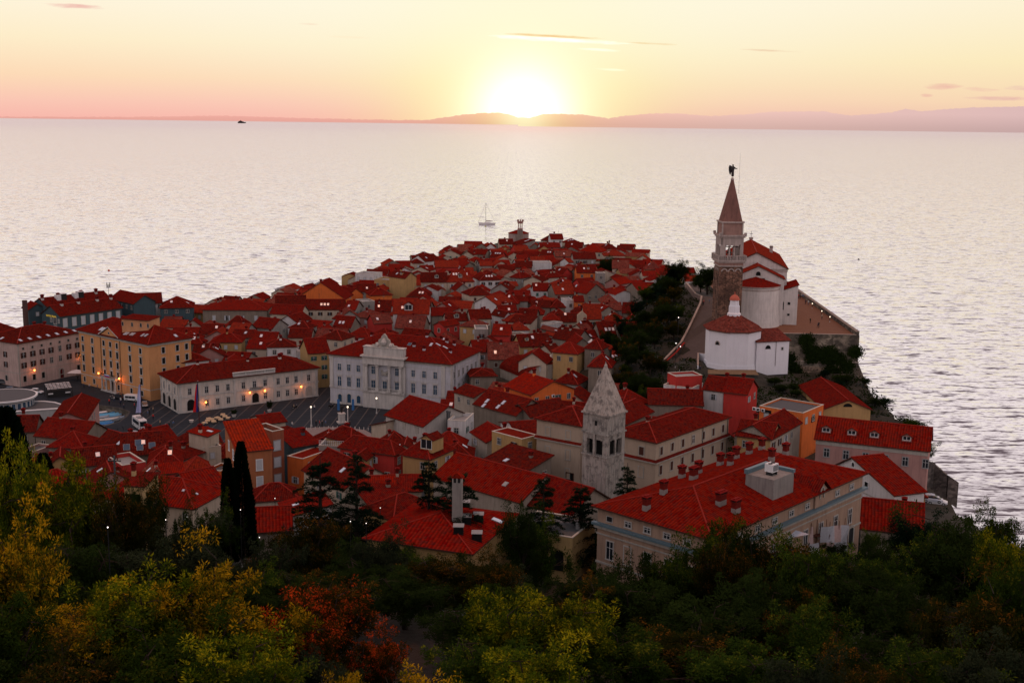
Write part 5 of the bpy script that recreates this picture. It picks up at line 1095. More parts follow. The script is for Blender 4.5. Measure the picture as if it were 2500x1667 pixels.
h = House(PY('D', 650, 1208, 322), PY('D', 853, 1240, 325), 7, PY('D', 740, 1210, 323).z, zg=zb, roof='shed', rh=2.2, wmat=BPW, name='baptistery_annexe', cat='chapel', rmat=REDO, label='low white annexe with lunette and faded tile roof, attached to the baptistery'); h.win('f', -1.6, h.H-2.2, 1.7, 1.1, 'arch', BPW, BLACK, name='lunette'); h.win('f', 2.9, h.H-2.6, .5, .7, 'small', TRIM); mb = MB(); loc, rz_ = h.face('f', .9, 0); mb.cyl(0, -.1, 0, h.H, .06, .06, 6, BROWN); mo('drainpipe', mb.mesh('drainpipe'), h.root, loc, rz_)

# terrace, bastion and walls
TZ = 25.2
p_c = P('D', 1303, 1178, TZ); p_f = P('D', 862, 858, TZ); p_l = P('D', 830, 1168, TZ); dirw = (p_f-p_c).to_2d().normalized()
terr = [(p_l.x-9, p_l.y+3), (p_l.x, p_l.y), (p_c.x-.3, p_c.y), (p_f.x, p_f.y+10), (76, p_f.y+16), (71, 380)]
DIRT = MB(); EARTH = wallm((.2, .085, .045), .5); DIRT.face([(x, y, TZ+.05) for x, y in terr], EARTH); struct('terrace', DIRT)
ST = stonem((.17, .135, .1), .35); WCAP = wallm((.45, .36, .3), .6)
bz = P('D', 1300, 1335, 16)
t = thing('bastion', 'massive dark stone bastion with sloping foot carrying the church terrace above the sea', 'bastion', (p_c.x, p_c.y, 0)); mb = MB()
sea_x = 110.5
def W3(x, y, z): return (x-p_c.x, y-p_c.y, z)
# front face (towards the camera) and sea face with batter below z=16
f0 = (p_l.x-2, p_l.y); f1 = (p_c.x, p_c.y); fN = (p_f.x+1, p_f.y+40)
def wallface(a, b, off0, off1, z0, z1): 
    d = Vector((b[0]-a[0], b[1]-a[1])).normalized(); n = Vector((d.y, -d.x))
    mb.face([W3(a[0]+n.x*off0, a[1]+n.y*off0, z0), W3(b[0]+n.x*off0, b[1]+n.y*off0, z0), W3(b[0]+n.x*off1, b[1]+n.y*off1, z1), W3(a[0]+n.x*off1, a[1]+n.y*off1, z1)], ST)
zc = 17.5
wallface(f0, f1, 0, 0, zc, TZ+.1); wallface(f1, fN, 0, 0, zc, TZ+.1)
lowc = (108.3, p_c.y-7); lowN = (fN[0]+8, fN[1])
mb.face([W3(f0[0], f0[1]-7, 6), W3(lowc[0], lowc[1], -1), W3(*f1, zc), W3(*f0, zc)], ST); mb.face([W3(*lowc, -1), W3(*lowN, -1), W3(*fN, zc), W3(*f1, zc)], ST)
mb.tube([Vector(W3(f0[0], f0[1]-.1, zc)), Vector(W3(f1[0]+.1, f1[1]-.1, zc)), Vector(W3(fN[0]+.1, fN[1], zc))], .22, 6, WCAP)
mb.build('masonry', t)
def wallrun(pts, h, w, m, name, label, cat='wall', cap=None, zf=None, drop=1.2):
    """free-standing wall along points, each with its own foot height"""
    pts = [Vector(p) for p in pts]; o0 = pts[0].copy(); t = thing(name, label, cat, o0); mb = MB(); cb = MB()
    for a, b in zip(pts[:-1], pts[1:]):
        d = (b-a).to_2d().normalized(); n = Vector((-d.y, d.x, 0))*w/2; a_, b_ = a-o0, b-o0; up = Vector((0, 0, h)); dn = Vector((0, 0, drop))
        q = [a_-n-dn, b_-n-dn, b_+n-dn, a_+n-dn, a_-n+up, b_-n+up, b_+n+up, a_+n+up]
        for f in ((0, 1, 5, 4), (1, 2, 6, 5), (2, 3, 7, 6), (3, 0, 4, 7), (4, 5, 6, 7)): mb.face([q[i] for i in f], m)
        if cap:
            n2 = n*1.25; c = Vector((0, 0, .1)); u2 = up+Vector((0, 0, .004)); q = [a_-n2+u2, b_-n2+u2, b_+n2+u2, a_+n2+u2, a_-n2+u2+c, b_-n2+u2+c, b_+n2+u2+c, a_+n2+u2+c]
            for f in ((0, 1, 5, 4), (1, 2, 6, 5), (2, 3, 7, 6), (3, 0, 4, 7), (4, 5, 6, 7)): cb.face([q[i] for i in f], cap)
    mb.build('masonry', t)
    if cap: cb.build('coping', t)
    return t
wallrun([(f1[0]-.5, f1[1]+.3, TZ), (fN[0]-.5, fN[1], TZ)], 1.25, .9, ST, 'parapet_wall', 'long stone parapet along the seaward edge of the church terrace', cap=plain((.25, .2, .17), .9))
wallrun([(f0[0]+1, f0[1]+.3, TZ), (f1[0]-.9, f1[1]+.3, TZ)], .35, .5, ST, 'parapet_wall', 'low coping along the short inland edge of the church terrace', cap=WCAP)
# ramp beside the church
PTH = [((60, 1350), (140, 1425), 14.5, (325, 1380)), ((170, 1235), None, 18, (330, 1250)), ((215, 1150), None, 20.5, (345, 1120)), ((262, 1050), None, 23, (362, 1050)), ((292, 985), None, 24.6, (372, 985)), ((300, 940), None, 25, (375, 945)), ((262, 925), None, 25.2, (365, 930)), ((200, 850), None, 25, (262, 845))]
mb = MB(); lp = [P('D', *a, z) for a, _, z, c in PTH]; rp_ = [P('D', *c, z) for a, _, z, c in PTH]
for i in range(len(lp)-1): mb.face([lp[i], rp_[i], rp_[i+1], lp[i+1]], wallm((.1, .078, .072), .5))
struct('ramp_path', mb)
for i in range(len(lp)-1):   # keep the hillside under the ramp
    pass
for a, b, c_, d_ in zip(lp, rp_, lp[1:], rp_[1:]):
    for u in (0, .33, .66):
        for v_ in (0, .25, .5, .75, 1): q = a.lerp(b, v_).lerp(c_.lerp(d_, v_), u); CT.append((q.x, q.y, q.z-1.0))
def rampx(y):
    for a, c_ in zip(lp, lp[1:]):
        if min(a.y, c_.y) <= y <= max(a.y, c_.y) and abs(a.y-c_.y) > .1: return a.x+(c_.x-a.x)*(y-a.y)/(c_.y-a.y)
    return lp[0].x-4 if y < lp[0].y else 58
CT += [(x, y, TZ-.8) for x, y in ((80, 350), (90, 345), (96, 360), (96, 400), (98, 430), (75, 380), (70, 410))]
wallrun([p-Vector((.3, 0, 0)) for p in lp], 1.0, .5, wallm((.36, .24, .2), .7), 'ramp_wall', 'pale wall climbing along the town side of the ramp to the church', cap=WCAP)
wallrun([P('D', 55, 1365, 14.5), P('D', 130, 1300, 16.5), P('D', 185, 1235, 18.5)], .8, .5, ST, 'garden_wall', 'short reddish garden wall by the foot of the church ramp', cap=RIDGE)
bz_ = zb
wallrun([P('D', 330, 1420, bz_-2.5), P('D', 665, 1425, bz_-2.5), P('D', 668, 1370, bz_-1), P('D', 640, 1330, bz_-.2)], 1.5, .6, ST, 'retaining_wall', 'rough stone wall below the baptistery lawn')
wallrun([P('D', 415, 1490, bz_-6), P('D', 720, 1490, bz_-6)], 3.6, .6, ST, 'retaining_wall', 'taller ruined stone wall under the baptistery lawn, nearer the red houses')
wallrun([P('D', 270, 1400, bz_-1.5), P('D', 272, 1320, bz_-.6), P('D', 325, 1325, bz_-.2)], 1.6, .35, BPW, 'gate_wall', 'little white gate wall at the side of the baptistery', cap=WCAP)
mb = MB(); mb.face([P('D', 335, 1390, bz_-.15), P('D', 640, 1392, bz_-.15), P('D', 660, 1425, bz_-1), P('D', 335, 1418, bz_-1)], wallm((.2, .13, .07), .6)); struct('lawn', mb)

# sea walls on the right
wallrun([P('G', 1218, 880, 12), P('G', 1300, 900, 10), P('G', 1400, 985, 7.5), P('G', 1468, 1030, 6)], 4.5, 1.4, stonem((.1, .08, .07), .5), 'sea_wall', 'crumbling crenellated sea wall below the long pink building')
# ================================================================== THE OLD TOWN ON THE POINT
# surveyed houses: zone Lx Ly Rx Ry eave depth roof ridge wall rows
TOWN = '''B 490 812 950 826 13 12 gy 6.8 O 0|B 575 925 940 925 12 9 gx 3.5 C 1|B 940 925 1045 930 12 8 gx 3 G 1|B 235 965 525 975 12 9 gx 3 C 1|B 60 1090 250 1110 11 8 gx 3 G 1|B 320 1035 490 1050 11 9 gy 2.5 W 0
B 1048 590 1230 600 14 9 flat .6 W 1|B 1230 650 1550 668 14 9 flat .8 Y 1|B 1365 590 1535 645 17 6 gx 2.5 Y 0|B 1190 790 1400 783 13 8 hip 2.5 O 0|B 1680 662 1925 662 13 8 gx 4 C 1|B 1930 662 2185 657 13 9 hip 5 C 1
B 1575 440 1728 478 13 10 gy 3 W 1|B 1590 548 1755 556 12 8 gy 2 C 1|B 1600 482 1700 480 13 6 hip 2 C 1|B 1815 520 2035 520 12 9 gx 3 R 0|B 1870 395 2050 400 12 8 gy 2.5 C 1|B 2070 400 2175 405 12 8 gy 2 C 0|B 2240 500 2352 498 12 8 gx 2.5 G 1|B 2240 640 2352 636 12 9 hip 3 W 1
B 1060 755 1240 755 12 8 gx 3 G 0|B 1240 945 1385 945 11 9 gx 4 S 0|B 1120 860 1238 852 12 7 flat .4 G 1|B 1410 965 1750 970 13 9 gx 5 W 2|B 1540 800 1750 805 11 9 hip 3.5 S 0|B 900 1010 1090 1005 12 9 gy 3 G 1|B 840 1090 1000 1100 12 9 gx 3.5 S 0|B 700 1197 915 1217 13 8 hip 2.5 C 1
B 410 1192 620 1195 11 8 gx 2.5 C 0|B 600 1347 800 1332 13.5 9 gx 4 Y 3|B 205 1285 480 1278 13.5 7 hip 2 W 1|B 355 1350 588 1326 11 7 flat .3 W 1|B 1800 1040 1900 1120 13 7 gy 1.5 R 1|B 1930 1035 2120 1030 12 8 gx 2.5 K 1|B 2160 1015 2348 1012 12.5 8 gx 2.5 C 1
B 2150 790 2350 780 12 9 hip 3 C 1|B 2190 858 2400 880 11.5 10 gy 3 W 0|B 290 905 575 900 12 10 gx 4 S 0|B 1780 985 1990 975 11 8 gx 2.5 S 0|B 1230 1060 1400 1050 11 8 gx 3 R 0|B 1430 1100 1700 1110 11.5 9 gx 4 S 0|B 980 780 1060 780 12 6 gx 2 G 1|B 815 740 975 830 12.5 7 gx 3 O 0
C 280 645 480 640 13 8 hip 3 W 1|C 45 745 190 742 12 9 gy 3 G 1|C 185 790 385 785 12 9 hip 3.5 C 1|C 385 738 575 745 13 9 gy 3 G 1|C 795 745 940 745 12 8 gx 3 W 1|C 1005 780 1190 775 12 10 gx 4 S 1|C 700 645 880 655 13 8 gy 2 C 0|C 905 622 1110 612 13 8 hip 2 C 1
C 1212 572 1398 572 14 9 gx 3 O 2|C 1405 585 1480 585 14.5 6 flat .4 G 1|C 1300 775 1480 762 13.5 10 gy 4 S 1|C 1490 782 1690 762 12 8 shedl 1.5 O 0|C 1720 602 1900 604 13 9 gy 2.5 P 0|C 1465 665 1635 690 12 9 gy 2.5 P 0|C 1180 440 1393 440 14.5 9 gx 3 G 1|C 1550 532 1705 535 13 9 gx 4 C 1
C 1860 542 2020 545 14 9 hip 4 Y 1|C 1470 410 1672 412 12.5 10 hip 3 C 1|C 860 332 1050 332 12 8 gx 2.5 W 1|C 962 252 1078 252 13 9 gx 3 W 1|C 1120 290 1245 287 13 9 hip 2.5 C 0|C 1230 367 1450 377 12.5 10 hip 4 C 1|C 1092 332 1258 337 12.5 9 gx 3 C 1|C 1450 345 1603 345 12.5 9 hip 3 C 1
C 670 302 810 292 12 9 shedl 2.5 G 1|C 470 300 600 300 12 8 gx 3 C 1|C 340 332 430 333 12 8 gy 2.5 W 0|C 110 392 215 402 12 8 gy 2.5 C 1|C 625 370 755 366 12 8 gx 3 R 0|C 1005 417 1165 417 12 8 gx 3 S 0|C 770 482 970 482 13 8 flat .3 W 0|C 620 522 775 525 12 9 gx 3 S 0
C 285 506 395 506 13 8 gx 2 G 1|C 0 658 220 657 13 10 hip 6 C 1|C 465 955 635 952 11.5 7 gx 2.5 C 0|C 195 1015 380 1010 13 8 gx 3 C 1|C 505 1010 592 978 12 7 gy 2 W 1|C 555 1050 760 1042 11 8 hip 2.5 G 1|C 1122 985 1230 1002 12.5 8 gx 3 W 1|C 1282 1017 1440 1017 14.5 9 gx 5 C 1
C 1645 957 1780 962 13.5 8 gx 3.5 S 1|C 1650 1062 1810 1067 12.5 8 gy 2.5 W 0|C 1450 1237 1645 1230 12 12 gx 6 S 0|C 1650 1232 1845 1222 12.5 11 gx 5.5 S 0|C 955 1190 1235 1240 13 8 gx 3.5 K 0|C 670 1282 960 1268 14 8 gx 3.4 Y 1|C 365 1402 650 1402 12.5 10 gx 4.5 S 1
C 225 1332 380 1328 14 9 gx 3 P 2|C 240 1245 470 1262 12.5 8 gy 2.5 P 1|C 1130 1318 1390 1312 13 9 gy 4 S 0|C 1492 1420 1668 1412 12.5 8 gx 2.5 S 0|C 1768 742 1960 742 12 9 gx 3 C 0|C 560 600 680 640 12 8 hip 2.5 G 1|C 960 560 1080 620 12 8 gx 3 R 0|C 800 870 860 860 11 8 hip 2.5 P 0
C 1110 850 1190 848 12 7 flat .6 W 1|C 1190 850 1275 850 12.5 7 gx 2 O 1|C 430 860 640 870 11.5 10 hip 4 S 0|C 640 845 740 845 12 7 gx 2 G 0|C 960 905 1100 905 11.5 8 hip 3 S 0|C 770 900 950 905 11.5 8 gx 2.5 S 0|C 1310 905 1480 910 12 8 flat .5 S 1|C 235 1130 360 1130 12 8 flat .6 G 1
C 170 1100 240 1110 12.5 7 flat .3 S 1|C 400 1170 560 1175 11.5 9 gx 3 R 0|C 600 1120 750 1118 12 8 hip 2 W 1|C 850 1060 960 1100 12.5 7 flat .7 W 1|C 630 1200 760 1190 12 7 flat .7 K 1|C 1280 1165 1380 1120 12.5 8 gx 2.5 C 0|C 1340 1240 1450 1180 12.5 7 gx 2.5 K 0|C 990 1400 1100 1330 12.5 8 gx 3 C 0
C 1170 1110 1260 1130 12 8 hip 3 S 0|C 1450 860 1600 860 12 8 hip 3 S 0|C 1500 930 1640 930 12 8 gx 2.5 G 0|C 1210 760 1290 750 12 8 hip 2.5 S 0|C 1400 730 1480 720 12 8 hip 3 R 0|C 480 705 610 705 12.5 7 hip 2 C 1|C 1040 700 1200 690 12 8 hip 3 R 0|C 1250 700 1400 690 12.5 8 gx 3 R 0
C 1160 530 1210 540 12 7 gx 2 S 0|C 850 240 960 290 11 9 hip 3 K 0|C 230 395 330 400 12 8 gx 2.5 S 0|C 380 420 480 425 12 8 gx 2.5 R 0|C 640 455 740 455 12 8 gx 2.5 S 0|C 860 400 990 405 12 8 gx 2.5 S 0|C 480 560 600 555 12 8 gx 2.5 S 0|C 1130 480 1180 470 13 7 gx 2 W 0'''
for e in TOWN.replace('\n', '|').split('|'):
    k, lx, ly, rx, ry, ze, *_ = e.split(); q = P(k, (float(lx)+float(rx))/2, (float(ly)+float(ry))/2, float(ze))
    if q.x > 14 and q.y < 560: CT.append((q.x, q.y+4, min(float(ze)-8, 5)))
for e in TOWN.replace('\n', '|').split('|'):
    k, lx, ly, rx, ry, ze, dp, rf, rh, wc, rows = e.split()
    c = P(k, (float(lx)+float(rx))/2, (float(ly)+float(ry))/2, float(ze)); 
    gz = g(c.x, c.y+4); ze2 = float(ze)
    if gz > ze2-6: ze2 = gz+7
    a, b = P(k, float(lx), float(ly), ze2), P(k, float(rx), float(ry), ze2)
    ang = math.atan2(b.y-a.y, b.x-a.x)
    if abs(ang) > .7:      # a pixel of survey error turns far houses too much: limit the turn
        m_ = (a+b)/2; ang = .7 if ang > 0 else -.7; w_ = abs(b.x-a.x)/math.cos(ang)*.8; u_ = Vector((math.cos(ang), math.sin(ang), 0)); a, b = m_-u_*w_/2, m_+u_*w_/2
    dd = float(dp)*R_.uniform(.95, 1.2)
    h = House(a, b, dd, ze2, roof=rf, rh=float(rh), wall=wc, rmat=R_.choice([RED, RED, REDC, REDD, REDC, RED, REDD, REDN, REDO if R_.random() < .6 else REDD, REDB if R_.random() < .3 else RED]) if rf != 'flat' else GREY, o=.35)
    rows = int(rows)
    st = R_.choice(['plain', 'closed', 'shut', None])
    if rows: h.autowin(rows, 'f' if h.c.y > 600 else 'fr', h.c.y < 430, style=st, pm=R_.choice([WSHUT, GSHUT, BROWN]) if st in ('closed', 'shut') else None)
    for _ in range(R_.choice([0, 1, 1, 2]) if rf != 'flat' else 0): h.chimney(R_.uniform(-.38, .38)*h.w, R_.uniform(-.1, .3)*h.d, R_.uniform(.6, 1.3), R_.uniform(.5, .9))
    if R_.random() < .42 and rf != 'flat':
        n = R_.choice([1, 1, 2, 3]); x = R_.uniform(-.3, .1)*h.w; y = -h.d*R_.uniform(.15, .32)
        if rf in ('gy',): x, y, n = h.w*.25, -h.d*.2, 1
        for i in range(n): h.sky(x+i*1.3, y, .75, 1.2)
    if rf != 'flat' and R_.random() < .45: h.aerial(R_.uniform(-.3, .3)*h.w, 0, R_.uniform(1.6, 3.2), R_.random() < .4)
    if rf == 'gx' and h.w > 9 and R_.random() < .22 and lx not in ('1680', '1410'): h.dormer(R_.uniform(-.25, .25)*h.w, -h.d*.3, R_.uniform(1.3, 2), 1.1, 2.2, R_.choice([RED, REDC]))
    if (k, lx) in (('B', '1680'), ('B', '1930')): h.dormer(0 if lx == '1930' else 1.2, -h.d/2+1.3, 1.8, 1.5, 3)
    if (k, lx) == ('B', '1410'): h.dormer(-1, -h.d/2+.9, 3, 2.2, 3.5)
# bell-gable wall of the small church
q = P('C', 1255, 1075, 5); 
p0 = PY('C', 1230, 1000, q.y if q.y < 470 else 440)
# fill the rest of the peninsula
cands = []
y = 372
while y < 815:
    x = -130+R_.uniform(0, 6)
    while x < 104:
        cands.append((x+R_.uniform(-1.5, 1.5), y+R_.uniform(-2, 2))); x += R_.uniform(9, 11.5)
    y += 9.8
def extra(x, y):
    return [(x, y)]
for x, y in [(a, b) for b in (262, 272, 283, 294, 305, 318, 330, 343, 356, 368) for a in range(-14, 40, 10)]+[(a, b) for b in (268, 280) for a in range(-120, -20, 11)]+[(a, b) for b in (205, 216, 228, 240, 252) for a in range(-110, 8, 11)]+[(a, b) for b in (395, 405, 418, 430, 445) for a in range(-190, -130, 12)]+[(a, b) for b in (372, 384) for a in range(-150, -14, 12)]:
    cands.append((x+R_.uniform(-1.5, 1.5), y+R_.uniform(-1.5, 1.5)))
lpoly = [(p.x, p.y) for p in lp]
def hillside(x, y): return (y > 742) or (y > 300 and y < 500 and x > 31+max(0, (y-420))*.25 and x < 120) or (y > 292 and y <= 320 and x > 30) or (470 <= y < 545 and x > 62)
SQ = [P('E', *q, 2.4).to_2d() for q in ((-800, 560), (250, 560), (800, 600), (800, 900), (300, 800), (-900, 1250))]
QU = [P('A', *q, 2.4).to_2d() for q in ((-400, 830), (1100, 940), (1300, 1180), (2300, 1040), (2600, 1000), (2350, 1250), (1900, 1130), (1450, 1200), (1000, 1290), (690, 1210), (-300, 960))]
BL = [p.to_2d() for p in (P('A', -400, 900, 2.4), P('A', 1080, 960, 2.4), P('A', 1275, 1165, 2.4), P('A', 2280, 1025, 2.4), P('E', 340, 590, 2.4), P('E', 1200, 630, 2.4), P('E', 830, 800, 2.4), P('E', 300, 790, 2.4), P('E', -250, 760, 2.4), P('K', 2200, 790, 2.4), P('K', 1300, 900, 2.4), P('K', 1200, 1000, 2.4), P('K', 1200, 430, 2.4), P('A', -400, 1040, 2.4))]
BLt = [tuple(p) for p in BL]; BASt = BASIN
TREEGARDEN = [P('C', 1500, 470, 5).to_2d()]
n_auto = 0; STUFF = []
LIMIT = 300-len(FOOT)+12
R_.shuffle(cands); cands.sort(key=lambda c: c[1])
for x, y in cands:
    if sd(x, y) < (7.5 if y > 380 else 5): continue
    if hillside(x, y) or (-145 < x < -108 and y < 392) or (x < -108 and y < 300) or (x < -146 and y < 450): continue
    w_, d_ = R_.uniform(7, 10.5), R_.uniform(7, 9.5)
    if y < 372: w_ *= .9; d_ *= .9
    ang = .35*math.sin(x*.02+y*.013)+R_.uniform(-.15, .15)+(R_.choice([0, PI/2]))
    for scl in (1, .75):
        ux = Vector((math.cos(ang), math.sin(ang))); uy = Vector((-ux.y, ux.x)); F = (Vector((x, y)), ux, uy, w_*scl, d_*scl)
        bad = clash(F, .2) or any(inpoly(p.x, p.y, BLt) for p in rectpts(F, 1.5)) or any(inpoly(p.x, p.y, BASt) for p in rectpts(F, 2)) or any(hillside(p.x, p.y) for p in rectpts(F))
        if not bad: break
    if bad: continue
    hh = R_.uniform(5.4, 7.4) if y > 372 else R_.uniform(4.8, 6.4); gz = g(x, y)
    a, b = F[0]-ux*F[3]/2-uy*F[4]/2, F[0]+ux*F[3]/2-uy*F[4]/2
    if n_auto >= LIMIT+40: STUFF.append((F, gz, hh)); continue
    rf = R_.choice(['gx', 'gx', 'hip', 'hip', 'gy', 'shed']); n_auto += 1
    h = House(a, b, F[4], gz+hh, zg=gz, roof=rf, rh=R_.uniform(2.0, 3.2) if rf != 'shed' else 1.6, wall=R_.choice('WCKSSKCGSYPCOY'), rmat=R_.choice([RED, RED, REDD, REDC, REDC, REDO, REDN, REDD]), o=.35)
    face = min('frlb', key=lambda f: (h.root.matrix_basis.to_3x3() @ (Matrix.Rotation(h.face(f, 0, 0)[1], 3, 'Z') @ Vector((0, -1, 0)))).y)
    if y < 640: h.autowin(1, face, False, style=R_.choice(['plain', 'closed']), pm=WSHUT if R_.random() < .5 else None)
    if R_.random() < .7: h.chimney(R_.uniform(-.3, .3)*h.w, R_.uniform(-.2, .2)*h.d, R_.uniform(.6, 1.1), .6)
    if R_.random() < .3: h.sky(R_.uniform(-.2, .2)*h.w, -h.d*.22)
print('HOUSES', len(FOOT), 'auto', n_auto, 'rest', len(STUFF))

# lighthouse and its round church at the tip
q = PY('C', 665, 250, 812); zl = lambda y: PY('C', 665, y, 809).z
t = thing('lighthouse', 'crenellated stone lighthouse turret with open lantern arches at the tip of the town', 'lighthouse', (q.x, 812, 4)); LS = wallm((.42, .2, .17), .5); LSD = wallm((.24, .17, .14), .6)
r = 1.45; mb = MB(); mb.cyl(0, 0, -1, zl(160)-4, r*1.5, r*1.25, 20, LSD); mb.build('tower', t)
z0, z1, z2 = zl(160)-4, zl(105)-4, zl(68)-4; rr = r*1.2; mb = MB()
for i in range(6): a = PI/6+i*PI/3; mb.cyl(rr*.82*math.cos(a), rr*.82*math.sin(a), z0, z1, .3, .3, 6, LS)
mb.cyl(0, 0, z0, z0+.5, rr*1.05, rr*1.05, 16, LS); mb.build('lantern', t)
mb = MB(); mb.cyl(0, 0, z1, z2-1.2, rr*1.0, rr*1.2, 16, LS)
for i in range(8): a = i*PI/4; mb.cyl(rr*1.08*math.cos(a), rr*1.08*math.sin(a), z2-1.3, z2, .42, .5, 5, LS)
mb.build('battlement', t)
t = thing('round_church', 'low round church hugging the lighthouse turret under a conical red roof', 'church', (q.x-1, 822, 4)); zc_ = PY('C', 600, 200, 815).z-4
mb = MB(); mb.cyl(0, 0, -1, zc_, 7, 7, 20, wallm((.38, .27, .24), .5)); mb.build('wall', t); mb = MB()
for i in range(20): a, b = 2*PI*i/20, 2*PI*(i+1)/20; mb.face([(7.5*math.cos(a), 7.5*math.sin(a), zc_), (7.5*math.cos(b), 7.5*math.sin(b), zc_), (0, 0, zc_+2.6)], REDC, [(7.5*a, 0), (7.5*b, 0), (7.5*(a+b)/2, 8)])
mb.build('roof', t)
# bell gable of the small church in the old town, drum chimney, barrel vaulted hall
q = PY('C', 1255, 1060, 432); t = thing('bell_gable', 'pointed cream bell gable rising from the small church in the old town', 'bell tower', (q.x, 432, 5)); zt1, zt2 = PY('C', 1255, 975, 432).z-5, PY('C', 1255, 937, 432).z-5; mb = MB(); w_ = 1.75
mb.box(-w_, w_, -.5, .5, -2, zt1, wallm((.55, .42, .3), .4)); 
for sy in (-.5, .5): mb.face([(-w_, sy, zt1), (w_, sy, zt1), (0, sy, zt2)], wallm((.55, .42, .3), .4))
for sx in (-1, 1): mb.face([(sx*w_, -.5, zt1), (sx*w_, .5, zt1), (0, .5, zt2), (0, -.5, zt2)], wallm((.55, .42, .3), .4))
mb.build('wall', t)
q = PY('C', 1345, 1370, 392); t = thing('round_chimney', 'slender white round chimney with a cap amid the old town roofs', 'chimney', (q.x, 392, 6)); mb = MB(); zz = PY('C', 1345, 1245, 392).z-6
mb.cyl(0, 0, -2, zz, .95, .8, 16, WHITE); mb.build('shaft', t); mb = MB(); mb.cyl(0, 0, zz+.003, zz+.5, 1.15, 1.25, 16, WHITE); mb.cyl(0, 0, zz+.5, zz+1.4, 1.0, .2, 12, WHITE); mb.build('cap', t)
a, b = P('E', 1740, 262, 12.5), P('E', 1945, 345, 12.5)
t = House(a, b, 15, 12.5, zg=4, roof='none', rh=0, wall='K', name='vaulted_hall', cat='hall', label='hall with a curved barrel roof of red tiles behind the town hall'); h = t
bpy.data.objects.remove(h.roof); mb = MB(); n = 14; Wd = h.d/2
for i in range(n):
    a0, a1 = PI*i/n, PI*(i+1)/n; q0 = (-(Wd+.3)*math.cos(a0), h.H+3.6*math.sin(a0)); q1 = (-(Wd+.3)*math.cos(a1), h.H+3.6*math.sin(a1)); X = h.w/2+.3
    mb.face([(-X, q0[0], q0[1]), (X, q0[0], q0[1]), (X, q1[0], q1[1]), (-X, q1[0], q1[1])], RED, [(0, i*1.3), (2*X, i*1.3), (2*X, i*1.3+1.3), (0, i*1.3+1.3)])
for X in (-h.w/2, h.w/2): mb.face([(X, -Wd*math.cos(PI*i/n), h.H+3.4*math.sin(PI*i/n)) for i in range(n+1)], h.wmat)
mb.build('roof', h.root)
if STUFF:
    mb = MB(); ms = [wm(c) for c in 'WCSKCYS']
    for F, gz, hh in STUFF:
        m = R_.choice(ms); c, ux, uy, w_, d_ = F; pt = lambda a, b, z: (c.x+ux.x*a+uy.x*b, c.y+ux.y*a+uy.y*b, z); W, D = w_/2, d_/2; rf_ = R_.choice([RED, REDC, REDD, REDC, REDN, REDO]); rh = R_.uniform(1.5, 2.6)
        for q in (((-W, -D), (W, -D)), ((W, -D), (W, D)), ((W, D), (-W, D)), ((-W, D), (-W, -D))): mb.face([pt(*q[0], gz-2), pt(*q[1], gz-2), pt(*q[1], gz+hh), pt(*q[0], gz+hh)], m)
        for sx in (-W, W): mb.face([pt(sx, -D, gz+hh), pt(sx, D, gz+hh), pt(sx, 0, gz+hh+rh-.2)], m)
        for s in (-1, 1): mb.face([pt(-W-.4, s*(D+.4), gz+hh-.1), pt(W+.4, s*(D+.4), gz+hh-.1), pt(W+.4, 0, gz+hh+rh), pt(-W-.4, 0, gz+hh+rh)], rf_, [(0, 0), (w_, 0), (w_, D), (0, D)])
    tag(mb.build('old_town_houses'), 'mass of small far houses packed between the larger roofs of the point', 'houses', kind='stuff')
# ================================================================== TREES
def leafm(name, lo, hi, tipc=None, tip=.25, trans=.25):
    m, nt, N, L, b = nmat(name)
    gm = N.new('ShaderNodeNewGeometry'); tc = N.new('ShaderNodeTexCoord'); oi = N.new('ShaderNodeObjectInfo')
    n1 = noise(N, L, gm.outputs['Position'], .55, 3, .6); ri = gm.outputs['Random Per Island']
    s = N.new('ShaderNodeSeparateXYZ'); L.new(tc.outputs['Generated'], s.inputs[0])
    f = mathn(N, L, 'ADD', mathn(N, L, 'MULTIPLY', ri, .22), mathn(N, L, 'MULTIPLY', n1, 1.05)); f = mathn(N, L, 'ADD', f, mathn(N, L, 'MULTIPLY_ADD', s.outputs[2], .55, -.45), clamp=True)  # hue varies by noise; lighter crown tops put light into the leaf colour
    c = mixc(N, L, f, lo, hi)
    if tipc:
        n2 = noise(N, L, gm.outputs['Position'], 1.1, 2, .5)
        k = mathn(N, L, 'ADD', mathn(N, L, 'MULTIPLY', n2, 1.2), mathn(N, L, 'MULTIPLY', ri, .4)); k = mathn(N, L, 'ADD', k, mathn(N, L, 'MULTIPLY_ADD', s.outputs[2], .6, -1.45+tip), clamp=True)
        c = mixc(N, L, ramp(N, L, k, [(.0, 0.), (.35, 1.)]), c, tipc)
    hs = N.new('ShaderNodeHueSaturation'); L.new(c, hs.inputs['Color']); L.new(mathn(N, L, 'MULTIPLY_ADD', oi.outputs['Random'], .5, .75), hs.inputs['Value']); c = hs.outputs[0]
    L.new(c, b.inputs['Base Color']); b.inputs['Roughness'].default_value = .8; b.inputs['Specular IOR Level'].default_value = .0
    tr = N.new('ShaderNodeBsdfTranslucent'); L.new(c, tr.inputs[0]); mx = N.new('ShaderNodeMixShader'); mx.inputs[0].default_value = trans
    L.new(b.outputs[0], mx.inputs[1]); L.new(tr.outputs[0], mx.inputs[2]); L.new(mx.outputs[0], N['Material Output'].inputs['Surface']); return m
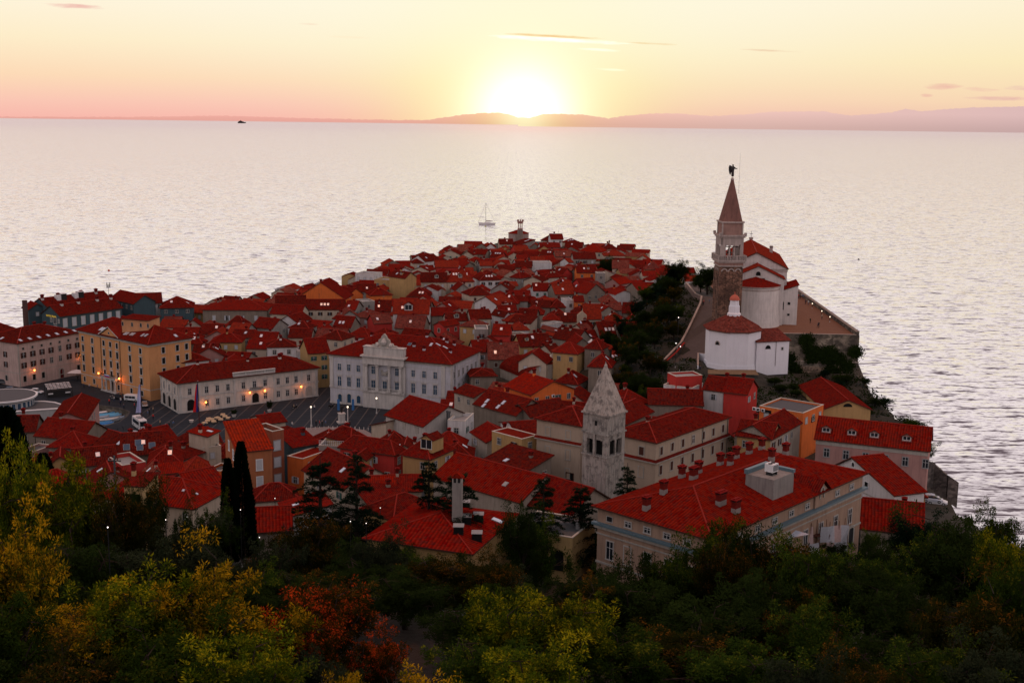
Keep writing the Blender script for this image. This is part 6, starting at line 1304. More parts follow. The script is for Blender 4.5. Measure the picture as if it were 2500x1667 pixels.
LM = {'dark': leafm('foliage', (.004, .008, .002), (.026, .044, .009)), 'green': leafm('foliage', (.005, .012, .003), (.045, .08, .009), (.15, .14, .01), .1),
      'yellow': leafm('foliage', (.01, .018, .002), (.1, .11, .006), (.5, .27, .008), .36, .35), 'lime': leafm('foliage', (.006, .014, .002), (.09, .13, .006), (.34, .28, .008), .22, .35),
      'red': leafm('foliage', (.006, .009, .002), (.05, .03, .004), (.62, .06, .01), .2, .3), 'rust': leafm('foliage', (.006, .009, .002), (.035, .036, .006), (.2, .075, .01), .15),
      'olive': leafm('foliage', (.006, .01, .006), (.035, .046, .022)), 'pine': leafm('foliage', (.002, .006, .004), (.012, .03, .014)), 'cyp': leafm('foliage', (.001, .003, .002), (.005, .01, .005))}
BARK = plain((.035, .025, .02), .9)
RT = random.Random(21)
def leafq(v, f, p, L_, W_, d, up):
    s = d.cross(up); 
    if s.length < .01: s = d.cross(Vector((1, 0, 0)))
    s.normalize(); n = len(v); v += [p, p+d*L_*.45+s*W_, p+d*L_, p+d*L_*.45-s*W_]; f.append((n, n+1, n+2, n+3))
def broad(seed, R, H, nleaf, ls, nb=9, sparse=.0):
    """crown of radius R and height H above a forking trunk; origin at the foot"""
    r = random.Random(seed); tips = []; tb = MB(); th = H*.38
    tb.tube([(0, 0, -1.5), (r.uniform(-.15, .15), r.uniform(-.15, .15), th*.5), (r.uniform(-.3, .3), r.uniform(-.3, .3), th)], [R*.075, R*.06, R*.05], 7, BARK)
    for b in range(nb):
        a = 2*PI*b/nb+r.uniform(-.35, .35); el = r.uniform(.35, 1.35); ln = R*r.uniform(.75, 1.08)*(1 if el < 1 else (H-th)/R*.9)
        d = Vector((math.cos(a)*math.cos(el), math.sin(a)*math.cos(el), math.sin(el))); s0 = Vector((0, 0, th*r.uniform(.7, 1.05))); p1 = s0+d*ln*.5+Vector((0, 0, .2)); p2 = s0+d*ln
        p2.z = min(p2.z, H-.3); tb.tube([s0, p1, p2], [R*.032, R*.018, R*.006], 5, BARK)
        for k in range(7):
            t = r.uniform(.4, 1.05); q = s0.lerp(p2, t); off = Vector((r.gauss(0, 1), r.gauss(0, 1), r.gauss(0, .7)))*R*.2; e = q+off; e.z = max(th*.55, min(H, e.z))
            tips.append(e); tb.tube([q, q.lerp(e, .6)+Vector((0, 0, .1)), e], [R*.009, R*.006, .01], 3, BARK)
    v = []; f = []; per = max(1, int(nleaf/len(tips)))
    for e in tips:
        if r.random() < sparse: continue
        cr = R*r.uniform(.12, .2); sub = [e+Vector((r.gauss(0, cr*.7), r.gauss(0, cr*.7), r.gauss(0, cr*.5))) for _ in range(7)]
        for _ in range(int(per*r.uniform(.6, 1.4))):
            c = r.choice(sub); u = Vector((r.gauss(0, 1), r.gauss(0, 1), r.gauss(0, 1))).normalized(); p = c+u*cr*r.random()**.5*.55
            d = (u+Vector((r.gauss(0, .5), r.gauss(0, .5), r.uniform(-.5, .6)))).normalized(); leafq(v, f, p, ls*r.uniform(.6, 1.3), ls*.2, d, Vector((r.gauss(0, .6), r.gauss(0, .6), 1)))
    return tb.mesh('trunk'), rawmesh('crown', v, f)
def rawmesh(name, v, f):
    me = bpy.data.meshes.new(name); me.from_pydata(v, [], f); me.materials.append(LM['dark']); me.update(); return me
def cedar(seed, H, nl=1):
    r = random.Random(seed); tb = MB(); tb.tube([(0, 0, -1.5), (0.05, 0, H*.5), (0, 0, H)], [.28, .17, .03], 7, BARK); v = []; f = []
    z = H*.16
    while z < H*.97:
        t = (z/H); rad = (1-t)**.75*H*.36*r.uniform(.75, 1.15)+.25
        for k in range(r.choice([3, 4, 4, 5])):
            a = r.uniform(0, 2*PI); L_ = rad*r.uniform(.7, 1.1); d = Vector((math.cos(a), math.sin(a), 0)); tipz = r.uniform(-.05, .22)*L_; p0 = Vector((0, 0, z)); p1 = p0+d*L_*.6+Vector((0, 0, tipz*.9)); p2 = p0+d*L_+Vector((0, 0, tipz*.6-.12*L_))
            tb.tube([p0, p1, p2], [.07*(1-t)+.02, .03, .01], 4, BARK); side = Vector((-d.y, d.x, 0))
            n = int(60*nl*L_)
            for _ in range(n):
                u = r.random()**.7; q = (p0.lerp(p1, u/.6) if u < .6 else p1.lerp(p2, (u-.6)/.4)); wd = L_*.26*math.sin(PI*min(1, u*.85+.12)); q = q+side*r.gauss(0, wd*.55)+Vector((0, 0, r.gauss(0, .07)))
                dd = (d*r.uniform(.2, 1)+side*r.uniform(-1, 1)+Vector((0, 0, r.uniform(-.1, .35)))).normalized(); leafq(v, f, q, r.uniform(.16, .36), .05, dd, Vector((r.gauss(0, .3), r.gauss(0, .3), 1)))
        z += r.uniform(.35, .62)*(1.15-t*.45)*(H/11)
    return tb.mesh('trunk'), rawmesh('crown', v, f)
def cypress(seed, H, R):
    r = random.Random(seed); tb = MB(); tb.tube([(0, 0, -1.5), (0, 0, H*.8)], [.2, .04], 6, BARK); v = []; f = []
    for _ in range(15000):
        t = r.random()**.8; z = .4+t*(H-.4); rr = R*min(1, (t*5)**.5+.35)*(max(0, 1-t)**.55)*1.15+.04; a = r.uniform(0, 2*PI); rr *= 1+.12*math.sin(a*3+t*9)+.08*math.sin(a*7-t*20)
        q = rr*r.uniform(.72, 1.0); p = Vector((q*math.cos(a), q*math.sin(a), z)); d = Vector((math.cos(a)*.35, math.sin(a)*.35, 1)).normalized(); d += Vector((r.gauss(0, .2), r.gauss(0, .2), 0)); leafq(v, f, p, r.uniform(.25, .55), .09, d.normalized(), Vector((math.cos(a+1.4), math.sin(a+1.4), 0)))
    return tb.mesh('trunk'), rawmesh('crown', v, f)
BR = [broad(100+i, 4.2, 8.5, 30000, .23, 9 if i % 2 else 11, .06*i) for i in range(5)]       # size 4.2 x 8.5
BU = [broad(200+i, 2.6, 3.6, 9000, .24, 12) for i in range(3)]
CE = [cedar(300+i, 11, 1.5) for i in range(3)]
CY = [cypress(400, 15, 1.15), cypress(401, 12, 1.3)]
def tree(pair, base, H, Wd, kind, label, name='tree', cat='tree', group=None):
    z = (base.z if len(base) > 2 else g(base.x, base.y)) if not isinstance(base, tuple) else (base[2] if len(base) > 2 else g(*base[:2]))
    x, y = base[0], base[1]; src = {id(BR): (7.6, 4.2), id(BU): (3.3, 2.6), id(CE): (11, 3.9), id(CY): (15, 1.15)}[id(pair)]
    a, b = RT.choice(pair) if pair is not CY else (CY[0] if Wd < 4 else CY[1]); t = thing(name, label, cat, (x, y, z), RT.uniform(0, 6.28), group); t.scale = (Wd/2/src[1], Wd/2/src[1], H/src[0])
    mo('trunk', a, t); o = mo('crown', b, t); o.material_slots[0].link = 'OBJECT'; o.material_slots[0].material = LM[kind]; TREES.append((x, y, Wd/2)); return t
TREES = []; TREEL = []
def place(px, py, Y, Wd, kind, label, pair=None, k='S', name='tree', group=None):
    """tree whose top shows at a surveyed point, standing Y metres out"""
    top = PY(k, px, py, Y); z = g(top.x, Y); H = max(2.2, top.z-z); pr = pair or (BR if H > 4.2 else BU); return tree(pr, (top.x, Y, z), H, Wd, kind, label, name, group=group)
FT = [  # px, py(top), distance, width, kind, label
 (48, 1055, 118, 9, 'lime', 'bright yellow green tree at the picture edge, its top level with the first rooftops'),
 (205, 1066, 112, 11, 'lime', 'spreading tree with a bare dark forked trunk and lime green outer leaves'), (120, 1110, 125, 8, 'rust', 'rusty leaved tree tucked behind the spreading forked tree'),
 (275, 1130, 108, 7, 'rust', 'green and orange tinted tree in front of the yellow balcony tower'), (30, 1215, 84, 9, 'yellow', 'golden yellow tree low at the picture edge'),
 (20, 1390, 72, 8, 'green', 'shadowy green tree below the golden yellow tree at the picture edge'), (200, 1385, 78, 9, 'yellow', 'yellow green tree heading the long bright thicket'),
 (330, 1340, 76, 10, 'lime', 'tall lime tree in the middle of the bright thicket'), (465, 1315, 77, 10, 'yellow', 'highest golden tree of the bright thicket'), (585, 1400, 75, 9, 'yellow', 'golden tree closing the bright thicket beside the red bush'),
 (390, 1470, 68, 10, 'green', 'mid green tree filling the hollow of the bright thicket'), (150, 1500, 67, 8, 'rust', 'dim rust green tree at the bottom picture edge'), (545, 1490, 66, 9, 'lime', 'lime green tree at the bottom edge under the golden thicket'),
 (290, 1265, 104, 11, 'olive', 'rounded dull olive tree behind the bright thicket'), (420, 1228, 112, 12, 'olive', 'broad dull olive tree in the dark hollow below the cypresses'), (180, 1250, 100, 9, 'dark', 'near black tree under the forked trunk'),
 (610, 1250, 118, 10, 'olive', 'grey green olive tree right of the twin cypresses'), (560, 1310, 98, 8, 'green', 'ivy green tree with yellow tips behind the golden thicket'), (705, 1190, 132, 11, 'rust', 'brownish autumn tree under the first cedar'),
 (745, 1372, 84, 10, 'red', 'fiery red sumac bush, the reddest tree on the slope'), (690, 1440, 76, 8, 'red', 'orange red bush merging into the fiery red sumac'), (850, 1475, 79, 6, 'red', 'low scarlet bush at the end of the bare earth bank'),
 (880, 1240, 128, 9, 'olive', 'dusky olive tree in front of the chimney house'), (820, 1300, 106, 10, 'dark', 'very dark tree between red sumac and chimney house'), (1010, 1290, 104, 10, 'rust', 'olive and orange tinged tree in front of the chimney house'),
 (1110, 1300, 118, 8, 'rust', 'orange tipped tree under the flat roofed annexe'), (930, 1330, 98, 9, 'dark', 'dark tree behind the bare earth bank'), (1080, 1400, 90, 9, 'dark', 'dark green tree above the end of the bare bank'),
 (1195, 1362, 78, 10, 'lime', 'bright lime tree standing clear of the dark slope'), (1300, 1400, 77, 9, 'lime', 'feathery lime tree with thin dark stems'), (1120, 1475, 70, 8, 'green', 'mid green tree in front of the bright lime tree'), (1235, 1500, 66, 8, 'lime', 'low lime tree at the bottom edge'),
 (780, 1545, 62, 5, 'yellow', 'small golden sprig of a tree at the bottom edge under the red bushes'), (955, 1548, 61, 7, 'yellow', 'golden bush at the bottom edge below the bare bank'), (660, 1530, 63, 7, 'green', 'green bush at the bottom edge beside the lime tree'),
 (1230, 1205, 150, 9, 'green', 'leafy green tree leaning over the flat roofed annexe'), (1350, 1330, 112, 10, 'dark', 'dark tree below the villa windows'), (1450, 1340, 104, 11, 'dark', 'black green tree in front of the villa corner'),
 (1560, 1275, 118, 11, 'green', 'dark leaved tree rising against the villa roof edge'), (1700, 1205, 124, 11, 'green', 'tall tree overlapping the villa roof near the white scaffold sheet'), (1665, 1250, 115, 8, 'rust', 'reddish brown tree against the villa roof'),
 (1810, 1245, 120, 12, 'rust', 'broad olive brown tree in front of the scaffold'), (1760, 1330, 100, 10, 'dark', 'dark tree under the broad olive brown tree'), (1905, 1400, 84, 10, 'green', 'fresh green feathery tree in the dark slope'),
 (1620, 1400, 92, 11, 'dark', 'unlit tree in the darkest part of the slope'), (1550, 1470, 80, 9, 'rust', 'faintly orange tree low on the slope'), (1700, 1500, 74, 9, 'green', 'dim green tree near the bottom edge'), (1440, 1470, 76, 9, 'green', 'green tipped tree beside the feathery lime tree'),
 (2000, 1330, 110, 10, 'dark', 'dark tree in front of the low house with dark shutters'), (2080, 1370, 96, 10, 'dark', 'dense dark tree on the seaward slope'), (2190, 1215, 130, 13, 'dark', 'great dark tree rising over the shore'), (2120, 1175, 165, 10, 'pine', 'black pine in front of the parked cars'),
 (2290, 1190, 150, 9, 'green', 'tree whose ragged top stands against the water'), (2340, 1215, 104, 8, 'lime', 'yellow green tree at the seaward picture edge'), (2330, 1310, 92, 8, 'green', 'dim green tree under the yellow green one at the seaward edge'),
 (2235, 1380, 84, 9, 'rust', 'tree with a few orange leaf clusters on the seaward slope'), (2060, 1480, 76, 9, 'dark', 'dark bush tree near the bottom seaward edge'), (1960, 1520, 70, 7, 'rust', 'rust flecked tree at the bottom edge of the dark slope'),
 (2320, 1500, 70, 8, 'olive', 'blurred grey green tree in the bottom seaward edge'), (2170, 1500, 72, 8, 'green', 'muted green tree beside the grey green corner tree'), (1850, 1530, 66, 7, 'olive', 'grey olive shrub tree at the bottom edge'),
 (1640, 1238, 122, 9, 'green', 'mid green tree covering the lower villa wall, townward of the scaffold'), (1745, 1228, 121, 9, 'dark', 'dark leafy tree pressed against the scaffold sheets'), (1850, 1268, 116, 10, 'green', 'dull green tree at the foot of the scaffold'), (1500, 1298, 117, 9, 'dark', 'round dark tree beneath the villa hip corner'),
 (2045, 1285, 128, 9, 'green', 'shaggy green tree in front of the low red roof'), (2150, 1222, 138, 10, 'green', 'tall shaggy green tree just inland of the shore'), (1960, 1300, 118, 9, 'dark', 'dark tree below the villa arch window'), (1400, 1300, 122, 8, 'dark', 'dark tree reaching the villa ground floor windows'),
 (345, 1120, 165, 7, 'dark', 'dark tree beside the yellow balcony tower wall'), (490, 1150, 168, 7, 'green', 'leafy green tree in front of the hipped pantile roof'), (430, 1180, 150, 6, 'dark', 'dark tree filling the garden below the pantile roof'),
 (1200, 1175, 140, 7, 'dark', 'tree hiding the seaward corner of the chimney house'), (2010, 1250, 150, 6, 'dark', 'dark tree by the shuttered window of the low house'), (2260, 1250, 128, 8, 'dark', 'dark tree hanging over the shore by the water')]
for px, py, Y, Wd, kind, lab in FT: place(px, py, Y, Wd*RT.uniform(.92, 1.1), kind, lab)
place(553, 1020, 178, 3.5, 'cyp', 'taller of the two slim black cypresses beside the orange apartment house', CY, name='cypress'); place(523, 1058, 176, 3.0, 'cyp', 'shorter of the twin black cypresses by the orange apartment house', CY, name='cypress')
place(95, 998, 205, 4.6, 'cyp', 'stout black cypress standing alone before the red roofs', CY, name='cypress'); place(2, 835, 150, 7, 'cyp', 'huge black cypress cut by the picture edge', CY, name='cypress'); 
for px, py, Y, Wd, lab in ((735, 1050, 175, 15, 'wide cedar with flat dark tiers below the pinkish roof'), (818, 1040, 172, 12, 'tall narrow cedar beside the wide one, its tip against the town'), (985, 1052, 176, 12, 'cedar in front of the yellow shuttered town house'),
        (1052, 1076, 172, 13, 'cedar just behind the tall plaster chimney'), (1250, 1096, 170, 11, 'cedar before the end of the long church roof'), (1335, 1112, 172, 12, 'dense cedar at the foot of the grey bell tower'), (1442, 1062, 178, 9, 'thin cedar against the school wall beside the bell tower')):
    place(px, py, Y, Wd, 'pine', lab, CE, name='cedar')
place(1545, 605, 505, 7, 'cyp', 'dark columnar cypress on the hill behind the town, beside the orange house', CY, name='cypress')
for px, py, Y, Wd, kind, lab in ((1562, 603, 508, 12, 'dark', 'round dark tree beside the hilltop cypress'), (1628, 612, 425, 13, 'dark', 'dark tree against the water just townward of the church tower'), (1610, 622, 430, 9, 'dark', 'smaller dark tree touching the church tower tree'), (1400, 592, 610, 11, 'dark', 'dark garden tree between far roofs of the point'), (1385, 597, 612, 8, 'dark', 'smaller dark garden tree between far roofs'), (1735, 1085, 305, 6, 'dark', 'x')):
    if lab != 'x': place(px, py, Y, Wd, kind, lab)
# wooded slope between the old town and the church ramp, and the bank below the church
def clear(x, y, e=1.5):
    p = Vector((x, y)); return not any(inrect(p, F, e) for F in FOOT)
def onramp(x, y): return any(inpoly(x, y, [(lp[i].x-1, lp[i].y), (rp_[i].x+2, rp_[i].y), (rp_[i+1].x+2, rp_[i+1].y), (lp[i+1].x-1, lp[i+1].y)]) for i in range(len(lp)-1))
fill = []
def scatter(n, xr, yr, hr, wr, kinds, minD, cond=None, group=None, cat='tree'):
    c = 0; k = 0
    while c < n and k < n*40:
        k += 1; x, y = RT.uniform(*xr), RT.uniform(*yr)
        if not clear(x, y, 1) or onramp(x, y) or (50 < x < 84 and 312 < y < 345) or (cond and not cond(x, y)) or any((x-a)**2+(y-b)**2 < (minD)**2 for a, b, _ in TREES): continue
        H = RT.uniform(*hr); z = g(x, y); kd = RT.choice(kinds); t = tree(BR if H > 4.5 else BU, (x, y, z), H, RT.uniform(*wr), kd, None, group=group); TREEL.append((t, kd, H, group)); c += 1
scatter(58, (26, 60), (300, 470), (4.5, 8), (5.5, 9), ['dark', 'dark', 'dark', 'green', 'pine', 'rust'], 3.6, lambda x, y: hillside(x, y) and not inpoly(x, y, terr) and x < rampx(y)-3.2, 'trees on the wooded slope under the church ramp')
scatter(16, (30, 45), (285, 330), (2.5, 4), (3.5, 5), ['dark', 'dark', 'green'], 3, lambda x, y: g(x, y) > 7 and x < 42, 'trees on the wooded slope under the church ramp')
scatter(22, (68, 108), (300, 336), (1.6, 2.6), (3.5, 5.5), ['dark', 'pine', 'dark'], 2.6, lambda x, y: sd(x, y) > 3 and y < p_c.y-2, 'scrub on the bank below the bastion', 'bush')
scatter(18, (100, 112), (215, 300), (2.5, 5), (4, 7), ['dark', 'green'], 3, lambda x, y: sd(x, y) > 1, 'shore trees beside the sea wall')
scatter(90, (-60, 100), (62, 165), (4.2, 6.5), (6, 9), ['dark', 'dark', 'dark', 'rust', 'olive', 'green'], 4.6, lambda x, y: abs(x) < y*.47+8 and not (-14 < x < 4 and 86 < y < 101) and not (y > 125 and 5 < x < 45) and sd(x, y) > 4, 'trees filling the dark slope')
scatter(30, (-95, 75), (165, 205), (3.5, 5.5), (4, 7), ['dark', 'dark', 'green'], 4.5, lambda x, y: abs(x) < y*.47 and clear(x, y, 3), 'garden trees between the nearest houses')
# low scrub and ground ivy over the dark banks
v = []; f = []; r = random.Random(9); k = 0
while k < 5200:
    if r.random() < .5: x, y = r.uniform(28, 112), r.uniform(262, 470)
    else: x, y = r.uniform(-60, 112), r.uniform(60, 215)
    if sd(x, y) < .5 or onramp(x, y) or inpoly(x, y, terr) or not clear(x, y, .6) or (y < 200 and abs(x) > y*.46+6) or (-14 < x < 4 and 86 < y < 101) or (52 < x < 74 and 308 < y < 335): continue
    if y > 262 and x < 44 and g(x, y) < 8: continue
    k += 1; z = g(x, y); s_ = r.uniform(.5, 1.3)
    for _ in range(9): leafq(v, f, Vector((x+r.gauss(0, s_*.6), y+r.gauss(0, s_*.6), z+r.uniform(-.2, s_*.7))), r.uniform(.4, .9), .2, Vector((r.gauss(0, 1), r.gauss(0, 1), r.uniform(.1, 1))).normalized(), Vector((r.gauss(0, .6), r.gauss(0, .6), 1)))
o = mo('undergrowth', rawmesh('undergrowth', v, f)); tag(o, 'low dark scrub and ground ivy covering the hill banks', 'undergrowth', kind='stuff')
# ivy and scrub hanging on the bastion wall
mb = MB(); v = []; f = []; r = random.Random(5)
for _ in range(27):
    t_ = r.random(); cx_ = f0[0]+(f1[0]-f0[0])*t_; zz = r.uniform(9, 24) if t_ < .75 else r.uniform(4, 21); yy = f0[1]+(f1[1]-f0[1])*t_-(max(0, zc-zz))*.62-.1; R0 = r.uniform(.7, 2.1)
    for _ in range(1300): a = r.gauss(0, R0*.6); b = r.gauss(0, R0*.5); leafq(v, f, Vector((cx_+a-p_c.x, yy-r.random()*.45-p_c.y-max(0, -b)*.5*(zz < zc), zz+b)), .45, .14, Vector((r.gauss(0, 1), -.4, r.gauss(0, 1))).normalized(), Vector((0, -1, 0)))
iv = rawmesh('ivy', v, f); o = mo('ivy', iv, None, (p_c.x, p_c.y, 0)); tag(o, 'dark ivy hanging over the bastion masonry', 'ivy', kind='stuff')

# ================================================================== VEHICLES, BOATS, PEOPLE, STREET FURNITURE
def wheel(parent, x, y, r=.32, w=.2):
    mb = MB(); mb.cyl(0, 0, -w/2, w/2, r, r, 16, BLACK); t = mb.build('wheel', parent, (x, y, r)); t.rotation_euler = (PI/2, 0, 0)
    mb = MB(); mb.cyl(0, 0, -w/2-.012, w/2+.012, r*.6, r*.6, 12, GREY); mb.build('rim', t)
def loft(prof, xs, W, m, mb, tuck=.12):
    """side profile z(x) pairs (low, high) with narrowing top"""
    sec = []
    for x, zl_, zh, wl, wh in prof: sec.append([(x, -wl, zl_), (x, -wl*1.0, (zl_+zh)*.55), (x, -wh, zh), (x, wh, zh), (x, wl*1.0, (zl_+zh)*.55), (x, wl, zl_)])
    for a, b in zip(sec[:-1], sec[1:]):
        for i in range(6): j = (i+1) % 6; mb.face([a[i], b[i], b[j], a[j]], m)
    mb.face(sec[0], m); mb.face(list(reversed(sec[-1])), m)
def car(p, rz, paint, label, L=4.2, hh=1.0, group='cars at the harbour'):
    t = thing('parked_car', label, 'car', p, rz, group); pm = plain(paint, .35, .3); mb = MB(); a = L/2
    loft([(-a, .4, .75, .72, .66), (-a+.15, .28, .9, .84, .78), (-a*.5, .25, .97, .86, .8), (a*.35, .25, .95, .86, .8), (a-.5, .27, .82, .84, .74), (a-.1, .3, .68, .78, .66), (a, .42, .6, .68, .6)], None, None, pm, mb); mb.build('body', t)
    mb = MB(); loft([(-a+.25, .88, .92, .74, .72), (-a+.6, .9, 1.38*hh, .76, .6), (-.2, .9, 1.47*hh, .77, .62), (.45, .9, 1.4*hh, .77, .6), (1.15, .88, .93, .74, .7)], None, None, GLASS, mb); mb.build('windows', t)
    mb = MB(); loft([(-a+.62, 1.36*hh, 1.41*hh, .6, .56), (-.2, 1.44*hh, 1.5*hh, .62, .58), (.4, 1.37*hh, 1.43*hh, .6, .56)], None, None, pm, mb); mb.build('roof', t)
    for x in (-a*.62, a*.62):
        for y in (-.78, .78): wheel(t, x, y)
    for y in (-.6, .6):
        mb = MB(); mb.box(a-.12, a+.0, y-.14, y+.14, .56, .7, WHITE); mb.build('headlight', t); mb = MB(); mb.box(-a-.02, -a+.1, y-.14, y+.14, .62, .78, plain((.4, .01, .01), .4)); mb.build('tail_light', t)
    return t
def gp(k, x, y, z=2.5): return P(k, x, y, z)
car(gp('A', 83, 930), .15, (.16, .2, .26), 'grey blue hatchback on the quay road beside the dark cypress'); car(gp('A', 262, 942), -.12, (.7, .7, .72), 'white saloon car passing the slatted kiosk'); car(gp('A', 20, 872), .1, (.1, .1, .11), 'dark car parked at the end of the pink building')
car(gp('A', 845, 978), PI-.25, (.02, .02, .024), 'black car parked at the ochre palace steps'); car(gp('A', 945, 1250), PI+.2-.35, (.4, .42, .45), 'silver hatchback on the street in front of the red attic roofs')
car(gp('A', 1040, 1035), -1.2, (.25, .27, .3), 'small dark car between white van and arcade', 3.6)
car(P('G', 1310, 1030, 10), -.3, (.5, .52, .58), 'silver car parked by the sea wall, the one closer to the pavilion', 4.1, group='cars by the sea wall'); car(P('G', 1340, 1045, 9.6), -.35, (.65, .65, .68), 'white car parked by the sea wall beside the dark pine', 4.1, group='cars by the sea wall')
def van(p, rz, L, Hh, W, label, name, cat, bus=False):
    t = thing(name, label, cat, p, rz); a = L/2; pm = plain((.68, .67, .68), .4); mb = MB(); w = W/2
    loft([(-a, .5, Hh*.93, w*.93, w*.86), (-a+.15, .35, Hh*.985, w, w*.92), (a-1.3 if not bus else a-.35, .35, Hh, w, w*.92), (a-.25 if not bus else a-.08, .35, (Hh*.56 if not bus else Hh*.9), w*.97, w*.84), (a, .5, Hh*.45 if not bus else Hh*.6, w*.9, w*.8)], None, None, pm, mb); mb.build('body', t)
    mb = MB()
    for s in (-1, 1):
        n = 5 if bus else 3
        for i in range(n): x0_ = -a+.5+i*(L-1.6)/n; mb.box(x0_, x0_+(L-1.6)/n-.1, min(s*w*1.0, s*w*1.03), max(s*w*1.0, s*w*1.03), Hh*.5, Hh*.82, GLASS)
    if bus: mb.box(-a-.03, -a+.1, -w*.8, w*.8, Hh*.42, Hh*.86, GLASS)
    mb.box(a-.3, a+.02, -w*.75, w*.75, Hh*.48, Hh*.8, GLASS); mb.build('windows', t)
    if bus: mb = MB(); mb.box(-1.2, .8, -.7, .7, Hh+.003, Hh+.22, GREY); mb.build('roof_unit', t)
    for x in (-a*.6, a*.6):
        for y in (-w+.1, w-.1): wheel(t, x, y, .42 if bus else .34)
    for y in (-w*.7, w*.7): mb = MB(); mb.box(-a-.04, -a+.05, y-.12, y+.12, .7, 1.0, plain((.4, .01, .01), .4)); mb.build('tail_light', t)
    return t
van(gp('A', 1003, 1188), 2.15+PI*0, 7.2, 2.9, 2.2, 'small white town bus with dark rear window beside the flagpole', 'minibus', 'bus', True)
van(gp('A', 955, 995), -.28, 5.0, 1.95, 1.9, 'white van parked outside the ochre palace', 'van', 'van')
# boats in the basin
for i, (x, y, c, L_) in enumerate(((715, 1078, (.6, .6, .62), 6), (750, 1090, (.05, .2, .35), 6), (790, 1092, (.12, .36, .55), 6.5), (795, 1103, (.1, .3, .5), 6), (825, 1118, (.2, .26, .34), 5.5), (765, 1128, (.5, .48, .45), 7), (730, 1150, (.06, .22, .42), 5.5), (745, 1160, (.04, .18, .45), 5.5), (720, 1112, (.3, .33, .38), 5))):
    p = P('A', x, y, .6); lab = ['long pale grey', 'narrow teal blue', 'light blue covered', 'mid blue covered', 'dull slate blue', 'beige decked', 'deep blue covered', 'ultramarine covered', 'small ash grey'][i]
    t = thing('boat', lab+' rowing boat moored in the little harbour basin', 'boat', (p.x, p.y, -.1), .35+RT.uniform(-.15, .15), 'moored boats in the basin'); m = plain(c, .6); hm = plain((.5, .5, .52), .5); mb = MB(); n = 9; a = L_/2; ring_ = []
    for k in range(n+1):
        u = -1+2*k/n; w = .85*(1-max(0, u)**2.2)*(1-.25*max(0, -u)**3)+.02; zt_ = .75+.3*max(0, u)**2; ring_.append([(u*a, -w, zt_), (u*a*.94, -w*.6, .0), (u*a*.94, w*.6, .0), (u*a, w, zt_)])
    for A, B in zip(ring_[:-1], ring_[1:]):
        for q in range(3): mb.face([A[q], B[q], B[q+1], A[q+1]], hm)
    mb.face(ring_[0], hm); mb.build('hull', t); mb = MB()
    for A, B in zip(ring_[:-1], ring_[1:]):
        ra, rb2 = Vector((A[0][0], 0, A[0][2]+.28)), Vector((B[0][0], 0, B[0][2]+.28)); mb.face([A[0], B[0], rb2, ra], m); mb.face([A[3], ra, rb2, B[3]], m)
    mb.build('cover', t)
# sailing yacht, ship, buoys
yp = PY('C', 348, 104, P('C', 348, 112, 0).y); t = thing('sailing_yacht', 'white sailing yacht at anchor beyond the tip with furled sail and bare mast', 'yacht', (yp.x, yp.y, 0), PI+.03); mb = MB(); n = 12; a = 7.4; ring_ = []
for k in range(n+1):
    u = -1+2*k/n; w = 1.9*(1-max(0, u)**2)*(1-.3*max(0, -u)**2)+.03; zt_ = 1.5+.5*max(0, u)**2; ring_.append([(u*a, -w, zt_), (u*a*.9, -w*.6, -.3), (u*a*.9, w*.6, -.3), (u*a, w, zt_)])
for A, B in zip(ring_[:-1], ring_[1:]):
    for q in range(4): mb.face([A[q], B[q], B[(q+1) % 4], A[(q+1) % 4]], WHITE)
mb.face(ring_[0], WHITE); mb.build('hull', t); mb = MB(); loft([(-3, 1.4, 2.0, 1.0, .8), (0, 1.5, 2.3, 1.1, .8), (2.2, 1.5, 1.8, .8, .6)], None, None, WHITE, mb); mb.build('cabin', t)
mast_h = PY('C', 338, 0, yp.y).z; mb = MB(); mb.cyl(1.0, 0, 1.5, 18.5, .16, .1, 6, DARK); mb.tube([(1, 0, 18.4), (7.3, 0, 2)], .045, 4, DARK); mb.tube([(1, 0, 18.4), (-7.1, 0, 1.7)], .045, 4, DARK); mb.build('mast', t)
mb = MB(); mb.tube([(1, 0, 3.2), (-2, 0, 3.1), (-5, 0, 3.0)], [.3, .38, .2], 8, plain((.2, .12, .14), .8)); mb.build('furled_sail', t)
sp = P('S', 555, 277.5, 0); sp = PY('S', 555, 276, 26000); t = thing('cargo_ship', 'tiny dark ship on the horizon over open water', 'ship', (sp.x, 26000, -2), 0); t.scale = (2.4, 2.4, 2.0); mb = MB(); loft([(-34, 0, 12, 8, 8), (26, 0, 12, 8, 8), (36, 2, 15, 2, 2)], None, None, DARK, mb); mb.build('hull', t); mb = MB(); mb.box(-30, 18, -7, 7, 12, 19, DARK); mb.box(-24, 4, -6, 6, 19, 25, DARK); mb.box(-12, -6, -2, 2, 25, 33, DARK); mb.build('superstructure', t)
for k, x, y, c, lab in (('C', 335, 131, (.35, .35, .02), 'small yellow green mooring buoy just inshore of the yacht'), ('S', 250, 622, (.5, .1, .04), 'little orange buoy in the open bay off the hotels'), ('D', 1297, 690, (.06, .06, .07), 'dark speck of a buoy off the church terrace')):
    p = P(k, x, y, 0); t = thing('buoy', lab, 'buoy', (p.x, p.y, 0)); mb = MB(); mb.lathe(0, 0, [(0, -.4), (.6, -.2), (.7, .25), (.4, .6), (.1, .8), (0, .9)], 10, plain(c, .5)); mb.build('float', t)
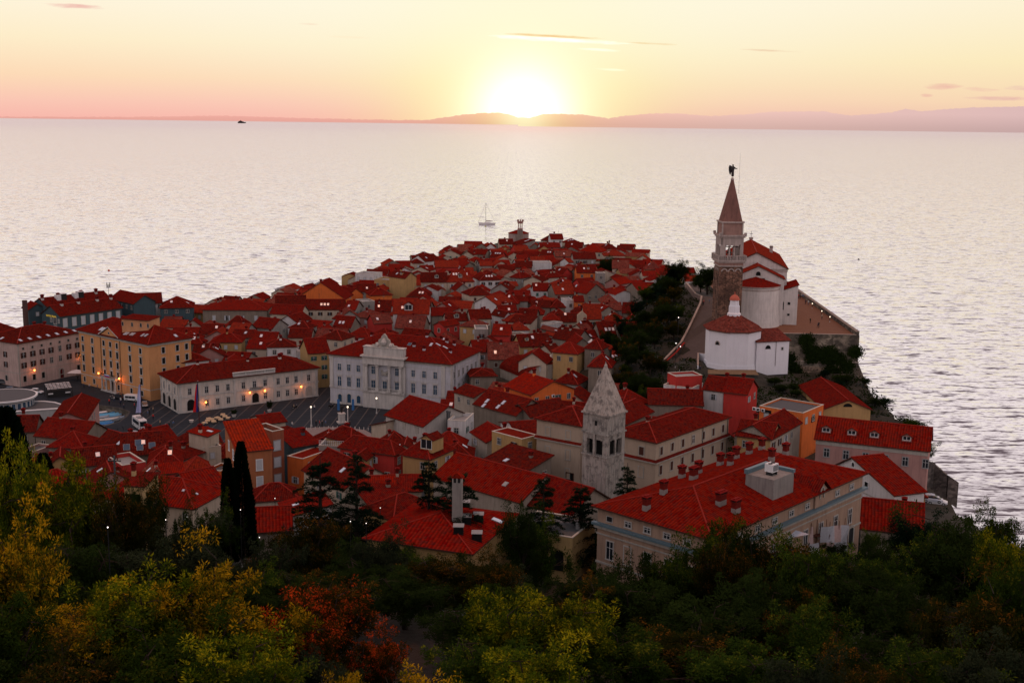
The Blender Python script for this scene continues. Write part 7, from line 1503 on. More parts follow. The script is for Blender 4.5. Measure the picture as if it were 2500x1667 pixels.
# people
def pmesh(pose, shirt, trous):
    L = {'stand': ((.1, 0), (-.1, 0), (.24, .0), (-.24, .0)), 'walk': ((.1, .28), (-.1, -.25), (.25, -.2), (-.25, .22)), 'turn': ((.13, .05), (-.14, -.05), (.32, .22), (-.22, .02))}[pose]
    sk, sh, tr = plain((.4, .22, .16), .7), plain(shirt, .8), plain(trous, .8)
    nodes = [((0, 0, .95), (.15, .11)), ((0, 0, 1.2), (.14, .1)), ((0, 0, 1.42), (.17, .1)), ((0, 0, 1.54), .06), ((0, 0.01, 1.64), (.085, .1)), ((0, 0.01, 1.73), (.07, .08)),
             ((.09, 0, .88), .09), ((L[0][0], L[0][1]*.5, .5), .065), ((L[0][0], L[0][1], .06), .05), ((L[0][0], L[0][1]-.14, .03), .035), ((-.09, 0, .88), .09), ((L[1][0], L[1][1]*.5, .5), .065), ((L[1][0], L[1][1], .06), .05), ((L[1][0], L[1][1]-.14, .03), .035),
             ((.2, 0, 1.4), .055), ((L[2][0], L[2][1]*.3, 1.12), .042), ((L[2][0]*.95, L[2][1]-.06, .88), .034), ((-.2, 0, 1.4), .055), ((L[3][0], L[3][1]*.3, 1.12), .042), ((L[3][0]*.95, L[3][1]-.06, .88), .034)]
    ed = [(0, 1), (1, 2), (2, 3), (3, 4), (4, 5), (0, 6), (6, 7), (7, 8), (8, 9), (0, 10), (10, 11), (11, 12), (12, 13), (2, 14), (14, 15), (15, 16), (2, 17), (17, 18), (18, 19)]
    me = skin(nodes, ed, 1, 'person', [tr, sh, sk, plain((.03, .02, .015), .8)])
    for p in me.polygons: z = p.center.z; p.material_index = 0 if z < .95 else (1 if z < 1.5 and (abs(p.center.x) < .27 or z > .98) else 2); p.material_index = 3 if z > 1.7 else p.material_index
    return me
PM = [(pmesh(po, s, t_), d) for po, s, t_, d in (('stand', (.5, .03, .03), (.02, .02, .03), 'red top and dark trousers'), ('walk', (.03, .04, .08), (.02, .02, .03), 'navy jacket'), ('walk', (.6, .58, .56), (.04, .05, .1), 'white shirt and blue trousers'), ('turn', (.02, .02, .02), (.02, .02, .02), 'black clothes'), ('stand', (.1, .16, .3), (.12, .1, .09), 'blue top'), ('stand', (.4, .3, .2), (.05, .04, .04), 'tan coat'))]
def person(k, x, y, z, i, where, group=None):
    p = P(k, x, y, z); me, d = PM[i]; o = mo('person', me, None, (p.x, p.y, z), RT.uniform(0, 6.28)); tag(o, f'person in {d} {where}', 'person', group)
for i, (x, y) in enumerate(((893, 940), (903, 935), (912, 938), (922, 942), (932, 936), (942, 940))): person('D', x, y, TZ+.05, (0, 5, 0, 3, 2, 4)[i], ['first in the row', 'second in the row', 'third in the row', 'fourth in the row', 'fifth in the row', 'last in the row'][i]+' by the terrace parapet')
for x, y, i, w in ((958, 975, 1, 'stooping close to the parapet below the group'), (975, 980, 2, 'just past the group on the terrace'), (1062, 1070, 5, 'standing beside a terrace lamp'), (988, 1095, 3, 'alone in the middle of the terrace'), (1036, 1125, 1, 'walking towards the bastion corner, ahead of a companion'), (1042, 1120, 3, 'walking towards the bastion corner behind a companion')): person('D', x, y, TZ+.05, i, w)
person('D', 187, 1350, 15.6, 4, 'walking down the church ramp'); person('D', 284, 1405, bz_-1.6, 1, 'by the little white gate wall')
for x, y, i, w in ((303, 985, 3, 'at the top of the church ramp wall'), (309, 978, 0, 'at the top of the church ramp'), (344, 972, 4, 'beside the foot of the church tower')): person('D', x, y, 24.9, i, w)
LOCS = [((785, 1020), 'by the harbour basin edge'), ((865, 1030), 'crossing the quay near the basin corner'), ((868, 1010), 'walking behind the basin corner'), ((1075, 1095), 'near the arcade corner, arm in arm'), ((1062, 1105), 'following others past the arcade'), ((1100, 1080), 'in front of the side arcade'), ((965, 1050), 'riding past the white van'), ((603, 905), 'at the palace cafe end'), ((643, 908), 'beside a shrub at the palace'), ((1215, 1190), 'near the first flagpole bench'), ((1245, 1180), 'by the arcade pillar'), ((722, 1245), 'on the pavement by the pink house'), ((1360, 960), 'outside the palace lane')]
for i, ((x, y), w) in enumerate(LOCS): person('A', x, y, 2.5, i % 6, w)
for i, (x, y, w) in enumerate(((820, 1000, 'near the moored boats'), (890, 1060, 'at the quay rail corner'), (1100, 1130, 'close to the arcade steps'), (1150, 1175, 'waiting at the arcade end'), (1190, 1200, 'beside the flagpole planter'), (1560, 1165, 'among the cafe tables'), (1475, 1180, 'serving at the first cafe table'), (1655, 1150, 'leaving the cafe tables'), (1900, 1110, 'below the palace door lantern'), (2110, 1060, 'next to a parked bicycle'), (700, 915, 'on the palace forecourt'), (560, 850, 'under the white parasol'), (420, 900, 'behind the slatted kiosk'), (1020, 1010, 'between van and small dark car'))): person('A', x, y, 2.5, (i*5+2) % 6, w)
for i, ((x, y), w) in enumerate((((45, 745), 'with a pale shirt at the stone bench'), ((225, 606), 'strolling across the empty square'), ((240, 735), 'seated group edge by the stone bench'), ((268, 735), 'chatting on the round bench'), ((290, 738), 'chatting in the middle of the round bench'), ((318, 735), 'resting at the far part of the round bench'), ((515, 740), 'by the second lamp post'))): person('E', x, y, 2.5, (2, 2, 3, 0, 3, 4, 3)[i], w)
# lamp posts with lit globes
GL = plain((1, .82, .6), .4, 0, 2.0); GLW = plain((1, .95, .88), .4, 0, 2.2); AMB = plain((1, .3, .05), .4, 0, 10.0)
def lamp(p, h, label, r=.22, group=None, m=None, thin=.06):
    t = thing('street_lamp', label, 'street lamp', p, 0, group); mb = MB(); mb.cyl(0, 0, -.5, .5, thin*2.4, thin*2, 8, TRIMG); mb.cyl(0, 0, .5, h, thin*1.3, thin, 8, TRIMG if thin > .06 else IRON); mb.build('post', t)
    mb = MB(); mb.lathe(0, 0, [(0, h-.05), (r*.75, h+r*.25), (r, h+r), (r*.75, h+r*1.8), (0, h+2.1*r)], 10, m or GL); mb.build('globe', t); mb = MB(); mb.cyl(0, 0, h+2.1*r, h+2.4*r, r*.4, .02, 8, IRON); mb.build('finial', t); return t
lamp(gp('E', 200, 735), 5.2, 'ornate pale lamp post on the square, the one closer to the arcaded palace', .24, None, GL, .13); lamp(gp('E', 498, 735), 5.2, 'ornate pale lamp post on the square, the one closer to the town hall', .24, None, GL, .13)
lamp(gp('E', 732, 630), 4.2, 'dark lantern beside the town hall centre steps', .25, None, GL, .1)
for i, (k, x, y, Y, lab) in enumerate((('I', 87, 548, 150, 'small lit garden lamp beside the cypress foot'), ('I', 412, 548, 150, 'small lit garden lamp under the brownish tree'), ('I', 667, 446, 165, 'small lit garden lamp below the wide cedar'), ('I', 768, 458, 163, 'small lit garden lamp between cedar and chimney house'), ('I', 858, 360, 178, 'small lit garden lamp by the church hall eave'), ('I', 186, 300, 196, 'small lit lamp at the orange house yard'),
        ('H', 1380, 570, 170, 'small lit lamp in front of the cypresses'), ('H', 1074, 611, 160, 'small lit lamp under the hipped pantile roof'), ('H', 951, 627, 158, 'small lit lamp beside the balcony tower garden'), ('H', 618, 668, 100, 'small lit lamp in the spreading forked tree'), ('D', 132, 1222, 325, 'lit lamp among trees below the ramp'), ('D', 160, 1243, 322, 'lit lamp on the ramp wall corner'), ('D', 148, 1058, 350, 'lit lamp high in the wooded slope'))):
    tp = PY(k, x, y, Y); gz = min(g(tp.x, Y), tp.z-2.5); gz = max(gz, tp.z-9); lamp((tp.x, Y, gz), tp.z-gz-.15, lab, .06 if Y < 300 else .13, 'lit lamps among the trees', GLW, .05)
for k, x, y, lab in (('D', 1000, 1003, 'short lit terrace lamp, seaward one'), ('D', 1060, 1052, 'short lit terrace lamp, middle one'), ('D', 1112, 1090, 'short lit terrace lamp, townward one')):
    lamp(P(k, x, y, TZ), 1.6, lab, .17, None, GL, .06)
for k, x, y, Y, lab in (('K', 1265, 738, None, 'white globe lamp at the basin quay'), ('K', 1248, 828, None, 'white globe lamp on the pavement by the pink house'), ('K', 1228, 935, None, 'white globe lamp at the street corner railing'), ('K', 1540, 938, None, 'white topped lamp above the attic roofs')):
    p = P(k, x, y, 5.8); lamp((p.x, p.y, 2.4), 3.3, lab, .24, None, GLW, .05)
def walllamp(k, x, y, Y, lab):
    p = PY(k, x, y, Y); t = thing('wall_lantern', lab, 'lantern', p); mb = MB(); mb.tube([(0, .9, .1), (0, .3, .5), (0, 0, .35)], .04, 5, IRON); mb.cyl(0, 0, .28, .4, .22, .05, 6, IRON); mb.build('bracket', t); mb = MB(); mb.lathe(0, 0, [(0, -.22), (.12, -.2), (.2, .25), (0, .28)], 8, AMB); mb.build('glass', t)
    l = bpy.data.lights.new('lantern_light', 'POINT'); l.energy = 240; l.color = (1, .27, .05); l.shadow_soft_size = .2; o = bpy.data.objects.new('lantern_light', l); col.objects.link(o); o.parent = t; o.location = (0, -.1, -.1)
def onwall(h, u, z, lab, f='f', off=1.0):
    loc, rz_ = h.face(f, u, z); M = Matrix.Rotation(rz_, 3, 'Z'); p = h.root.matrix_basis @ (Vector(loc)+M @ Vector((0, -off, 0))); t = thing('wall_lantern', lab, 'lantern', p, h.root.rotation_euler.z+rz_); mb = MB(); mb.tube([(0, off, .0), (0, off*.5, .5), (0, 0, .42)], .04, 5, IRON); mb.cyl(0, 0, .3, .42, .24, .05, 6, IRON); mb.build('bracket', t); mb = MB(); mb.lathe(0, 0, [(0, -.25), (.14, -.2), (.24, .27), (0, .3)], 8, AMB); mb.build('glass', t)
    l = bpy.data.lights.new('lantern_light', 'POINT'); l.energy = 170; l.color = (1, .25, .045); l.shadow_soft_size = .2; o = bpy.data.objects.new('lantern_light', l); col.objects.link(o); o.parent = t; o.location = (0, -.1, -.1)
onwall(PINKH, -PINKH.w/2+PINKH.w*.2, 4.6, 'glowing amber lantern on the pale pink quay building'); onwall(PINKH, PINKH.w*.45, 6.2, 'amber lantern at the far end of the pale pink building'); onwall(YP, us[2]-2.1, 5.0, 'amber lantern beside the palace balcony, harbour side'); onwall(YP, us[4]+1.9, 4.9, 'amber lantern beside the palace balcony, lane side')
onwall(LG, (t_(1748) if callable(t_) else .47)*0+LG.w*(-.035), 4.5, 'amber lantern on the seaward side of the arcaded palace door') if False else None
tt = lambda px: (((px-1277)*(1+.06*(1-(px-1277)/1003)))/1003-.5)*LG.w
for px, z, lab in ((1445, 2.6, 'amber lantern close to the second flagpole on the arcaded palace'), (1748, 3.9, 'amber lantern on the harbour side of the arched palace door'), (1858, 3.9, 'amber lantern on the lane side of the arched palace door'), (2135, 3.8, 'last amber lantern on the arcaded palace towards the town hall')): onwall(LG, tt(px), z, lab)
# flags
def flagpole(k, x, yb, yt, cols, lab, z=2.4, fl=8):
    b = P(k, x, yb, z); tp = PY(k, x, yt, b.y); H = tp.z-z; t = thing('flagpole', lab+' flagpole', 'flagpole', (b.x, b.y, z)); mb = MB(); mb.cyl(0, 0, -.3, H, .16, .07, 8, plain((.05, .012, .012), .5)); mb.build('pole', t); mb = MB(); mb.lathe(0, 0, [(0, H), (.14, H+.1), (0, H+.25)], 8, GREY); mb.build('finial', t)
    mb = MB(); n = 14; W = 1.5; m = len(cols)
    for j in range(m):
        for i in range(n):
            def q(a, c): u = c/m; return (-.1-W*u*(.25+.75*a), .25*math.sin(a*7+u*3), H-.5-a*fl-u*.4*(1-a))
            mb.face([q(i/n, j), q(i/n, j+1), q((i+1)/n, j+1), q((i+1)/n, j)], cols[j])
    o = mb.build('flag'); o.location = (b.x, b.y, z); tag(o, lab.split(' on')[0]+' banner hanging limp', 'flag')
flagpole('A', 1022, 1195, 860, [plain((.5, .5, .75), .8), plain((.35, .38, .6), .8)], 'pale lavender blue tall')
flagpole('A', 1432, 1200, 855, [plain((.03, .04, .18), .8), plain((.6, .02, .02), .8)], 'red and blue long')
# slatted solar kiosk on the quay
a, b = P('A', 335, 912, 5.2), P('A', 515, 895, 5.2); h_ = 5.2-2.4; c = (a+b)/2; t = thing('slatted_kiosk', 'dark kiosk with a pale slatted canopy on the quay road', 'kiosk', (c.x, c.y, 2.4), math.atan2(b.y-a.y, b.x-a.x)); w = (b-a).length/2; mb = MB()
for i in range(5):
    for j in range(7): mb.box(-w+j*2*w/7+.08, -w+(j+1)*2*w/7-.08, -.4+i*.9+(j % 2)*.12, .2+i*.9+(j % 2)*.12, h_+i*.2, h_+.05+i*.2, WHITE)
mb.build('canopy', t); mb = MB()
for x in (-w, w):
    for y in (-.3, 4): mb.box(x-.08, x+.08, y-.08, y+.08, -.5, h_+.6, DARK)
mb.box(-w+.3, w-.3, .5, 3.6, 0, 2.0, DARK); mb.box(-w+.4, -w+1.8, .4, .5, 1.0, 1.4, WHITE); mb.box(w-1.8, w-.4, .4, .5, 1.0, 1.4, WHITE); mb.build('stall', t)
# cafe tables with cloths in front of the arcade, parasols
for i, (x, y) in enumerate(((1470, 1165), (1490, 1150), (1520, 1140), (1535, 1155), (1560, 1128), (1585, 1140), (1615, 1118), (1640, 1130), (1500, 1135), (1600, 1105))):
    p = gp('A', x, y); o = thing('cafe_table', 'cafe table under a cream cloth on the square before the arcaded palace', 'table', (p.x, p.y, 2.47), RT.uniform(0, 1), 'cafe tables on the square'); mb = MB(); mb.box(-.6, .6, -.6, .6, .72, .76, plain((.55, .4, .25), .8))
    for s in range(4): M = Matrix.Rotation(s*PI/2, 4, 'Z'); mb.face([M @ Vector(q) for q in ((-.6, -.6, .72), (.6, -.6, .72), (.66, -.68, .42), (-.66, -.68, .42))], plain((.55, .4, .25), .8))
    mb.build('tablecloth', o); mb = MB(); mb.cyl(0, 0, 0, .72, .05, .05, 6, IRON); mb.cyl(0, 0, 0, .04, .3, .3, 8, IRON); mb.build('pedestal', o)
p = P('A', 535, 790, 5.5); t = thing('cafe_parasol', 'broad white square parasol outside the pale pink building', 'parasol', (p.x, p.y+2, 2.4)); mb = MB(); mb.cyl(0, 0, 0, 3.2, .05, .05, 6, IRON); mb.build('pole', t); mb = MB()
for i in range(4): a_, b_ = PI/4+i*PI/2, PI/4+(i+1)*PI/2; mb.face([(3.6*math.cos(a_), 3*math.sin(a_), 2.8), (3.6*math.cos(b_), 3*math.sin(b_), 2.8), (0, 0, 3.6)], plain((.6, .58, .6), .8))
mb.build('canopy', t)
for i, (x, y) in enumerate(((1018, 1425), (1095, 1418), (1150, 1428))):
    p = P('C', x, y, 14.4); t = thing('roof_parasol', ['round red and white parasol on a roof terrace, harbour end', 'round red and white parasol in the middle of the roof terrace', 'round red and white parasol on a roof terrace, hill end'][i], 'parasol', (p.x, p.y, 12.4)); mb = MB(); mb.cyl(0, 0, 0, 2.4, .04, .04, 6, IRON); mb.build('pole', t); mb = MB()
    for k_ in range(12): a_, b_ = k_*PI/6, (k_+1)*PI/6; mb.face([(1.6*math.cos(a_), 1.6*math.sin(a_), 2), (1.6*math.cos(b_), 1.6*math.sin(b_), 2), (0, 0, 2.7)], plain((.55, .12, .12), .8) if k_ % 2 else WHITE)
    mb.build('canopy', t)
h = House(P('C', 955, 1435, 12.6), P('C', 1230, 1440, 12.6), 9, 12.6, roof='flat', rh=.7, wall='G', rmat=GREY) if not clash((P('C', 1092, 1437, 12.6).to_2d()+Vector((0, 4.5)), Vector((1, 0)), Vector((0, 1)), 8, 6), -1.5) else None
# statue on its plinth
p = gp('E', 448, 705); t = thing('bronze_statue', 'dark bronze figure on a stone plinth in the middle of the square', 'statue', (p.x, p.y, 2.45), .4); mb = MB(); mb.box(-1.2, 1.2, -1.2, 1.2, 0, .4, TRIMG); mb.box(-.8, .8, -.8, .8, .4, 2.6, TRIMG); mb.box(-.95, .95, -.95, .95, 2.6, 2.8, TRIMG); mb.build('plinth', t)
f_ = mo('figure', skin(nodes[:7]+nodes[7:], ed, 1, 'figure', BRZ), t, (0, 0, 2.8)); f_.scale = (.75, .75, .78)
mb = MB(); mb.box(-.03, .03, -.03, .03, 0, 1.3, BRZ); fb = mb.build('violin_bow', t, (.75, -.2, 4.4)); fb.rotation_euler = (.4, .9, 0)
# antenna mast on the hotel
p = PY('A', 782, 260, P('A', 790, 262, 16).y+3); zt_ = PY('A', 780, 155, p.y).z; t = thing('antenna_mast', 'lattice antenna mast on the teal hotel roofs, dark against the water', 'antenna', (p.x, p.y, 18)); mb = MB(); mb.cyl(0, 0, -3, zt_-18, .1, .06, 6, IRON)
for z in (.55, .68, .8): zz = (zt_-18)*z; mb.box(-.6, .6, -.5, .5, zz, zz+.08, IRON); mb.box(-.6, -.5, -.3, .3, zz, zz+1.2, GREY); mb.box(.5, .6, -.3, .3, zz, zz+1.2, GREY)
mb.build('mast', t)
# scaffolding with white sheets beside the villa
a, b = P('J', 860, 225, 26), P('J', 1340, 300, 23); Sd = (b-a).to_2d(); t = thing('scaffolding', 'rusty scaffolding with white and pink sheeting beside the villa', 'scaffolding', (a.x, a.y, 16), math.atan2(Sd.y, Sd.x)); L_ = Sd.length; mb = MB(); rust = plain((.12, .04, .025), .7)
for i in range(10):
    for y in (0, 1.1): mb.cyl(L_*i/9, y, -2, 9.5, .045, .045, 5, rust)
for z in (1.5, 3.4, 5.3, 7.2): mb.box(0, L_, -.03, .03, z, z+.07, rust); mb.box(0, L_, 1.07, 1.13, z, z+.07, rust); mb.box(0, L_, .05, 1.05, z+.08, z+.12, BROWN)
mb.build('frame', t); mb = MB()
def shp(i, z): return (i*L_/12, -.1+.25*math.sin(i*1.7+z), z)
for i in range(12):
    for j in range(3):
        if (i+j) % 5 == 4: continue
        z = 1+j*2.6; mb.face([shp(i, z), shp(i+1, z), shp(i+1, z+2.6), shp(i, z+2.6)], plain((.5, .36, .34), .8) if (i*3+j) % 4 == 0 else plain((.5, .5, .54), .8))
mb.build('sheeting', t)
mb = MB(); q1, q2, q3, q4 = P('J', 720, 290, 25.5), P('J', 860, 215, 26.5), P('J', 1120, 290, 25), P('J', 770, 360, 24.5); c = (q1+q3)/2
tag(mo('tarpaulin', (lambda m_: (m_.face([q1-c, q4-c, q3-c, q2-c], plain((.45, .46, .52), .7)), m_.mesh('tarpaulin'))[1])(mb), None, c), 'pale grey tarpaulin roof stretched over the villa scaffolding', 'tarpaulin')
# square: planters, motorbikes, bike rack, round bench
for x, y, lab in ((1374, 1150, 'stone planter by the arcade corner'), (1680, 1110, 'stone planter with a shrub at the palace door'), (1935, 1075, 'stone planter holding a slim tree near the lane door')):
    p = gp('A', x, y); t = thing('planter', lab, 'planter', (p.x, p.y, 2.45)); mb = MB(); mb.lathe(0, 0, [(.3, 0), (.5, .1), (.62, .7), (.68, .75), (.5, .76), (0, .7)], 12, TRIMG); mb.build('pot', t)
    if 'shrub' in lab or 'tree' in lab: o = mo('shrub', BU[0][1], t, (0, 0, .5)); o.scale = (.35, .35, .45 if 'shrub' in lab else .8); o.material_slots[0].link = 'OBJECT'; o.material_slots[0].material = LM['dark']
for x, y, k, lab in ((68, 590, 'E', 'motor scooter parked at the arcaded palace end'), (362, 585, 'E', 'motor scooter leaning at the town hall corner')):
    p = gp(k, x, y); t = thing('scooter', lab, 'scooter', (p.x, p.y, 2.47), .5); mb = MB(); loft([(-.8, .5, .8, .12, .1), (-.3, .3, .85, .2, .14), (.2, .25, .45, .18, .14), (.55, .3, 1.0, .14, .08), (.7, .5, 1.05, .06, .04)], None, None, BLACK, mb); mb.box(.45, .55, -.35, .35, 1.05, 1.1, GREY); mb.build('body', t)
    for x_ in (-.6, .65): wheel(t, x_, 0, .25, .12)
for x, lab in ((422, 'blue advertising column at the town hall, by the first arched window'), (540, 'blue advertising column at the town hall arched door')):
    p = gp('E', x, 602); tag(MB().box(-.35, .35, -.15, .15, 0, 3.2, plain((.03, .14, .35), .5)).box(-.4, .4, -.2, .2, -.2, 0, GREYD).build('banner_stand', None, (p.x, p.y, 2.45)), lab, 'banner stand')
mb = MB()
for i in range(24):
    a0, a1 = PI*(.12+.76*i/24), PI*(.12+.76*(i+1)/24); 
for lab, xs_, y0_, in (('row of low white bollards along the curved stone edge of the square', range(160, 680, 36), 752),):
    for i, x in enumerate(xs_):
        p = gp('E', x, y0_+((x-400)/300)**2*18); o = MB().cyl(0, 0, -.2, .7, .14, .1, 8, TRIMG).build('bollard', None, (p.x, p.y, 2.45)); tag(o, 'low white stone bollard on the curved edge of the square', 'bollard', 'bollards round the square')
for i, (x, y) in enumerate(((1340, 862), (1420, 865), (1500, 868), (1570, 775), (1500, 800), (1415, 815))): 
    p = P('K', x, y, 2.5); o = MB().cyl(0, 0, -.2, .95, .07, .07, 8, IRON).build('bollard', None, (p.x, p.y, 2.45)); tag(o, 'thin iron bollard along the bus street', 'bollard', 'iron bollards by the bus street')
# utility pole near the balcony tower
p0 = PY('K', 1475, 1500, 160); zt_ = PY('K', 1475, 1110, 160).z; t = thing('utility_pole', 'thick grey utility pole with insulators rising beside the balcony tower', 'utility pole', (p0.x, 160, g(p0.x, 160))); H = zt_-g(p0.x, 160); mb = MB(); mb.cyl(0, 0, -1, H, .2, .14, 8, plain((.07, .09, .1), .8)); mb.box(-.9, .9, -.06, .06, H-.8, H-.66, IRON)
for x in (-.8, -.3, .3, .8): mb.cyl(x, 0, H-.66, H-.35, .07, .05, 6, GREY)
mb.build('pole', t)
# ================================================================== GROUND, SEA, FAR COAST
GRD, nt, N, L, b = nmat('ground'); gm = N.new('ShaderNodeNewGeometry'); n1 = noise(N, L, gm.outputs['Position'], .3, 5, .6)
c = mixc(N, L, n1, (.008, .009, .005), (.035, .028, .015)); n2 = noise(N, L, gm.outputs['Position'], .07, 4)
sx = N.new('ShaderNodeSeparateXYZ'); L.new(gm.outputs['Position'], sx.inputs[0])
patch = mathn(N, L, 'MULTIPLY', mathn(N, L, 'LESS_THAN', mathn(N, L, 'ABSOLUTE', mathn(N, L, 'SUBTRACT', sx.outputs[1], 93)), 9), mathn(N, L, 'LESS_THAN', sx.outputs[2], 44))
c = mixc(N, L, mathn(N, L, 'MULTIPLY', patch, .7), c, (.03, .013, .008)); L.new(c, b.inputs['Base Color']); b.inputs['Roughness'].default_value = .95
bp = N.new('ShaderNodeBump'); bp.inputs['Strength'].default_value = .8; bp.inputs['Distance'].default_value = .4; L.new(noise(N, L, gm.outputs['Position'], 1.5, 6, .7), bp.inputs['Height']); L.new(bp.outputs[0], b.inputs['Normal'])
ST_ = 3.2; xs = [-420+i*12 for i in range(14)]+[-252+i*ST_ for i in range(int(420/ST_))]; ys = [-60+i*8 for i in range(10)]+[20+i*ST_ for i in range(int(850/ST_))]
v = []; f = []
for y in ys:
    for x in xs:
        s = sd(x, y); z = g(x, y) if s > -4 else -6
        if s < 3: z = min(z, max(-6, (s+1.2)*(1.6 if y > 250 else 1.2)))
        bs = sd(x, y, BASIN) if -140 < x < -70 and 290 < y < 360 else -99
        if bs > -4: z = min(z, -2)
        elif -185 < x < -14 and 262 < y < 380: z = min(z, 2.25)
        v.append((x, y, z))
nx = len(xs)
for j in range(len(ys)-1):
    for i in range(nx-1): f.append((j*nx+i, j*nx+i+1, (j+1)*nx+i+1, (j+1)*nx+i))
me = bpy.data.meshes.new('ground'); me.from_pydata(v, [], f); me.materials.append(GRD); me.polygons.foreach_set('use_smooth', [True]*len(f)); o = mo('ground', me); o['kind'] = 'structure'
# paving of quay and square, with the harbour basin cut out
PAV, nt, N, L, b = nmat('paving'); gm = N.new('ShaderNodeNewGeometry'); pos = gm.outputs['Position']
e0, e1 = P('E', 140, 740, 2.4), P('E', 285, 575, 2.4); ang = math.atan2(e1.y-e0.y, e1.x-e0.x); e2 = P('E', 348, 590, 2.4)
mp = N.new('ShaderNodeMapping'); mp.vector_type = 'TEXTURE'; mp.inputs['Rotation'].default_value = (0, 0, ang); mp.inputs['Location'].default_value = e0; L.new(pos, mp.inputs[0]); s = N.new('ShaderNodeSeparateXYZ'); L.new(mp.outputs[0], s.inputs[0])
d1 = P('E', 245, 740, 2.4); per = abs((d1-e0).to_2d().dot(Vector((-math.sin(ang), math.cos(ang)))))
def lines(o_, per, w): return mathn(N, L, 'LESS_THAN', mathn(N, L, 'ABSOLUTE', mathn(N, L, 'SUBTRACT', mathn(N, L, 'FRACT', mathn(N, L, 'DIVIDE', o_, per)), .5)), w/per/2)
big = lines(mathn(N, L, 'ADD', s.outputs[1], per/2), per, .34); sm = lines(s.outputs[0], 2.1, .22)
n1 = noise(N, L, pos, .25, 4, .6); n2 = noise(N, L, pos, 3, 3)
c = mixc(N, L, n1, (.014, .02, .028), (.038, .047, .06)); c = mixc(N, L, mathn(N, L, 'MULTIPLY', n2, .3), c, (.01, .012, .015))
sp = N.new('ShaderNodeSeparateXYZ'); L.new(pos, sp.inputs[0]); insq = mathn(N, L, 'GREATER_THAN', sp.outputs[0], LG.root.location.x-24)
c = mixc(N, L, mathn(N, L, 'MULTIPLY', mathn(N, L, 'MULTIPLY', sm, .35), insq), c, (.08, .075, .07)); c = mixc(N, L, mathn(N, L, 'MULTIPLY', mathn(N, L, 'MULTIPLY', big, .65), insq), c, (.11, .1, .095))
L.new(c, b.inputs['Base Color']); b.inputs['Roughness'].default_value = .85; b.inputs['Specular IOR Level'].default_value = .08
mb = MB(); x0_, x1_, y0_, y1_ = -190, -12, 258, 379
B_ = BASIN; top = min(range(len(B_)), key=lambda i: B_[i][0])
# strips round the basin: split the rectangle at the basin's bounding box and fill its irregular shore with quads
import bmesh
bmm = bmesh.new(); outer = [bmm.verts.new((*p, 2.4)) for p in ((x0_, y0_), (x1_, y0_), (x1_, y1_), (x0_, y1_))]; inner = [bmm.verts.new((*p, 2.4)) for p in B_]
eds = [bmm.edges.new((outer[i], outer[(i+1) % 4])) for i in range(4)]+[bmm.edges.new((inner[i], inner[(i+1) % len(inner)])) for i in range(len(inner))]
bmesh.ops.triangle_fill(bmm, use_beauty=True, use_dissolve=False, edges=eds)
bmesh.ops.recalc_face_normals(bmm, faces=bmm.faces)
for fc in bmm.faces:
    if fc.normal.z < 0: fc.normal_flip()
fl = []
for fc in list(bmm.faces):
    c_ = fc.calc_center_median()
    if inpoly(c_.x, c_.y, B_): bmm.faces.remove(fc)
me = bpy.data.meshes.new('pavement'); bmm.to_mesh(me); me.materials.append(PAV); o = mo('pavement', me); o['kind'] = 'structure'
mb = MB()
for i in range(len(B_)):
    a, b_ = B_[i], B_[(i+1) % len(B_)]; mb.face([(*a, -2), (*b_, -2), (*b_, 2.4), (*a, 2.4)], ST); 
    d = (Vector(b_)-Vector(a)).normalized(); n_ = Vector((d.y, -d.x)); mid_ = (Vector(a)+Vector(b_))/2
    if inpoly(*(mid_+n_*.5), B_): n_ = -n_
    mb.face([(*a, 2.42), (*b_, 2.42), (b_[0]+n_.x*.5, b_[1]+n_.y*.5, 2.42), (a[0]+n_.x*.5, a[1]+n_.y*.5, 2.42)], plain((.07, .068, .068), .8))
struct('quay', mb)
HW, nt, N, L, b = nmat('harbour_water'); b.inputs['Roughness'].default_value = .25; b.inputs['Specular IOR Level'].default_value = .12; gm = N.new('ShaderNodeNewGeometry'); L.new(mixc(N, L, noise(N, L, gm.outputs['Position'], .8, 4), (.008, .012, .016), (.02, .028, .034)), b.inputs['Base Color'])  # dark reflection of the quay buildings put into the water's colour
mb = MB(); mb.face([(*q, .05) for q in B_], HW); struct('harbour_water', mb)
# pale curved stone apron of the square
mb = MB(); ap_ = [P('E', *q, 2.41) for q in ((-120, 800), (0, 775), (150, 748), (320, 740), (500, 745), (640, 765), (700, 800), (690, 830), (500, 850), (200, 860), (-100, 850))]
mb.face(ap_, wallm((.26, .21, .2), .5)); struct('stone_apron', mb)
# street markings by the bus
mb = MB()
for pts in (((1110, 1215), (1160, 1190), (1230, 1190)), ((810, 1285), (880, 1245)), ((750, 1252), (900, 1252))):
    w_ = [P('A', *q, 2.412) for q in pts]
    for a, b_ in zip(w_[:-1], w_[1:]): d = (b_-a).normalized(); n_ = Vector((-d.y, d.x, 0))*.12; mb.face([a-n_, b_-n_, b_+n_, a+n_], plain((.5, .48, .46), .7))
struct('road_marking', mb)

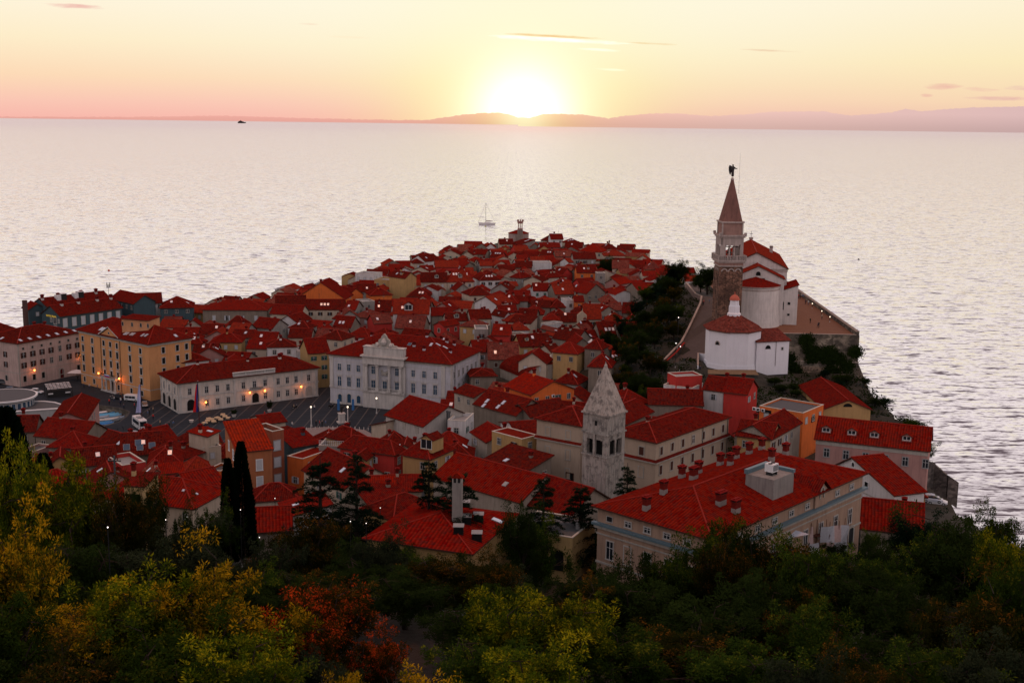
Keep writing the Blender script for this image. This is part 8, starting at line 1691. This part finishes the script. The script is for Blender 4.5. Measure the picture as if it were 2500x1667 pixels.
# sea
SEA, nt, N, L, b = nmat('sea_water'); gm = N.new('ShaderNodeNewGeometry'); pos = gm.outputs['Position']
cdn = N.new('ShaderNodeVectorMath'); cdn.operation = 'LENGTH'; L.new(pos, cdn.inputs[0]); dist = cdn.outputs['Value']
wv1 = noise(N, L, pos, .16, 3, .6, (.55, 1.15, 1)); wv2 = noise(N, L, pos, .55, 3, .62, (.6, 1.2, 1)); wv3 = noise(N, L, pos, .035, 2, .5, (.5, 1.5, 1))
def slope(scale, amp, scl, det=2):      # wave slopes as a vector field, so that they hold at every distance
    n = N.new('ShaderNodeTexNoise'); n.inputs['Scale'].default_value = scale; n.inputs['Detail'].default_value = det; n.inputs['Roughness'].default_value = .6
    mp = N.new('ShaderNodeMapping'); mp.inputs['Scale'].default_value = scl; mp.inputs['Rotation'].default_value = (0, 0, .25); L.new(pos, mp.inputs[0]); L.new(mp.outputs[0], n.inputs['Vector'])
    v = N.new('ShaderNodeVectorMath'); v.operation = 'SUBTRACT'; L.new(n.outputs['Color'], v.inputs[0]); v.inputs[1].default_value = (.5, .5, .5)
    m2 = N.new('ShaderNodeVectorMath'); m2.operation = 'MULTIPLY'; L.new(v.outputs[0], m2.inputs[0]); m2.inputs[1].default_value = (amp*.6, amp, 0); return m2.outputs[0]
def vadd(a, b_):
    n = N.new('ShaderNodeVectorMath'); n.operation = 'ADD'; L.new(a, n.inputs[0])
    if isinstance(b_, tuple): n.inputs[1].default_value = b_
    else: L.new(b_, n.inputs[1])
    return n.outputs[0]
def crest(scale, scl, lo, hi, amp):     # steep little fronts that lean towards the shore
    f_ = noise(N, L, pos, scale, 3, .6, scl); k = ramp(N, L, f_, [(lo, 0.), (hi, 1.)]); cb_ = N.new('ShaderNodeCombineXYZ'); L.new(mathn(N, L, 'MULTIPLY', k, -amp), cb_.inputs[1]); return cb_.outputs[0]
nv = vadd(vadd(slope(.8, .22, (.6, 1, 1)), slope(.2, .2, (.6, 1, 1))), slope(.02, .05, (.5, 1.3, 1)))
nv = vadd(vadd(nv, crest(.9, (.3, 1, 1), .53, .67, .26)), vadd(crest(.34, (.26, 1, 1), .54, .67, .34), crest(.15, (.28, 1, 1), .6, .72, .1)))
nv = vadd(nv, (0, 0, 1)); nz = N.new('ShaderNodeVectorMath'); nz.operation = 'NORMALIZE'; L.new(nv, nz.inputs[0]); bp = nz
N.remove(b); gl = N.new('ShaderNodeBsdfGlossy'); gl.inputs['Roughness'].default_value = .12; L.new(bp.outputs[0], gl.inputs['Normal']); gl.inputs['Color'].default_value = (.86, .84, .86, 1)
df = N.new('ShaderNodeBsdfDiffuse'); df.inputs['Color'].default_value = (.08, .055, .06, 1)
fr = N.new('ShaderNodeFresnel'); fr.inputs['IOR'].default_value = 2.3; L.new(bp.outputs[0], fr.inputs['Normal'])
fac = ramp(N, L, fr.outputs[0], [(.15, 0.05), (.36, 1.)])
mx = N.new('ShaderNodeMixShader'); L.new(fac, mx.inputs[0]); L.new(df.outputs[0], mx.inputs[1]); L.new(gl.outputs[0], mx.inputs[2])
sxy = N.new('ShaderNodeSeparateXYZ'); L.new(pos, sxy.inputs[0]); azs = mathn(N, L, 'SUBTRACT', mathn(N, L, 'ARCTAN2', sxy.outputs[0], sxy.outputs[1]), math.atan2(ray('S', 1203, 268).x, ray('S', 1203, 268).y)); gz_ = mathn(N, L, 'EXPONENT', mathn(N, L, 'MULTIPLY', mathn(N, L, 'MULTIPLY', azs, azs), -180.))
em = N.new('ShaderNodeEmission'); L.new(mixc(N, L, gz_, (.66, .5, .52), (1.0, .6, .52)), em.inputs['Color'])   # distance haze and pink sun bloom painted in as emission
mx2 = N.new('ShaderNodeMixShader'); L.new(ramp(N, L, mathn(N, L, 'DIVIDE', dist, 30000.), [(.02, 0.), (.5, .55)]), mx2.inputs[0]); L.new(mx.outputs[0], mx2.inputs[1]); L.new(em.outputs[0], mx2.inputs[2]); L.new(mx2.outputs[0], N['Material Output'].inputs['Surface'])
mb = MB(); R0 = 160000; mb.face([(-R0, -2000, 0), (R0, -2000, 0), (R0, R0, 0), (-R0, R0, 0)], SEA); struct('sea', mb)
# far mountains, their haze and the sun's bloom painted as emission
SUNAZ = math.atan2(ray('S', 1203, 268).x, ray('S', 1203, 268).y)
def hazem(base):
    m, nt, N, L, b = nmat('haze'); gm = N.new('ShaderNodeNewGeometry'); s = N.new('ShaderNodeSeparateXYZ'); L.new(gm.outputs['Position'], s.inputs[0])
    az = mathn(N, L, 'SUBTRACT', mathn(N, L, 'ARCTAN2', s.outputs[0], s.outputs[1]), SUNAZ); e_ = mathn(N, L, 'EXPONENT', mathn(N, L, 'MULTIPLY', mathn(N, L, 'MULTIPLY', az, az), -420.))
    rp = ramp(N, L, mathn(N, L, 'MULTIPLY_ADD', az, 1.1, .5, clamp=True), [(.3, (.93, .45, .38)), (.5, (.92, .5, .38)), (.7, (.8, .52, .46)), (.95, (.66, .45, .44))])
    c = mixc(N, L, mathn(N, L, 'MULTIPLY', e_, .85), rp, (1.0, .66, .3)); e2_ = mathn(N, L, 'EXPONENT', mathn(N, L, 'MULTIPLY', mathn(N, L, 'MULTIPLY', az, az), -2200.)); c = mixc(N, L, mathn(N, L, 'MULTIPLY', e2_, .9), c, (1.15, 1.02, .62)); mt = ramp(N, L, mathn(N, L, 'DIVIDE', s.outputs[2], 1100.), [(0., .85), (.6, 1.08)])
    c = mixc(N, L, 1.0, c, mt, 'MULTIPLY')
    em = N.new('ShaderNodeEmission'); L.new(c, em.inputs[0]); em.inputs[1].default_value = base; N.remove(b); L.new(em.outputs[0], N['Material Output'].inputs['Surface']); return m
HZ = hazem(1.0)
def ridge(pts, D, name, seed, jag=0.12):
    r = random.Random(seed); mb = MB(); pr = []
    fine = []
    for (xa, ya), (xb, yb) in zip(pts[:-1], pts[1:]):
        n = max(2, int(abs(xb-xa)/5))
        for i in range(n): t = i/n; fine.append((xa+(xb-xa)*t, ya+(yb-ya)*t+r.uniform(-1, 1)*jag*6))
    fine.append(pts[-1]); P3 = [PY('S', x, y, D) for x, y in fine]
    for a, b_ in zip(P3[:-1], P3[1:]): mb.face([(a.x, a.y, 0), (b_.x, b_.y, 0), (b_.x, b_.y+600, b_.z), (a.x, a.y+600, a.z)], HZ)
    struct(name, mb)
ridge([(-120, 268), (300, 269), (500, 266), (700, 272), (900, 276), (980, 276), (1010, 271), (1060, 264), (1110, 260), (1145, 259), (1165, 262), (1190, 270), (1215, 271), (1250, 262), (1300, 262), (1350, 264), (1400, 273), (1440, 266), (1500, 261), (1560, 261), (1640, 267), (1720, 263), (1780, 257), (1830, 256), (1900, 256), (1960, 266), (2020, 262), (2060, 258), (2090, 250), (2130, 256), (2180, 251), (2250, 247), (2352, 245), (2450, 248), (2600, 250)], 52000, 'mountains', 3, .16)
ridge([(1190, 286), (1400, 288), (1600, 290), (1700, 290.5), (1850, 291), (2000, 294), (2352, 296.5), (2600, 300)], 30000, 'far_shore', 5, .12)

# ================================================================== LABELS FOR THE ORDINARY HOUSES AND SCATTERED TREES
LMK = [('lighthouse turret', 4, 812), ('town hall', TH.c.x, TH.c.y), ('arcaded palace', LG.c.x, LG.c.y), ('ochre palace', YP.c.x, YP.c.y), ('church bell tower', cx, cy), ('grey bell tower', tw.location.x, tw.location.y),
       ('cream bell gable', bpy.data.objects['bell_gable'].location.x, 432), ('orange apartment house', OH.c.x, OH.c.y), ('hilltop cypress', 58, 505), ('teal hotel', HP.c.x, HP.c.y), ('barrel roofed hall', P('E', 1850, 300, 12).x, P('E', 1850, 300, 12).y), ('round white chimney', bpy.data.objects['round_chimney'].location.x, 392)]
ORD = ['first', 'second', 'third', 'fourth', 'fifth', 'sixth', 'seventh', 'eighth', 'ninth', 'tenth', 'eleventh', 'twelfth', 'thirteenth', 'fourteenth', 'fifteenth', 'sixteenth', 'seventeenth', 'eighteenth', 'nineteenth', 'twentieth']+[f'{i}th' for i in range(21, 99)]
def rel(x, y):
    n, lx, ly = min(LMK, key=lambda k: math.hypot(k[1]-x, (k[2]-y)*.6)); dx, dy = x-lx, y-ly
    side = ('seaward of' if dy > 0 else 'inland of') if abs(dy) > abs(dx) else ('hillward of' if dx > 0 else 'harbourward of')
    return n, side, math.hypot(dx, dy)
RF = {'hip': 'hipped', 'gx': 'gabled', 'gy': 'gable fronted', 'flat': 'flat', 'shed': 'lean-to', 'shedl': 'lean-to', 'gyl': 'gabled'}
grp = {}
for h in HOUSES:
    n, side, d = rel(h.c.x, h.c.y); grp.setdefault((h.col, RF.get(h.rt, h.rt), n, side), []).append((d, h))
for (c_, rf, n, side), lst in grp.items():
    lst.sort(key=lambda q: q[0])
    for i, (d, h) in enumerate(lst):
        lab = f"{CNAME[c_]} house with {rf} {'terrace' if rf == 'flat' else 'red'} roof, {ORD[i]+' ' if len(lst) > 1 else 'just '}{side} the {n}"
        h.root['label'] = lab; h.root['group'] = 'old town houses'
KN = {'dark': 'dark green', 'green': 'leafy green', 'pine': 'blackish evergreen', 'rust': 'brownish green', 'olive': 'dull olive'}
WH = {'trees on the wooded slope under the church ramp': 'on the slope under the church ramp', 'scrub on the bank below the bastion': 'on the bank below the bastion', 'shore trees beside the sea wall': 'on the shore by the sea wall', 'trees filling the dark slope': 'in the dark slope', 'garden trees between the nearest houses': 'between the garden walls'}
for gname in WH:
    lst = [q for q in TREEL if q[3] == gname]
    for kd in KN:
        sub = sorted([q for q in lst if q[1] == kd], key=lambda q: -q[2])
        for i, q in enumerate(sub): q[0]['label'] = f"{KN[kd]} {'bush' if 'scrub' in gname else 'tree'} {WH[gname]}, {ORD[i]} tallest of its colour there"
        if 'scrub' in gname:
            for q in sub: q[0].name = 'bush'; q[0]['category'] = 'bush'

# ================================================================== SKY, SUN, CAMERA
w = bpy.data.worlds.new('World'); sc.world = w; w.use_nodes = True; nt = w.node_tree; N = nt.nodes; L = nt.links; bg = N['Background']
tc = N.new('ShaderNodeTexCoord'); s = N.new('ShaderNodeSeparateXYZ'); L.new(tc.outputs['Generated'], s.inputs[0])
X, Yc_, Zc = s.outputs
el = mathn(N, L, 'ARCSINE', Zc); az = mathn(N, L, 'SUBTRACT', mathn(N, L, 'ARCTAN2', X, Yc_), SUNAZ)
low = ramp(N, L, mathn(N, L, 'DIVIDE', el, .2, clamp=True), [(0, (.94, .48, .41)), (.06, (.96, .56, .45)), (.16, (.98, .7, .47)), (.3, (.99, .84, .58)), (.5, (1, .92, .75)), (1, (1.02, .92, .9))])
high = ramp(N, L, mathn(N, L, 'DIVIDE', el, PI/2, clamp=True), [(.12, (1.02, .92, .9)), (.25, (1.0, .88, .9)), (.38, (.4, .33, .36)), (.7, (.28, .27, .34)), (1, (.28, .3, .38))])
c = mixc(N, L, mathn(N, L, 'GREATER_THAN', el, .2), low, high)
aa = mathn(N, L, 'ABSOLUTE', az); right = mathn(N, L, 'MULTIPLY_ADD', az, 2.2, .1, clamp=True)
lr = ramp(N, L, mathn(N, L, 'DIVIDE', el, .2, clamp=True), [(0, (.8, .5, .4)), (.1, (.93, .68, .45)), (.25, (.97, .82, .5)), (.5, (.99, .89, .67)), (1, (.9, .82, .74))])
c = mixc(N, L, mathn(N, L, 'MULTIPLY', right, mathn(N, L, 'LESS_THAN', el, .2)), c, lr)
# glow round the sun
e0_ = mathn(N, L, 'SUBTRACT', el, .010); th2 = mathn(N, L, 'ADD', mathn(N, L, 'MULTIPLY', az, az), mathn(N, L, 'MULTIPLY', e0_, e0_))
def gauss(sig): return mathn(N, L, 'EXPONENT', mathn(N, L, 'MULTIPLY', th2, -1/(sig*sig)))
c = mixc(N, L, mathn(N, L, 'MULTIPLY', gauss(.105), .75), c, (1.0, .93, .3)); c = mixc(N, L, mathn(N, L, 'MULTIPLY', gauss(.058), 1.0), c, (1.15, 1.1, .7)); c = mixc(N, L, gauss(.034), c, (1.7, 1.6, 1.4))
e1_ = mathn(N, L, 'SUBTRACT', el, .09); col_ = mathn(N, L, 'EXPONENT', mathn(N, L, 'ADD', mathn(N, L, 'MULTIPLY', mathn(N, L, 'MULTIPLY', az, az), -14.), mathn(N, L, 'MULTIPLY', mathn(N, L, 'MULTIPLY', e1_, e1_), -300.)))
c = mixc(N, L, mathn(N, L, 'MULTIPLY', col_, .6), c, (1.0, .97, .78))
# thin clouds
cn = noise(N, L, tc.outputs['Generated'], 26, 5, .65, (1, 1, 7))
for (x, y, wx, wy, colr, st) in ((180, 16, 70, 6, (.85, .45, .4), .9), (1270, 84, 130, 4.5, (.9, .55, .2), .85), (1280, 92, 210, 6, (1.3, 1.25, 1.1), .9), (1500, 101, 80, 3, (.9, .62, .3), .8), (1380, 115, 50, 3.5, (1.2, 1.15, .9), .7), (1400, 160, 40, 3, (1.2, 1.1, .8), .6), (1770, 117, 75, 3, (.85, .6, .4), .8), (790, 86, 60, 3.5, (1.0, .85, .6), .7), (710, 56, 30, 3, (.9, .6, .45), .5),
                                 (2165, 200, 48, 9, (.85, .5, .4), .85), (2255, 206, 50, 7, (.85, .5, .42), .8), (2340, 203, 55, 6, (.8, .5, .45), .8), (2300, 226, 70, 6, (.8, .48, .42), .8), (2130, 220, 14, 4, (.85, .5, .4), .7)):
    d = ray('S', x, y).normalized(); a0 = math.atan2(d.x, d.y)-SUNAZ; b0 = math.asin(d.z); u = 1.063/FOC
    da = mathn(N, L, 'DIVIDE', mathn(N, L, 'SUBTRACT', az, a0), wx*u); de = mathn(N, L, 'DIVIDE', mathn(N, L, 'ADD', mathn(N, L, 'SUBTRACT', el, b0), mathn(N, L, 'MULTIPLY', da, wx*u*(.0128+(.03 if 1000 < x < 1900 else 0)))), wy*u)
    q = mathn(N, L, 'SUBTRACT', 1.0, mathn(N, L, 'ADD', mathn(N, L, 'MULTIPLY', da, da), mathn(N, L, 'MULTIPLY', de, de))); q = mathn(N, L, 'ADD', q, mathn(N, L, 'MULTIPLY_ADD', cn, 3.2, -1.75), clamp=True)
    q = mathn(N, L, 'MULTIPLY', q, mathn(N, L, 'LESS_THAN', mathn(N, L, 'ABSOLUTE', da), 2.0))
    q = mathn(N, L, 'MULTIPLY', q, mathn(N, L, 'LESS_THAN', mathn(N, L, 'ABSOLUTE', de), 2.2)); c = mixc(N, L, mathn(N, L, 'MULTIPLY', q, st), c, colr)
# the eastern half of the sky, out of view, brightened to light the facades
back = mathn(N, L, 'MULTIPLY_ADD', Yc_, -1.6, .25, clamp=True); bc_ = ramp(N, L, mathn(N, L, 'DIVIDE', el, PI/2, clamp=True), [(0, (.88, .76, .76)), (.3, (.76, .67, .7)), (1, (.28, .3, .37))])
c = mixc(N, L, back, c, bc_)
L.new(c, bg.inputs['Color']); bg.inputs['Strength'].default_value = 1.0
sun = bpy.data.lights.new('sun', 'SUN'); sun.energy = .7; sun.angle = math.radians(.5); sun.color = (1, .36, .12); so = bpy.data.objects.new('sun', sun); col.objects.link(so)
SEL = math.radians(-.05)   # the sun stands half behind the far hills; so.rotation_euler = (-(PI/2-SEL), 0, -SUNAZ)
cam = bpy.data.cameras.new('camera'); cam.sensor_width = 36; cam.sensor_fit = 'HORIZONTAL'; cam.lens = FOC/2500*36; cam.clip_end = 400000; cam.clip_start = 1; co = bpy.data.objects.new('camera', cam); col.objects.link(co)
M = Matrix((rt, upv, -fw)).transposed().to_4x4(); M.translation = Vector((0, 0, CH)); co.matrix_world = M; sc.camera = co
sc.render.engine = 'CYCLES'; sc.view_settings.view_transform = 'Standard'; sc.view_settings.look = 'None'; sc.view_settings.exposure = 0; sc.view_settings.gamma = 1
sc.cycles.max_bounces = 5; sc.cycles.diffuse_bounces = 1; sc.cycles.glossy_bounces = 2; sc.cycles.transparent_max_bounces = 4; sc.cycles.use_denoising = True; sc.cycles.sample_clamp_indirect = 4
